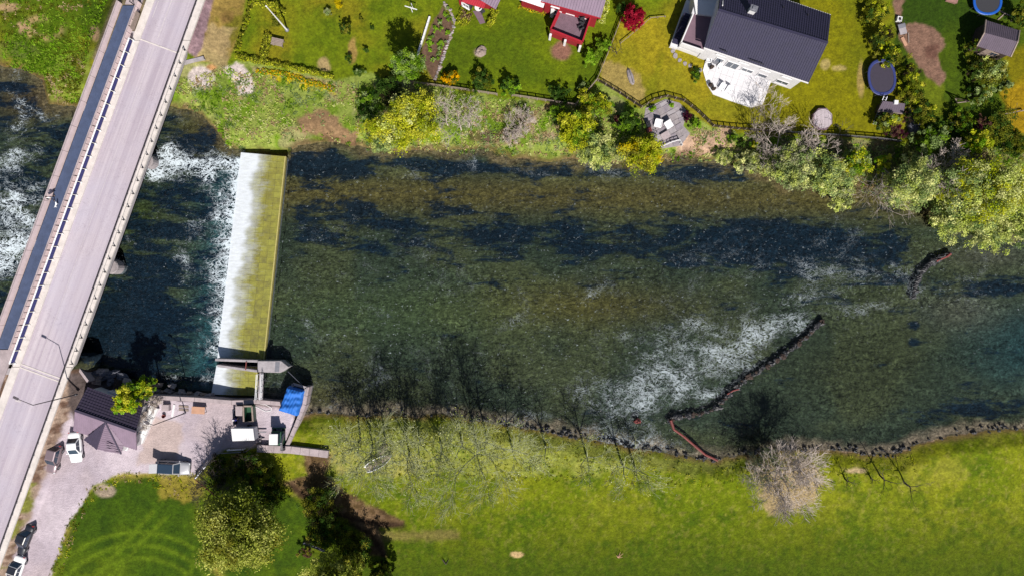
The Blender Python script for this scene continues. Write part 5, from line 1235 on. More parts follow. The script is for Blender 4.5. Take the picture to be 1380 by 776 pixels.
# ------------------------------------------------------------------ trampolines, ladder, pool
def trampoline(label, c, rx, ry, h, pad, matm, deg=0, legs=8):
    o = thing('trampoline', label, 'trampoline', Vector((c.x, c.y, 0))); n = 36; R = Matrix.Rotation(math.radians(deg), 3, 'Z')
    pt = lambda t, k, z: Vector((c.x, c.y, 0))+R@Vector((math.copysign(abs(math.cos(t))**.85, math.cos(t))*rx*k, math.copysign(abs(math.sin(t))**.85, math.sin(t))*ry*k, z))
    T_ = [2*math.pi*i/n for i in range(n)]
    s = MB(); s.add([pt(t, .84, h) for t in T_]+[pt(t, .84, h-.02) for t in T_], [tuple(range(n)), tuple(range(n, 2*n))[::-1]]); s.build('jumping_mat', matm, o)
    s = MB(); vs = []; fs = []
    for k, zz_ in ((.83, h+.03), (.87, h+.07), (.97, h+.07), (1.0, h+.03), (1.0, h-.05), (.83, h-.01)): vs += [pt(t, k, zz_) for t in T_]
    fs = [(a*n+i, a*n+(i+1) % n, ((a+1) % 6)*n+(i+1) % n, ((a+1) % 6)*n+i) for a in range(6) for i in range(n)]; s.add(vs, fs); s.build('safety_pad', pad, o)
    s = MB()
    for i in range(n): s.tube(pt(T_[i], .98, h-.08), pt(T_[(i+1) % n], .98, h-.08), .03, None, 5, False)
    s.build('frame', M['steel'], o)
    for i in range(legs): t = 2*math.pi*(i+.5)/legs; s = MB(); s.tube(pt(t, .97, 0), pt(t, .97, h-.08), .03); s.build('leg', M['steel'], o)
    return o
c = P(1188.5, 104.5, 1.0); trampoline('oval trampoline with blue padding on the lawn beside the white house', c, 1.88, 2.42, 1.0, M['bluepad'], M['trampmat'], 6)
c = P(1331, 1, 1.0); trampoline('round trampoline with bright blue padding behind the garden shed', c, 1.95, 1.95, 1.0, M['brightblue'], M['black'])
a, d = P(1178.5, 168, .02), P(1193.5, 130, 1.72); o = thing('ladder', 'aluminium ladder leaning over the playhouse roof towards the oval trampoline', 'ladder', a); sd = (d-a).cross(Vector((0, 0, 1))).normalized()
for s_ in (-1, 1): s = MB(); s.bar(a+sd*.22*s_, d+sd*.22*s_, .05, .09); s.build('rail', M['steel'], o)
for k in range(13): q = a.lerp(d, (k+.6)/13.2); s = MB(); s.bar(q-sd*.2, q+sd*.2, .06, .06); s.build('rung', M['steel'], o)
p = P(1106, 162, 0); o = thing('hot_tub', 'octagonal covered pool with a white lid on the lawn', 'pool', p)
oc = [(p.x+1.28*math.cos(math.pi/8+i*math.pi/4)*(1.0), p.y+1.42*math.sin(math.pi/8+i*math.pi/4)) for i in range(8)]
s = MB(); s.prism([(p.x+(x-p.x)*1.1, p.y+(y-p.y)*1.1) for x, y in oc], -.05, .62, .03); s.build('rim', M['deckfloor'], o)
for k in range(5):
    x0, x1 = -1.3+k*.52, -1.3+(k+1)*.52-.02; ex = lambda x: min(1.30, 1.30-(abs(x)-.53)*1.0 if abs(x) > .53 else 1.30)
    x0, x1 = max(x0, -1.15), min(x1, 1.15); s = MB(); s.prism([(p.x+x0, p.y-ex(x0)), (p.x+x1, p.y-ex(x1)), (p.x+x1, p.y+ex(x1)), (p.x+x0, p.y+ex(x0))], .621, .68); s.build('cover_board', M['lid'], o)
# garden cart, box, plank at the dirt plot
p = P(1210, 27.5, 0); s = MB(); s.box(p+Vector((0, 0, .25)), (.62, .62, .5), -.2); o = tag(s.build('planter_box', M['white'], origin=tuple(p)), 'small white box with a dark opening on the bare earth', 'box'); s = MB(); s.box(p+Vector((0, 0, .505)), (.36, .36, .02), -.2); s.build('opening', M['black'], o)
p = P(1213.5, 41, 0); o = thing('handcart', 'grey flat handcart standing on the bare earth', 'cart', p); s = MB(); s.box(p+Vector((0, 0, .45)), (.95, 1.45, .08), .25); s.build('bed', M['concrete'], o); s = MB(); s.box(p+Vector((-.12, .35, .53)), (1.0, .55, .08), .25); s.build('cover', M['tarpgrey'], o)
for a1 in (-1, 1):
    for c1 in (-1, 1): s = MB(); q = p+Vector((a1*.42, c1*.5, .2)); s.tube(q-Vector((.05, 0, 0)), q+Vector((.05, 0, 0)), .2, None, 12); s.build('wheel', M['rubber'], o)
s = MB(); s.bar(p+Vector((-.4, .75, .5)), p+Vector((-.3, 1.1, .8)), .05, .05); s.bar(p+Vector((.2, .85, .5)), p+Vector((.1, 1.1, .8)), .05, .05); s.build('handle', M['darkmetal'], o)
for k, (x0, y0, x1, y1, wd, mm) in enumerate(((1215.5, 51, 1221, 62, .42, 'orangewood'), (1224, 45, 1224.5, 58, .12, 'timber'))):
    a, c = P(x0, y0, .08), P(x1, y1, .08); s = MB(); s.bar(a, c, wd, .12); tag(s.build('plank', M[mm], origin=tuple(a)), ('broad orange plank lying below the handcart', 'thin pale plank beside the broad orange plank')[k], 'plank')
for k, (x0, y0, x1, y1) in enumerate(((1347, 15, 1366, 24), (1354, 19, 1345, 27))):
    a, c = P(x0, y0, .06), P(x1, y1, .06+.1*k); s = MB(); s.bar(a, c, .14, .1); tag(s.build('plank', M['timber'], origin=tuple(a)), ('long pale plank beside the bright blue trampoline', 'short pale plank crossing the long one by the trampoline')[k], 'plank')
p = P(1281, 1, .0); s = MB(); s.box(p+Vector((0, 0, .2)), (1.4, .7, .4), -.3); s.box(p+Vector((0, 0, .42)), (1.5, .8, .06), -.3); tag(s.build('garden_box', M['pinkstone'], origin=tuple(p)), 'pinkish box at the top edge on the far lawn', 'box')
o = thing('swing_frame', 'low timber frame with a triangular side on the far right lawn', 'frame', P(1286, 131, 0))
A1, B1, C1, D1 = P(1286, 131, 0), P(1290, 139, .1), P(1307, 137, .1), P(1288, 133, 1.6)
for a, c in ((A1, D1), (B1, D1), (B1, C1), (C1, D1)): s = MB(); s.bar(a, c, .1, .1); s.build('beam', M['darktimber'] if a is not B1 else M['timber'], o)
s = MB(); a, c = P(1350, 155, .4), P(1380, 149, .4); s.bar(a, c, .12, .12); s.bar(a, a-Vector((0, 0, .4)), .1, .1); s.bar(c, c-Vector((0, 0, .4)), .1, .1); tag(s.build('low_rail', M['timber'], origin=(a.x, a.y, 0)), 'low grey rail at the ochre patch on the right edge', 'rail')
p = P(1320, 88, .0); s = MB(); s.lathe(p, [(.16, 0), (.24, .15), (.22, .3), (.1, .38)], 10); tag(s.build('toy_ball', M['red'], origin=tuple(p)), 'small red bucket lying at the hedge below the shed', 'bucket')
p = P(1229, 163, 0); s = MB(); n = 9
vs = [(p.x+(i/(n-1)-.5)*1.3+.1*math.sin(j*2.1), p.y+(j/(n-1)-.5)*3.4, .5+.35*math.sin(j*.8)+.2*math.sin(i*1.3+j)) for j in range(n) for i in range(n)]
s.add(vs+[(v[0], v[1], 0.0) for v in vs], [(j*n+i, j*n+i+1, (j+1)*n+i+1, (j+1)*n+i) for j in range(n-1) for i in range(n-1)]+[(i, i+81, i+82, i+1) for i in range(n-1)]+[(72+i, 73+i, 154+i, 153+i) for i in range(n-1)]+[(j*n, (j+1)*n, (j+1)*n+81, j*n+81) for j in range(n-1)]+[(j*n+8, j*n+89, (j+1)*n+89, (j+1)*n+8) for j in range(n-1)])
tag(s.build('garden_tarpaulin', M['bluestone'], origin=tuple(p), smooth=True), 'blue-grey tarpaulin heap in the shrubs right of the playhouse', 'tarpaulin')
# ------------------------------------------------------------------ yard clutter
def cloth(name, label, cat, quad, z0, z1, m, seed=0, par=None, n=30):
    """draped sheet over a load: rumpled top with skirts hanging to the ground"""
    g = random.Random(seed); A_, B_, C_, D_ = (P(x, y, z1) for x, y in quad); vs = []
    ph = [g.uniform(0, 6) for _ in range(4)]
    for j in range(n):
        for i in range(n):
            u_, v_ = i/(n-1), j/(n-1); q = (A_*(1-u_)+B_*u_)*(1-v_)+(D_*(1-u_)+C_*u_)*v_; e = min(u_, 1-u_, v_, 1-v_)
            zz_ = z1 - .25*(1-min(1, e*6)) + .10*math.sin(9*v_+ph[0]+3*u_) + .07*math.sin(7*u_+ph[1]-5*v_) + .06*math.sin(23*v_+6*u_+ph[2]) + .05*math.sin(31*v_-9*u_+ph[3])*math.sin(5*u_) + .03*math.sin(40*u_+12*v_)
            if e == 0: zz_ = z0
            vs.append((q.x, q.y, zz_))
    s = MB(); s.add(vs, [(j*n+i, j*n+i+1, (j+1)*n+i+1, (j+1)*n+i) for j in range(n-1) for i in range(n-1)])
    return tag(s.build(name, m, None, True, origin=tuple((A_+C_)/2-Vector((0, 0, z1)))), label, cat)
cloth('tarpaulin', 'bright blue tarpaulin draped over a load at the corner of the quay', 'tarpaulin', [(386, 521), (408, 527), (399, 562), (374, 554)], .3, 1.7, M['tarp'], 2)
s = MB(); 
for a, c in (((395, 517), (413, 522)), ((413, 522), (410, 532)), ((395, 517), (393, 524))): s.bar(P(*a, .55), P(*c, .55), .3, .25)
p = P(404, 520, .3); tag(s.build('frame_rail', M['concrete'], origin=tuple(p)), 'white square frame on the quay corner beyond the blue tarpaulin', 'frame')
a, c = P(388, 500, .1), P(414, 525, .5); s = MB(); s.tube(a, c, .05); tag(s.build('mooring_pipe', M['bluestone'], origin=tuple(c)), 'thin pipe running from the quay corner to the pointed pier', 'pipe')
# trailer, container, crate
o = thing('box_trailer', 'white roofed trailer parked in the yard beside the small excavator', 'trailer', P(327, 585, 0)); zt_ = 2.1
q4 = [P(311, 577, zt_), P(341, 577, zt_), P(343, 593, zt_), P(313, 594, zt_)]; s = MB(); s.prism([q[:2] for q in q4], zt_-.06, zt_, .03); s.build('roof', M['white'], o)
cc = sum(q4, Vector())/4; q5 = [q+(cc-q)*.04 for q in q4]; s = MB(); s.prism([q[:2] for q in q5], .45, zt_-.061); s.build('box_body', M['whitewall'], o)
for a1 in (-1, 1): s = MB(); q = cc+Vector((.2, a1*.8, .32-zt_)); s.tube(q-Vector((0, .1, 0)), q+Vector((0, .1, 0)), .32, None, 14); s.build('wheel', M['rubber'], o)
s = MB(); q = cc+Vector((1.4, 0, .45-zt_)); s.bar(q, q+Vector((1.1, 0, 0)), .12, .12); s.build('drawbar', M['steel'], o)
o = thing('open_skip', 'dark green open skip with pale rim standing above the white trailer', 'skip', P(333.5, 558, 0)); q4 = [P(328, 547, 1.2), P(339.5, 547, 1.2), P(341, 568, 1.2), P(328.5, 569, 1.2)]
for i in range(4): s = MB(); a, c = q4[i], q4[(i+1) % 4]; s.bar(a-Vector((0, 0, .58)), c-Vector((0, 0, .58)), .08, 1.16); s.build('side', M['green'], o); s = MB(); s.bar(a+Vector((0, 0, .03)), c+Vector((0, 0, .03)), .2, .06); s.build('rim', M['timber'], o)
s = MB(); s.prism([q[:2] for q in q4], .05, .12); s.build('floor', M['green'], o)
o = thing('crate', 'pale pinkish crate left of the dark green skip', 'crate', P(322, 553, 0)); q4 = [P(317, 547, .9), P(326.5, 547, .9), P(326.5, 560, .9), P(317.5, 560, .9)]; s = MB(); s.prism([q[:2] for q in q4], 0.02, .84); s.build('body', M['timber'], o); s = MB(); s.prism([q[:2] for q in q4], .841, .9); s.build('lid', M['concrete2'], o)
s = MB(); s.prism([P(x, y, .7)[:2] for x, y in ((313, 551), (316, 551), (317, 572), (314, 572))], .02, .7); tag(s.build('tool_box', M['navy2'], origin=tuple(P(315, 560, 0))), 'long dark box left of the pale crate in the yard', 'box')
# mini excavator
p = P(377, 588, 0); o = thing('mini_excavator', 'small green excavator with white cab roof at the yard corner', 'excavator', p)
for a1 in (-1, 1):
    s = MB(); q = p+Vector((a1*.62, 0, .27)); vs = []
    s.box(q, (.34, 1.9, .4)); s.tube(q+Vector((-.17, .95, 0)), q+Vector((.17, .95, 0)), .2, None, 10); s.tube(q+Vector((-.17, -.95, 0)), q+Vector((.17, -.95, 0)), .2, None, 10); s.build('track', M['rubber'], o)
s = MB(); s.prism([(p.x+x, p.y+y) for x, y in ((-.75, -.9), (.75, -.9), (.85, -.2), (.8, .9), (-.8, .9), (-.85, -.2))], .5, 1.1, .08); s.build('body', M['green'], o)
s = MB(); s.prism([(p.x+x, p.y+y) for x, y in ((-.62, -.55), (.42, -.55), (.45, .75), (-.62, .75))], 1.1, 2.15, .05); cab = s.build('cab', M['glass'], o)
s = MB(); s.prism([(p.x+x, p.y+y) for x, y in ((-.68, -.6), (.48, -.6), (.5, .85), (-.66, .85))], 2.151, 2.25, .04); s.build('roof', M['white'], o)
q = p+Vector((.85, .6, .9)); s = MB(); s.bar(q, q+Vector((.15, -1.0, 1.5)), .24, .28); s.build('boom', M['steel'], o); s = MB(); s.bar(q+Vector((.15, -1.0, 1.5)), q+Vector((-.1, -2.0, .4)), .2, .22); s.build('stick', M['steel'], o)
s = MB(); s.box(q+Vector((-.1, -2.0, .05)), (.5, .4, .5)); s.build('bucket', M['darkmetal'], o); s = MB(); s.bar(p+Vector((-.9, 1.2, .3)), p+Vector((.9, 1.2, .3)), .1, .4); s.build('dozer_blade', M['green'], o)
for k in range(9):
    g = random.Random(k); x, y = g.uniform(346, 366), g.uniform(588, 600); p = P(x, y, .1); s = MB(); s.blob(p, (g.uniform(.15, .4), g.uniform(.12, .3), .2), k, 7, 5, .35)
    tag(s.build('rubble_stone', M[g.choice(['stone', 'rose', 'darkstone', 'timber'])], origin=tuple(p)), ORD[k]+' loose stone in the small heap between trailer and excavator', 'stone', 'loose stones between trailer and excavator')
p = P(271, 551, 0); o = thing('work_table', 'orange plywood topped table near the quay wall', 'table', p); s = MB(); s.box(p+Vector((0, 0, .86)), (1.75, .95, .06), -.06); s.build('top', M['orangewood'], o)
for a1 in (-1, 1):
    for c1 in (-1, 1): s = MB(); s.box(p+Vector((a1*.75, c1*.38, .41)), (.07, .07, .84)); s.build('leg', M['timber'], o)
for k, (x0, y0, x1, y1, mm, lb) in enumerate(((235, 545, 232, 561, 'white', 'long white board lying by the lamp in the yard'), (241, 547, 254, 548, 'timber', 'upper of two short grey boards by the yard lamp'), (241, 551.5, 254, 552.5, 'timber', 'lower of two short grey boards by the yard lamp'))):
    a, c = P(x0, y0, .06), P(x1, y1, .06); s = MB(); s.bar(a, c, .28, .08); tag(s.build('board', M[mm], origin=tuple(a)), lb, 'board')
p = P(226, 548, 0); s = MB(); s.box(p+Vector((0, 0, .35)), (.95, .8, .7)); tag(s.build('wooden_chest', M['concrete2'], origin=tuple(p)), 'low pale chest left of the long white board', 'chest')
p = P(222, 560, 0); s = MB(); s.lathe(p, [(.18, 0), (.25, .4), (.22, .4), (.16, .1)], 12); tag(s.build('bucket', M['rose'], origin=tuple(p)), 'red bucket standing in the yard below the pale chest', 'bucket')
hs_ = [(338, 545), (348, 549), (358, 554), (365, 553), (366, 549), (358, 545), (346, 543)]; s = MB()
for a, c in zip(hs_[:-1], hs_[1:]): s.tube(P(*a, .06), P(*c, .06), .05, None, 6)
tag(s.build('hose', M['white'], origin=tuple(P(350, 549, 0))), 'white hose looped on the quay beside the skip', 'hose')
# pipes and rails by the south edge of the yard
for k, (a, c, r, mm, lb) in enumerate((((263, 644), (289, 613), .14, 'steel', 'thick grey pipe barrier slanting at the yard edge by the silver car'), ((289, 611), (331, 608.5), .07, 'steel', 'thin level rail between the grey pipe and the trailer'),
        ((331, 608.5), (345, 598), .07, 'timber', 'short bent rail rising towards the trailer'), ((306, 606.5), (328, 605.5), .10, 'white', 'white bar lying by the thin rail'), ((262, 645), (296, 672), .06, 'rose', 'thin rusty rail running down from the grey pipe'))):
    a, c = P(*a, .75), P(*c, .75); s = MB(); s.tube(a, c, r, None, 8)
    for q in (a, c): s.tube(Vector((q.x, q.y, 0)), q, r*.7, None, 6)
    tag(s.build('pipe_rail', M[mm], origin=(a.x, a.y, 0)), lb, 'rail')
a, c = P(409, 740, .5), P(437, 742, .5); a, c = P(409, 731, .4), P(438, 742, .4)
s = MB(); s.bar(a, c, .3, .2); tag(s.build('beam', M['bluestone'], origin=(a.x, a.y, 0)), 'grey-blue beam lying in the dark shrubs at the bottom', 'beam')
# scrap boat on the south bank
p = P(511, 622, .1); o = thing('rowing_boat', 'white and brown worn rowing boat lying on the south bank under a tree', 'boat', p); a0 = math.atan2(18, 34)
ca, sa = math.cos(a0), math.sin(a0); sec = [(-2.0, .42), (-1.5, .60), (-.5, .72), (.6, .64), (1.4, .38), (1.95, .05)]; G = lambda x, y, z: (p.x+x*ca-y*sa, p.y+x*sa+y*ca, p.z+z)
s = MB(); vs = []
for x, w2_ in sec: vs += [G(x, -w2_, .55), G(x, -w2_*.8, .1), G(x, 0, 0), G(x, w2_*.8, .1), G(x, w2_, .55), G(x, w2_*.9, .55), G(x, w2_*.7, .17), G(x, 0, .07), G(x, -w2_*.7, .17), G(x, -w2_*.9, .55)]
s.add(vs, [(i*10+j, i*10+(j+1) % 10, (i+1)*10+(j+1) % 10, (i+1)*10+j) for i in range(5) for j in range(10)]+[(0, 1, 2, 3, 4, 5, 6, 7, 8, 9)]); s.build('hull', M['whitemetal'], o)
for x, w2_ in ((-1.2, .58), (0, .64), (1.0, .46)): s = MB(); s.bar(G(x, -w2_, .42), G(x, w2_, .42), .28, .05); s.build('thwart', M['darktimber'], o)
s = MB(); s.bar(G(-1.9, 0, .5), G(1.7, .1, .56), .5, .06); s.build('loose_board', M['timber'], o)
p = P(516, 606, .05); s = MB(); s.blob(p, (.5, .8, .4), 31, 10, 6, .35); tag(s.build('stump', M['timber'], origin=tuple(p)), 'pale tree stump just above the rowing boat', 'stump')
# ------------------------------------------------------------------ stones in and by the river
stones('stone_weir', 'long dark line of stones slanting through the pool, foam on its left', 'weir', [(1108, 433), (1088, 452), (1062, 474), (1040, 488), (1022, 500), (1008, 508), (990, 523), (975, 538), (966, 549), (945, 557), (925, 561), (906, 562), (902, 570)], 92, .36, [M['darkstone'], M['darkstone'], M['darkstone'], M['darktimber']], flat=.75, z=-1.12, jit=.12, piece='boulder')
stones('stone_weir', 'short dark curve of stones below the overhanging trees at the right', 'weir', [(1278, 343), (1262, 350), (1247, 360), (1238, 374), (1233, 388), (1230, 402)], 40, .38, [M['darkstone']], flat=.75, z=-1.12, jit=.14, piece='boulder')
for k, (pts, r, lb) in enumerate((([(904, 566), (908, 578), (922, 588), (936, 600), (950, 612), (967, 620)], .17, 'rusty red pipe snaking from the stone weir to the south bank'), ([(980, 531), (988, 526), (996, 524)], .10, 'short red pipe caught on the long stone weir'), ([(1281, 342), (1276, 346), (1262, 352)], .16, 'pinkish pipe end at the top of the short stone weir'))):
    s = MB(); g = random.Random(k); w_ = [P(x, y, -.85) for x, y in pts]
    for a, c in zip(w_[:-1], w_[1:]): s.tube(a, c, r*g.uniform(.8, 1.2), r*g.uniform(.8, 1.1), 7)
    tag(s.build('rusty_pipe', M['rose'], origin=tuple(w_[0])), lb, 'pipe')
p = P(859, 567, -.95); s = MB(); s.blob(p, (.42, .42, .4), 8, 10, 7, .25); tag(s.build('orange_boulder', M['rose'], origin=tuple(p)), 'single orange boulder standing in the foam near the south bank', 'boulder')
ORD = 'first second third fourth fifth sixth seventh eighth ninth tenth eleventh twelfth thirteenth fourteenth fifteenth'.split()
rr_ = [(106, 500, 8), (118, 500, 5), (128, 503, 6), (137, 501, 7), (146, 505, 8), (155, 503, 6), (122, 510, 6), (140, 509, 5), (165, 508, 7), (172, 515, 6), (150, 514, 6), (113, 509, 5), (178, 523, 6), (190, 526, 5), (111, 518, 6)]
for k, (x, y, r) in enumerate(rr_):
    g = random.Random(k+70); p = P(x, y, -.9 if y < 512 else -.6); s = MB(); s.blob(p, (r*.11, r*.085, .55), k+200, 9, 6, .3)
    tag(s.build('boulder', M['bluestone'] if k % 3 else M['stone'], origin=tuple(p)), ORD[sorted(range(len(rr_)), key=lambda i: rr_[i][0]).index(k)]+' boulder from the bridge end in the heap behind the purple roof', 'boulder', 'boulders between the bridge end and the purple roof')
rr2 = [(211, 527, 4), (219, 529, 5), (228, 527, 4), (237, 531, 4), (246, 530, 5), (256, 531, 4), (265, 532, 5), (274, 532, 4), (283, 532, 4), (214, 519, 4), (232, 520, 4)]
for k, (x, y, r) in enumerate(rr2):
    p = P(x, y, -1.5); s = MB(); s.blob(p, (r*.13, r*.09, .6), k+300, 9, 6, .3)
    tag(s.build('boulder', M['timber'] if k % 2 else M['stone'], origin=tuple(p)), ORD[sorted(range(len(rr2)), key=lambda i: rr2[i][0]).index(k)]+' boulder from the left along the water below the quay wall', 'boulder', 'boulders below the quay wall')
s = MB(); g = random.Random(5)
for k in range(230):
    q = g.random(); 
    if q < .4: x, y = g.uniform(410, 1370), None
    elif q < .7: x, y = g.uniform(900, 1240), None
    else: x, y = g.uniform(640, 900), None
    yb = np.interp(x, [p_[0] for p_ in BOTB][::-1], [p_[1] for p_ in BOTB][::-1]); p = P(x, yb+g.uniform(-7, 2), -.95); r = g.uniform(.08, .24); s.blob(p, (r*1.3, r, r), g.randrange(999), 6, 4, .3)
tag(s.build('shore_stones', M['darkstone']), 'small dark stones strewn along the south waterline', None, None, 'stuff')
# white net-like sticks on the field
for k, (x, y) in enumerate(((833, 751), (601, 760))):
    a = P(x, y, .1); s = MB(); g = random.Random(k)
    for t in range(4): s.tube(a, a+Vector((g.uniform(-.6, .9), g.uniform(-.2, .9), g.uniform(0, .3))), .06, .03, 5)
    tag(s.build('dead_branch', M['orangewood'] if k == 0 else M['bark'], origin=tuple(a)), ('pale dead branch lying on the middle of the big meadow', 'dark dead branch lying on the lower meadow')[k], 'branch')
# ------------------------------------------------------------------ vegetation
def gz(x, y):
    i = int(np.clip(np.searchsorted(gx, x), 1, len(gx)-1)); j = int(np.clip(np.searchsorted(gy, y), 1, len(gy)-1)); return float(Z[j, i])
KL = 1.12
PAL = {'lime': [A(186, 190, 40, KL), A(150, 164, 30, KL), A(206, 204, 66, KL)], 'yellow': [A(214, 190, 20, KL), A(190, 170, 14, KL)], 'gold': [A(226, 174, 14, KL), A(206, 160, 10, KL)],
       'green': [A(112, 148, 34, KL), A(90, 126, 26, KL), A(140, 170, 52, KL)], 'pale': [A(186, 194, 108, .95), A(166, 178, 86, .95), A(204, 206, 136, .95)], 'sage': [A(140, 160, 96, KL), A(120, 142, 80, KL), A(160, 176, 116, KL)],
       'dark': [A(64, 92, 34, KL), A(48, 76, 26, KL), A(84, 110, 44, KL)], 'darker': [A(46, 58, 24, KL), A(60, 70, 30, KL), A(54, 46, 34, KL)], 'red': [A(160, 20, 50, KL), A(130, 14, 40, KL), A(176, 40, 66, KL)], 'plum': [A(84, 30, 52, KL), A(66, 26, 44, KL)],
       'bright': [A(120, 164, 30, KL), A(146, 184, 50, KL)], 'olive': [A(112, 118, 34, KL), A(90, 100, 24, KL), A(136, 134, 48, KL)], 'straw': [A(196, 176, 130, KL), A(176, 152, 110, KL)], 'grey': [A(150, 158, 106, KL), A(128, 138, 84, KL), A(172, 176, 130, KL)],
       'brown': [A(112, 82, 70, KL), A(92, 66, 56, KL)], 'canopy': [A(160, 166, 72, .98), A(138, 148, 58, .98), A(180, 182, 96, .98)], 'bud': [A(190, 196, 140, KL), A(168, 182, 110, KL), A(206, 206, 164, KL)]}
def quads(pos, nrm, size, g, lng=1.5):
    n = len(pos); nrm = nrm/np.linalg.norm(nrm, axis=1, keepdims=True); t = np.cross(nrm, g.normal(size=(n, 3))); t /= np.linalg.norm(t, axis=1, keepdims=True)+1e-9; b = np.cross(nrm, t)
    s = size[:, None]; v = np.stack([pos-t*s*lng/2, pos+b*s/2, pos+t*s*lng/2, pos-b*s/2], 1).reshape(-1, 3)
    return v, np.arange(4*n).reshape(n, 4)
def foliage(c, r, pal, n, size, g, lobe=.28, ncl=None, fill=.5, low=-.55):
    """leaf quads in clumps spread through an uneven crown"""
    rx, ry, rz = r; n = int(n*1.9); size *= .74; ncl = ncl or max(14, int(n/70))
    d = g.normal(size=(ncl, 3)); d /= np.linalg.norm(d, axis=1, keepdims=True); d[:, 2] = np.where(d[:, 2] < low, -d[:, 2], d[:, 2])
    a = np.arctan2(d[:, 1], d[:, 0]); ph = g.uniform(0, 6.28, 4)
    k = 1 + lobe*(.6*np.sin(2*a+ph[0])*np.cos(d[:, 2]*2+ph[3]) + .5*np.sin(3*a+ph[1]) + .4*np.sin(5*a+ph[2])) + g.normal(size=ncl)*lobe*.25
    rad = g.uniform(0, 1, ncl)**fill * k
    cc = np.array(c)+d*rad[:, None]*np.array([rx, ry, rz])
    pc = np.array([pal[i] for i in g.integers(0, len(pal), ncl)])*g.uniform(.74, 1.2, (ncl, 1))
    w = g.integers(0, ncl, n); cr = (.23 if ncl > 30 else .32)*min(rx, ry)
    off = g.normal(size=(n, 3)); off /= np.linalg.norm(off, axis=1, keepdims=True); off *= (g.uniform(0, 1, n)**.6)[:, None]*cr*g.uniform(.6, 1.4, ncl)[w][:, None]
    off[:, 2] *= .7; pos = cc[w]+off
    nr = g.normal(size=(n, 3))*.8 + np.array([0, 0, 1.0]) + off/cr*.5
    v, f = quads(pos, nr, size*g.uniform(.6, 1.35, n), g)
    col = np.repeat(np.clip(pc[w]*g.uniform(.72, 1.28, (n, 1)), .001, .85), 4, 0)
    return v, f, col
VG = np.random.default_rng(21)
def trunk_mb(base, top, r, limbs, g, spread):
    s = MB(); prev = Vector(base)-Vector((0, 0, .15)); n = 4
    for i in range(1, n+1):
        q = Vector(base).lerp(Vector(top), i/n)+Vector((g.uniform(-.1, .1), g.uniform(-.1, .1), 0))*(r*3); s.tube(prev, q, r*(1-.18*(i-1)), r*(1-.18*i), 7, False); prev = q
    l = MB()
    for i in range(limbs):
        a = i*6.283/limbs+g.uniform(-.4, .4); st = Vector(base).lerp(Vector(top), g.uniform(.55, .95)); e = Vector(top)+Vector((math.cos(a)*spread[0], math.sin(a)*spread[1], g.uniform(-.1, .7)*spread[2]))*g.uniform(.5, .8)
        m_ = st.lerp(e, .5)+Vector((0, 0, .12*spread[2])); l.tube(st, m_, r*.5, r*.33, 5, False); l.tube(m_, e, r*.33, r*.1, 5, False)
    return s, l
def leafy(label, x, y, rx, ry, zc, rz, pal, n, size=.2, name='shrub', cat='shrub', grp=None, lobe=.28, fill=.5, base=None, bark='bark', tr=None, low=-.55):
    c = P(x, y, zc); rx *= .1*(H-zc)/H; ry *= .1*(H-zc)/H; b = Vector((c.x, c.y, 0)) if base is None else P(*base)
    b.z = min(max(gz(b.x, b.y), -1.2), 2)
    o = thing(name, label, cat, b, grp); cz = max(zc, b.z+rz*.6)
    v, f, col = foliage((c.x, c.y, cz), (rx*.86, ry*.86, rz), PAL[pal] if isinstance(pal, str) else sum((PAL[q] for q in pal), []), n, size, VG, lobe, None, fill, low)
    np_mesh('crown' if name == 'tree' else 'foliage', v, f, M['leaf'], col, o, tuple(b))
    r = tr or max(.04, min(.3, rx*.07)); s, l = trunk_mb(b, (c.x, c.y, cz-.1*rz), r, 6 if name == 'tree' else 4, random, (rx, ry, rz))
    s.build('trunk' if name == 'tree' else 'stem', M[bark], o); l.build('limbs' if name == 'tree' else 'stems', M[bark], o, kind='stuff')
    return o
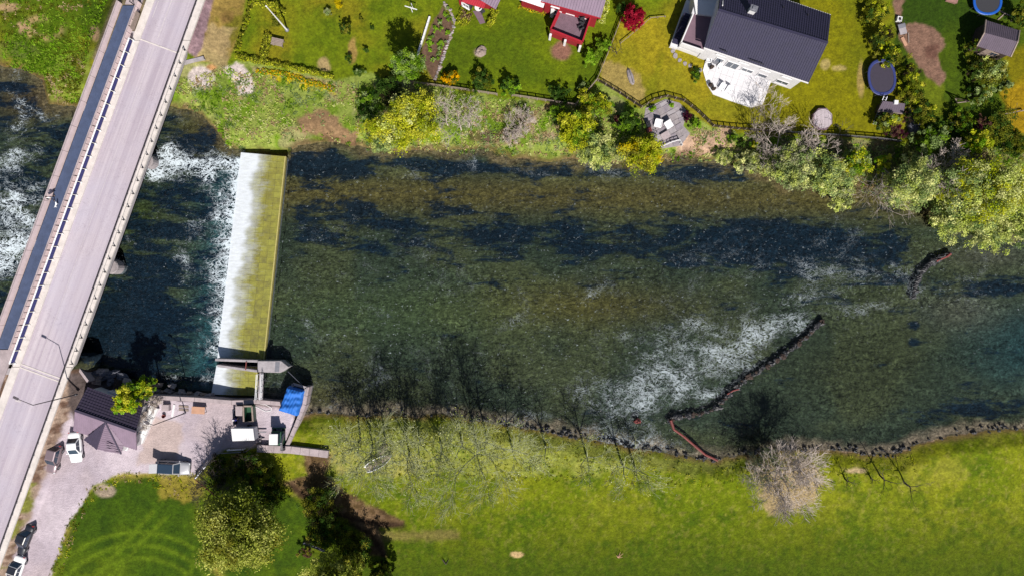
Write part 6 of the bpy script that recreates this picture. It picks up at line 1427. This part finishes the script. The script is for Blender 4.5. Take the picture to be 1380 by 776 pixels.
def bare(label, bx, by, tx, ty, h, spread, bark='palebark', depth=4, nb=4, r=.13, name='bare_tree', cat='bare tree', grp=None, leaves=None, nleaf=0, lsize=.14, seed=0, first=.25, tw=.5, zt=None):
    """leafless tree: recursive limbs and twigs; optional budding leaves. (tx,ty): where the middle of its crown shows"""
    b = P(bx, by, 0); b.z = max(gz(b.x, b.y), -1.1); b = P(bx, by, b.z); top = P(tx, ty, h); g = random.Random(seed+int(bx*7+by)); o = thing(name, label, cat, b, grp)
    trunk, limb, twig = MB(), MB(), MB(); tips = []
    ax = (top-b)
    def grow(p, d, l, r_, lev):
        n = 2 if lev < depth else 1
        for i in range(n):
            d = (d+Vector((g.uniform(-1, 1), g.uniform(-1, 1), g.uniform(-.3, .5)))*.22).normalized(); q = p+d*(l/n)
            (limb if lev <= 1 else twig).tube(p, q, max(.016, r_), max(.014, r_*.7), 5 if lev <= 1 else 3, False); r_ *= .72; p = q
            if lev >= depth-1: tips.append(p)
            if lev < depth:
                for k in range(nb if i == n-1 else max(1, nb-2)):
                    a = g.uniform(0, 6.28); s_ = d.orthogonal().normalized(); t_ = d.cross(s_); dd = (d*g.uniform(.45, 1.0)+(s_*math.cos(a)+t_*math.sin(a))*g.uniform(.5, 1.0)*tw*1.6).normalized()
                    grow(p, dd, l*g.uniform(.5, .78), r_*.6, lev+1)
    trunk.tube(b-Vector((0, 0, .2)), b+ax*first, r, r*.8, 7, False)
    p0 = b+ax*first
    for k in range(nb+1):
        a = 6.283*k/(nb+1)+g.uniform(-.3, .3); d = (ax.normalized()*g.uniform(.5, 1.2)+Vector((math.cos(a), math.sin(a), .1))*spread).normalized(); grow(p0, d, ax.length*g.uniform(.32, .5), r*.6, 1)
    trunk.build('trunk', M[bark], o); limb.build('limbs', M[bark], o, kind='stuff'); twig.build('twigs', M[bark], o, kind='stuff')
    if leaves:
        T_ = np.array([tuple(t) for t in tips]); w = VG.integers(0, len(T_), nleaf); pos = T_[w]+VG.normal(size=(nleaf, 3))*.28
        v, f = quads(pos, VG.normal(size=(nleaf, 3))+np.array([0, 0, .6]), lsize*VG.uniform(.6, 1.4, nleaf), VG)
        pal = PAL[leaves]; cb = np.array(pal)[VG.integers(0, len(pal), len(T_))][w]*VG.uniform(.7, 1.3, (nleaf, 1)); bo_ = np_mesh('leaves', v, f, M['leaf'], np.repeat(cb.clip(0, .85), 4, 0), o, tuple(b)); bo_['kind'] = 'stuff'
    return o
S_, T_ = 'shrub', 'tree'
# --- north garden
leafy('big bright yellow-green tree on the bank, widest crown in the middle of the top bank', 549, 164, 52, 42, 3.6, 3.0, ['lime', 'lime', 'pale', 'lime'], 13000, .19, T_, T_, tr=.2, lobe=.35)
leafy('round mid-green tree at the foot of the planted bed', 551, 92, 24, 24, 4.6, 4.0, ['green', 'sage', 'green'], 7000, .17, T_, T_, lobe=.12)
leafy('dark green shrub mass left of the big yellow-green tree', 500, 150, 24, 26, 1.7, 1.5, ['green', 'dark', 'sage'], 3500, .17)
leafy('dark shrub between the round tree and the big yellow-green tree', 524, 122, 24, 22, 1.6, 1.5, ['dark', 'darker'], 3000, .17)
leafy('grey-green low bush overhanging the water left of the yellow-green tree', 516, 190, 32, 20, .9, 1.2, ['sage', 'pale', 'sage'], 4200, .16)
leafy('grey-green clipped dome on the north lawn', 442, 17, 6.5, 6.5, .6, .55, ['grey', 'sage'], 900, .08, lobe=.05)
leafy('yellow rounded bush at the top edge of the north lawn', 457, 5, 7.5, 8.5, .5, .55, ['yellow'], 1000, .09, lobe=.08)
leafy('dark round conifer shrub standing alone on the north lawn', 466, 38, 10, 9, 1.1, 1.1, ['olive', 'dark'], 1600, .11)
leafy('tiny bush near the top of the north lawn, next to the conifer shrub', 486, 25, 3.5, 3.5, .3, .35, ['olive'], 260, .08)
leafy('tiny dark sapling in the middle of the north lawn', 501, 38, 3.5, 5, .4, .5, ['dark'], 260, .09)
leafy('small bright sapling bush above the round mid-green tree', 493, 70, 5, 5, .5, .55, ['bright', 'dark'], 420, .1)
leafy('small dark shrub on the worn strip of the north lawn', 470, 80, 7, 7, .5, .5, ['dark', 'olive'], 620, .11)
leafy('pale low shrub at the lower end of the north lawn', 484, 98, 10, 8, .6, .6, ['sage', 'dark'], 900, .12)
leafy('golden flowering bush behind the bank fence', 607, 106, 14, 12, 1.2, 1.1, ['gold', 'gold', 'olive'], 2000, .14)
leafy('dark round shrub by the fence, left of the pair below the red houses', 649, 110, 19, 17, 1.3, 1.2, ['dark', 'dark', 'olive'], 2800, .15)
leafy('loose mid-green shrub by the fence, right of the dark round shrub', 687, 116, 16, 15, 1.3, 1.2, ['green', 'dark', 'bright'], 2000, .16)
for k, (x, y, r, n, q) in enumerate(((798, 78, 14, 1700, 'upper'), (811, 62, 13, 1500, 'lower'))):
    leafy(('bright green bush in front of the board fence, larger one', 'bright green bush in front of the board fence, one nearer the red maple')[k], x, y, r, r, 1.1, 1.1, ['green', 'bright'], n, .14)
leafy('dark bush on the lawn corner inside the kinked fence', 752, 127, 17, 13, 1.0, 1.0, ['dark'], 1900, .14)
leafy('pale thin bush in the corner beside the kinked fence', 785, 118, 9, 9, .8, .8, ['sage', 'dark'], 700, .12)
leafy('dark green bush just outside the fence corner on the bank', 752, 152, 18, 14, 1.0, 1.0, ['dark', 'green'], 1900, .15)
leafy('yellow-green spreading shrub outside the fence kink', 800, 142, 30, 20, 1.4, 1.2, ['lime', 'green', 'olive'], 4200, .16)
leafy('lime tree on the bank right of the bare pinkish shrub', 776, 176, 30, 28, 2.6, 2.2, ['lime', 'green', 'lime'], 6000, .18, T_, T_)
leafy('grey-green tree with its edge over the water, left of the yellow ball tree', 806, 204, 32, 28, 2.0, 2.0, ['pale', 'sage', 'pale'], 6500, .17, T_, T_)
leafy('rounded yellow tree on the waterline below the patio', 864, 206, 33, 30, 2.4, 2.2, ['lime', 'yellow', 'lime', 'olive'], 6800, .18, T_, T_, lobe=.15)
leafy('dark green bushy tree left of the patio', 848, 166, 24, 17, 1.5, 1.4, ['dark', 'green'], 3200, .16)
leafy('small reddish bush beside the dark green tree left of the patio', 832, 158, 7, 7, .5, .5, ['plum', 'brown'], 500, .1)
leafy('crimson maple at the head of the fence, the only red tree', 853, 25, 19, 18, 1.9, 1.7, 'red', 4800, .14, T_, T_, lobe=.1)
leafy('dark bush at the top edge left of the red maple', 838, 12, 9, 9, 1.0, .9, ['dark'], 900, .13)
leafy('green shrub at the west corner of the white terrace', 938, 101, 9, 12, .7, .7, ['green', 'dark'], 1100, .12)
leafy('plum coloured shrub on the east side of the patio', 927, 157, 8.5, 8, .7, .7, 'plum', 900, .11)
leafy('bright green shrub below the plum shrub by the patio', 937, 168, 10, 9, .6, .6, ['bright', 'green'], 1000, .12)
for k, (x, y, r, pl, lb) in enumerate(((986, 186, 9, ['green', 'dark'], 'small green shrub on the bare bank below the picket fence'), (1000, 195, 7, ['dark'], 'dark tuft shrub right of the small green shrub on the bare bank'), (975, 211, 15, ['pale', 'grey'], 'grey-green bush at the waterline below the picket fence'), (905, 142, 5, ['bright'], 'small lime tuft at the top of the patio'), (880, 148, 6, ['bright'], 'lime tuft between pink paving and patio fence'), (1018, 196, 10, ['green', 'lime'], 'green shrub left of the spreading bare tree'))):
    leafy(lb, x, y, r, r*.85, .5, .55, pl, int(40*r+r*r*6), .12)
# hedge of round bushes and clipped hedges in the north-west garden
HB = [(337, 5), (336.5, 12), (334, 18), (332.6, 25.5), (330, 32), (329, 38), (326, 46), (323, 54), (321, 61.6), (319, 68)]
proto = None
for k, (x, y) in enumerate(HB):
    c = P(x, y, .4)
    if proto is None: proto = o = leafy('small round bush in the row along the dry plot', x, y, 4.6, 4.6, .42, .42, ['olive', 'lime'], 700, .08, 'round_bush', 'bush', 'row of round bushes along the dry plot', lobe=.05)
    else: o = copy_tree(proto); o.location = (c.x, c.y, gz(c.x, c.y)); o.rotation_euler.z = k*1.3
    o['label'] = ('topmost', 'second', 'third', 'fourth', 'fifth', 'sixth', 'seventh', 'eighth', 'ninth', 'lowest')[k] + ' small round bush in the row along the dry plot'
def hedge(label, pts, wd, h, pal, dens=60, size=.10, name='hedge'):
    o = thing(name, label, 'hedge', P(pts[0][0], pts[0][1], 0)); w_ = [P(x, y, h*.5) for x, y in pts]; V_, F_, C_ = [], [], []; n0 = 0
    pal = PAL[pal] if isinstance(pal, str) else sum((PAL[q] for q in pal), [])
    st = MB()
    for a, c in zip(w_[:-1], w_[1:]):
        L_ = (c-a).length; n = int(L_*dens*wd*1.7); t = VG.uniform(0, 1, n); e = np.array(c-a)/L_; sd = np.array([-e[1], e[0], 0]); an = VG.uniform(0, 6.28, n); rr = VG.uniform(.45, 1, n)**.5
        bump = 1+.25*np.sin(t*L_*4+L_); pos = np.array(a)+np.outer(t, np.array(c-a))+np.outer(np.cos(an)*rr*bump, sd)*wd/2; pos[:, 2] = h*.5+np.sin(an)*rr*h*.5*bump
        nr = VG.normal(size=(n, 3))*.6+np.outer(np.cos(an), sd)*.7; nr[:, 2] += np.sin(an)+.9
        v, f = quads(pos, nr, size*VG.uniform(.7, 1.4, n), VG); V_.append(v); F_.append(f+n0); n0 += len(v); cb = np.array(pal)[VG.integers(0, len(pal), n)]*VG.uniform(.65, 1.3, (n, 1)); C_.append(np.repeat(cb.clip(0, .85), 4, 0))
        for k in range(max(2, int(L_/.8))): q = a.lerp(c, (k+.5)/max(2, int(L_/.8))); st.tube((q.x, q.y, 0), (q.x, q.y, h*.7), .03, .02, 4, False)
    np_mesh('foliage', np.concatenate(V_), np.concatenate(F_), M['leaf'], np.concatenate(C_), o, tuple(P(pts[0][0], pts[0][1], 0))); st.build('stems', M['bark'], o, kind='stuff'); return o
hedge('long low clipped hedge casting a black shadow below the north lawn', [(317, 76), (350, 83), (400, 93), (450, 104)], .75, .9, ['olive', 'lime'], 190, .11)
hedge('thick clipped hedge with bumps beside the grey garden table', [(361, 48), (359, 60), (356, 70), (354, 82)], 1.1, .95, ['olive', 'lime', 'olive'], 230, .11)
hedge('curved clipped hedge under the top of the flagpole', [(342, 3), (356, 6), (370, 7), (379, 14), (378, 24)], 1.0, .9, ['olive', 'lime'], 230, .11)
hedge('short clipped hedge crossed by the flagpole', [(371, 22), (371, 36)], 1.0, .7, ['olive'], 230, .11)
hedge('straggly flower hedge of gold and green under the long low hedge', [(345, 96), (380, 99), (420, 112), (452, 122)], .8, .35, ['gold', 'green', 'gold', 'bright'], 70, .13, 'flower_border')
hedge('oval flower bed with yellow rim and pink middle in front of the red cottage', [(618, 20), (626, 23), (634, 27)], 2.2, .55, ['olive', 'lime'], 200, .11, 'flower_bed')
hedge('pink heather filling the oval flower bed', [(622, 20), (635, 24)], 1.1, .75, ['plum', 'brown', 'straw'], 200, .1, 'flower_bed')
hedge('yellow-green hedge right of the red cottage porch', [(667, 14), (664, 26), (658, 35)], 1.0, .9, ['lime', 'olive'], 220, .11)
hedge('thin yellow-green border below the lower white roof of the red house', [(700, 7), (718, 13), (736, 18)], .8, .5, ['lime', 'olive', 'gold'], 160, .11)
hedge('pale green border along the east wall of the red house', [(820, -4), (815, 15), (810, 32)], .9, .6, ['pale', 'lime'], 150, .11)
# plants in the bed
for k, (x, y, r) in enumerate(((600, 20, 4), (593, 30, 5), (605, 25, 5), (586, 39, 5), (595, 39, 4), (582, 51, 5), (579, 60, 6), (595, 59, 8), (592, 71, 4.5), (579, 68, 4), (590, 80, 4), (583, 81, 4), (603, 44, 4.5), (604, 12, 3))):
    leafy(('first', 'third', 'second', 'fourth', 'fifth', 'seventh', 'ninth', 'eighth', 'eleventh', 'tenth', 'thirteenth', 'twelfth', 'sixth', 'topmost')[k]+' leafy green plant from the top in the stone-edged bed', x, y, r, r, .25, .25, ['sage', 'green', 'bright'] if k % 3 else ['bright'], int(60+r*r*8), .12, 'garden_plant', 'plant', 'plants in the stone-edged bed', lobe=.2)
# --- right bank: tall pale trees, bare trees, hedgerows
RT = [(1012, 220, 22, 18, 1.2, 1.2, ['pale', 'grey'], 2600, 'pale small tree at the left end of the right bank grove'), (1066, 226, 36, 30, 3.0, 2.6, ['pale', 'grey', 'sage'], 6500, 'pale green tree under the spreading bare tree'), (1112, 238, 30, 30, 3.0, 2.6, ['pale', 'sage'], 5600, 'pale tree second from the left over the water'),
      (1132, 262, 20, 22, 1.6, 1.8, ['pale', 'grey'], 2800, 'pale low tree reaching farthest over the water left of the thin bare tree'), (1150, 222, 24, 22, 2.6, 2.2, ['lime', 'sage', 'green'], 3600, 'yellow-green tree behind the pale riverside trees'), (1225, 248, 34, 36, 3.4, 3.0, ['pale', 'pale', 'sage'], 7400, 'full pale green tree right of the thin bare tree'),
      (1300, 250, 40, 38, 4.5, 3.4, ['pale', 'lime', 'sage'], 7800, 'tall yellow-green tree behind the right corner clump'), (1285, 296, 32, 30, 2.2, 2.2, ['pale', 'sage', 'pale'], 6200, 'pale tree leaning over the short stone weir'), (1345, 262, 46, 44, 5.0, 3.8, ['pale', 'lime', 'pale'], 9500, 'largest pale tree in the right corner clump'),
      (1330, 306, 34, 30, 3.0, 2.6, ['pale', 'pale', 'sage'], 6500, 'pale tree lowest over the river in the right corner'), (1378, 300, 30, 34, 4.0, 3.0, ['pale', 'sage'], 5600, 'pale tree cut by the right edge of the picture'), (1186, 220, 14, 12, 1.2, 1.2, ['bright', 'lime'], 1200, 'small bright shrub above the thin bare tree'),
      (1313, 192, 22, 18, 2.0, 1.8, ['lime', 'bright'], 3000, 'bright lime shrub at the end of the bare shrub fan'), (1255, 190, 24, 20, 2.0, 1.8, ['green', 'sage'], 2800, 'mid green shrub left of the bare shrub fan'), (1316, 262, 14, 12, 5.6, 1.6, ['yellow', 'lime'], 1300, 'yellow tinged bush top in the right grove')]
for x, y, rx, ry, zc, rz, pl, n, lb in RT: leafy(lb, x, y, rx*1.1, ry*1.08, zc, rz, pl, int(n*1.25), .19, T_, T_, 'pale trees on the right bank', lobe=.3)
DK = [(1176, 12, 16, 24, ['dark', 'olive'], 'dark hedge shrub at the top edge beside the bare earth'), (1186, 50, 15, 22, ['dark', 'darker', 'olive'], 'dark hedge shrub left of the handcart'), (1200, 78, 14, 16, ['olive', 'dark', 'lime'], 'olive hedge shrub above the oval trampoline'), (1222, 96, 14, 18, ['olive', 'darker'], 'olive shrub right of the oval trampoline'),
      (1228, 126, 16, 20, ['olive', 'dark'], 'olive shrub beside the playhouse gable'), (1246, 152, 20, 18, ['dark', 'olive'], 'dark shrub right of the blue-grey tarpaulin'), (1192, 166, 16, 16, ['olive', 'sage', 'dark'], 'grey-green shrub below the ladder foot'), (1296, 164, 18, 18, ['dark', 'green'], 'dark green shrub below the low timber frame'),
      (1262, 178, 22, 14, ['dark'], 'dark shrub in the hedgerow behind the bare fan shrub'), (1345, 172, 22, 26, ['dark', 'dark', 'olive'], 'broad dark shrub left of the ochre patch'), (1365, 196, 22, 20, ['dark', 'olive'], 'dark shrub below the ochre patch'), (1308, 66, 8, 14, ['dark'], 'dark shrub in the shade of the shed'),
      (1312, 92, 10, 18, ['dark', 'darker'], 'dark hedge piece below the shed corner'), (1334, 102, 20, 24, ['pale', 'olive', 'sage'], 'pale flowering shrub in front of the shed'), (1320, 128, 14, 14, ['dark', 'sage'], 'dark-footed shrub below the pale flowering shrub'), (1372, 24, 14, 20, ['dark'], 'dark shrub right of the shed at the frame edge'), (1352, 110, 10, 22, ['sage', 'olive'], 'thin grey-green shrub right of the pale flowering shrub')]
for x, y, rx, ry, pl, lb in DK: leafy(lb, x, y, rx*1.18, ry*1.12, 1.3, 1.3, pl+(['olive', 'lime'] if 'olive' in pl and x < 1260 else ['olive']), int(rx*ry*8), .16, S_, S_, 'hedgerow shrubs on the right', lobe=.3)
leafy('brown-purple leafless looking shrub in the right hedgerow', 1320, 170, 13, 20, 1.4, 1.3, ['brown', 'plum'], 1700, .13)
leafy('rusty brown shrub above the thin bare tree', 1206, 178, 18, 14, 1.2, 1.0, ['brown', 'plum'], 1700, .13)
leafy('dark reddish shrub right of the playhouse', 1220, 158, 8, 14, 1.2, 1.1, ['brown', 'darker'], 1000, .13)
bare('wide spreading bare tree with pale limbs beside the octagonal pool', 1040, 208, 1066, 186, 6.0, 1.25, 'palebark', 4, 4, .15, seed=3)
bare('bare pinkish tree right of the wide spreading one', 1098, 212, 1110, 196, 4.8, 1.1, 'palebark', 4, 3, .12, seed=5)
bare('thin bare tree hanging over the water between two pale trees', 1192, 210, 1180, 272, 2.6, .55, 'palebark', 4, 3, .11, seed=8)
bare('fan-shaped bare shrub with upright straw twigs among the pale trees', 1262, 240, 1280, 214, 5.5, .75, 'palebark', 4, 4, .12, seed=9)
bare('small bare tree casting its shadow on the white terrace', 1021, 188, 1044, 176, 5.0, .8, 'bark', 4, 3, .14, seed=12)
bare('small pinkish budding tree at the terrace corner', 1026, 146, 1031, 134, 3.4, .7, 'palebark', 4, 3, .07, seed=14)
for k, (x, y) in enumerate(((1052, 176), (1088, 184), (1128, 182))): bare(('bare sapling left of the octagonal pool', 'bare sapling at the fence beside the octagonal pool', 'bare sapling right of the octagonal pool')[k], x, y, x+12, y-5, 3.2, .7, 'bark', 3, 3, .05, seed=30+k)
for k, (x, y, tx, ty) in enumerate(((622, 176, 614, 150), (632, 172, 634, 146), (604, 170, 592, 146))): bare(('pale bare willow on the bank below the golden bush, middle one', 'pale bare willow on the bank nearest the dark pit', 'pale bare willow on the bank nearest the yellow-green tree')[k], x, y, tx, ty, 4.2, .7, 'palebark', 4, 3, .1, seed=40+k)
bare('pinkish grey bare shrub on the bank below the fence', 702, 172, 702, 158, 2.6, 1.3, 'palebark', 4, 4, .07, seed=50); bare('low bare shrub right of the dark pit on the bank', 690, 186, 694, 178, 1.8, 1.4, 'palebark', 4, 4, .06, seed=51)
bare('leafless sapling on the ochre lawn by the board fence', 832, 74, 828, 62, 2.0, .9, 'bark', 3, 3, .05, seed=52)
bare('bare sapling casting a long shadow at the ochre patch on the right', 1369, 153, 1376, 148, 3.5, .5, 'bark', 3, 2, .06, seed=53)
# --- south side
leafy('large round grey-green tree at the bottom beside the mown field', 321, 716, 60, 56, 6.0, 4.2, ['canopy', 'canopy', 'olive', 'canopy'], 19000, .22, T_, T_, tr=.28, lobe=.2)
leafy('dense tree cut by the bottom edge below the muddy track', 450, 776, 44, 36, 5.5, 4.2, ['canopy', 'olive', 'canopy'], 10000, .21, T_, T_, tr=.2)
leafy('dark tree at the bottom edge right of the muddy track', 512, 790, 28, 24, 3.6, 3.4, ['dark', 'olive', 'green'], 4200, .2, T_, T_, tr=.16)
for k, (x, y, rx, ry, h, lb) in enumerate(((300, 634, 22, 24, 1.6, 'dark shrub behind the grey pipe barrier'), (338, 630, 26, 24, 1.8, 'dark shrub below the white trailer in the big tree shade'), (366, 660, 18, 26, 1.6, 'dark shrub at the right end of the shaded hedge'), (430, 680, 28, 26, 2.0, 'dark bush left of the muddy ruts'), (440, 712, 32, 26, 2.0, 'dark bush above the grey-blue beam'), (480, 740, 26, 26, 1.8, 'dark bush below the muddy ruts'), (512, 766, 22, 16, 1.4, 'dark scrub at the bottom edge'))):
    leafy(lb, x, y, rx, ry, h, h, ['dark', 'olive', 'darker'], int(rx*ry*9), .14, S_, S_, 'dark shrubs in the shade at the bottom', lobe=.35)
leafy('brown twiggy bush beside the dark tree and the beam', 412, 742, 14, 12, .9, .8, ['brown', 'olive'], 1200, .13)
leafy('yellow-green tree over the purple tiled roof edge', 172, 540, 20, 20, 3.4, 2.0, ['lime', 'bright', 'lime'], 4200, .17, T_, T_)
leafy('darker green tree at the water behind the yellow-green one', 192, 521, 20, 16, 2.4, 1.8, ['green', 'dark', 'lime'], 3000, .17, T_, T_)
bare('brown twiggy shrub between the purple roof and the white slab', 190, 566, 187, 562, 1.8, 1.1, 'palebark', 4, 4, .07, seed=60); bare('bare shrub at the upper end of the white slab', 202, 545, 200, 538, 1.6, 1.1, 'palebark', 4, 4, .06, seed=61)
bare('bare tree at the yard edge throwing a lacy shadow on the gravel', 296, 650, 274, 666, 5.0, .8, 'bark', 4, 4, .12, seed=62); bare('small bare tree behind the trailer throwing a lacy shadow', 340, 626, 330, 634, 3.6, .8, 'bark', 4, 3, .09, seed=63)
BT = [(486, 592, 0, 0, 6.0), (503, 606, 0, 0, 7.5), (519, 590, 0, 0, 6.0), (552, 612, 0, 0, 8.0), (566, 594, 0, 0, 5.0), (596, 606, 0, 0, 7.0), (623, 598, 0, 0, 5.5), (644, 606, 0, 0, 10.5), (656, 592, 0, 0, 7.5), (690, 602, 0, 0, 6.0), (735, 600, 0, 0, 4.5), (790, 612, 0, 0, 5.5), (838, 624, 0, 0, 6.5), (856, 630, 0, 0, 4.5)]
for k, (x, y, tx, ty, h) in enumerate(BT):
    bare(('first', 'second', 'third', 'fourth', 'fifth', 'sixth', 'seventh', 'eighth', 'ninth', 'tenth', 'eleventh', 'twelfth', 'thirteenth', 'fourteenth')[k]+' thin budding tree from the left in the row on the south bank', x, y, x+(x-690)*.0105*h*.75, y+(y-388)*.0105*h*.75, h, .42+.12*(k*7 % 5)/2, 'greybark', 4, 4 if k in (1, 3, 7) else 3, .15, 'budding_tree', 'tree', 'budding trees along the south bank', 'canopy' if k % 3 else 'bud', 650 if k < 10 else 260, .11, seed=70+k, first=.35, tw=.45)  # left trees carry extra grass-coloured leaves, added to thicken their shadow on the water
bare('round twiggy grey-pink tree on the south bank, its shadow on the pool', 1042, 622, 1064, 650, 7.0, .75, 'palebark', 4, 5, .17, seed=90, first=.3, tw=.55)
bare('low twiggy bush at the foot of the grey-pink tree', 1030, 622, 1032, 628, 2.4, 1.2, 'greybark', 4, 4, .06, seed=91, leaves='grey', nleaf=500)
bare('pale twiggy bush right of the grey-pink tree', 1096, 628, 1100, 634, 2.4, 1.2, 'palebark', 4, 3, .06, seed=92)
for k, (x, y, tx, ty, h) in enumerate(((1139, 645, 1146, 652, 2.2), (1186, 640, 1200, 655, 3.6), (1219, 650, 1238, 664, 4.2), (1174, 644, 1178, 648, 1.4))):
    bare(('short dead stem by the sandy patch on the south bank', 'dead dark sapling left of the taller dead one on the south bank', 'taller dead dark tree right of the other on the south bank', 'low dead stump between the two dead stems')[k], x, y, tx, ty, h, .8, 'bark', 3, 2, .12, seed=95+k, first=.4)
# --- rough grass and weeds on the banks, tussocks on the meadow
def sample(poly, n, wfun=None):
    xs = [p[0] for p in poly]; ys = [p[1] for p in poly]; x = VG.uniform(min(xs), max(xs), n*3); y = VG.uniform(min(ys), max(ys), n*3); k = sdf(poly, x, y) > 0
    if wfun is not None: k &= VG.uniform(0, 1, len(x)) < wfun(x, y)
    return x[k][:n], y[k][:n]
def tufts(name, label, poly, n, size, pal, wf=None, up=1.0):
    x, y = sample(poly, n, wf); X_ = (x-690)*.1; Y_ = (388-y)*.1
    ii = np.clip(np.searchsorted(gx, X_), 1, len(gx)-1); jj = np.clip(np.searchsorted(gy, Y_), 1, len(gy)-1); z_ = Z[jj, ii]
    m = 6; pos = np.repeat(np.stack([X_, Y_, z_], 1), m, 0)+VG.normal(size=(len(X_)*m, 3))*np.array([size*.9, size*.9, 0]); pos[:, 2] += VG.uniform(.02, size*.9, len(pos))
    v, f = quads(pos, VG.normal(size=(len(pos), 3))*.6+np.array([0, 0, up]), size*VG.uniform(.5, 1.3, len(pos)), VG, 1.8); pal = np.array(sum((PAL[q] for q in pal), []))
    big = fbm(X_, Y_, 2.0, 9, 3); ci = np.clip((big*1.6-.3)*len(pal)+VG.normal(size=len(X_))*.8, 0, len(pal)-1).astype(int)
    c = np.repeat(pal[ci], m, 0)*VG.uniform(.75, 1.2, (len(pos), 1))*.85; o = np_mesh(name, v, f, M['leaf'], np.repeat(c.clip(0, .85), 4, 0)); o['kind'] = 'stuff'; o['label'] = label
tufts('weeds', 'rough green weeds and dead grass on the north bank', [(300, 92), (452, 112), (555, 118), (670, 134), (776, 148), (862, 150), (960, 176), (1010, 182), (1210, 196), (1400, 200), (1400, 290), (1250, 276), (1000, 218), (690, 208), (400, 188), (300, 195), (275, 150), (232, 140), (240, 110)], 4600, .16, ['green', 'sage', 'straw', 'pale', 'bright'], lambda x, y: np.where((x > 398) & (x < 480) & (y > 146), .2, np.where((x > 866) & (x < 932) & (y > 134) & (y < 202), 0, 1)))
tufts('undergrowth', 'pale rough grass along the south bank', [(425, 572), (560, 566), (700, 584), (880, 614), (960, 624), (1150, 614), (1236, 606), (1236, 640), (1100, 660), (880, 652), (640, 646), (470, 640), (420, 600)], 1100, .10, ['olive', 'lime', 'olive', 'green'])
tufts('rough_grass', 'rough grass and weeds on the northwest bank', [(0, 0), (155, 0), (120, 80), (100, 138), (66, 134), (54, 98), (0, 84)], 1200, .15, ['green', 'bright', 'olive', 'straw'], lambda x, y: .3+.7*sstep(40, 90, y))
tufts('verge_weeds', 'weeds and dead grass fringing the yard and the mown field', [(66, 776), (92, 700), (122, 652), (165, 634), (262, 638), (268, 650), (262, 672), (215, 672), (205, 650), (165, 652), (134, 664), (108, 704), (84, 776)], 420, .11, ['straw', 'olive', 'lime', 'straw'])
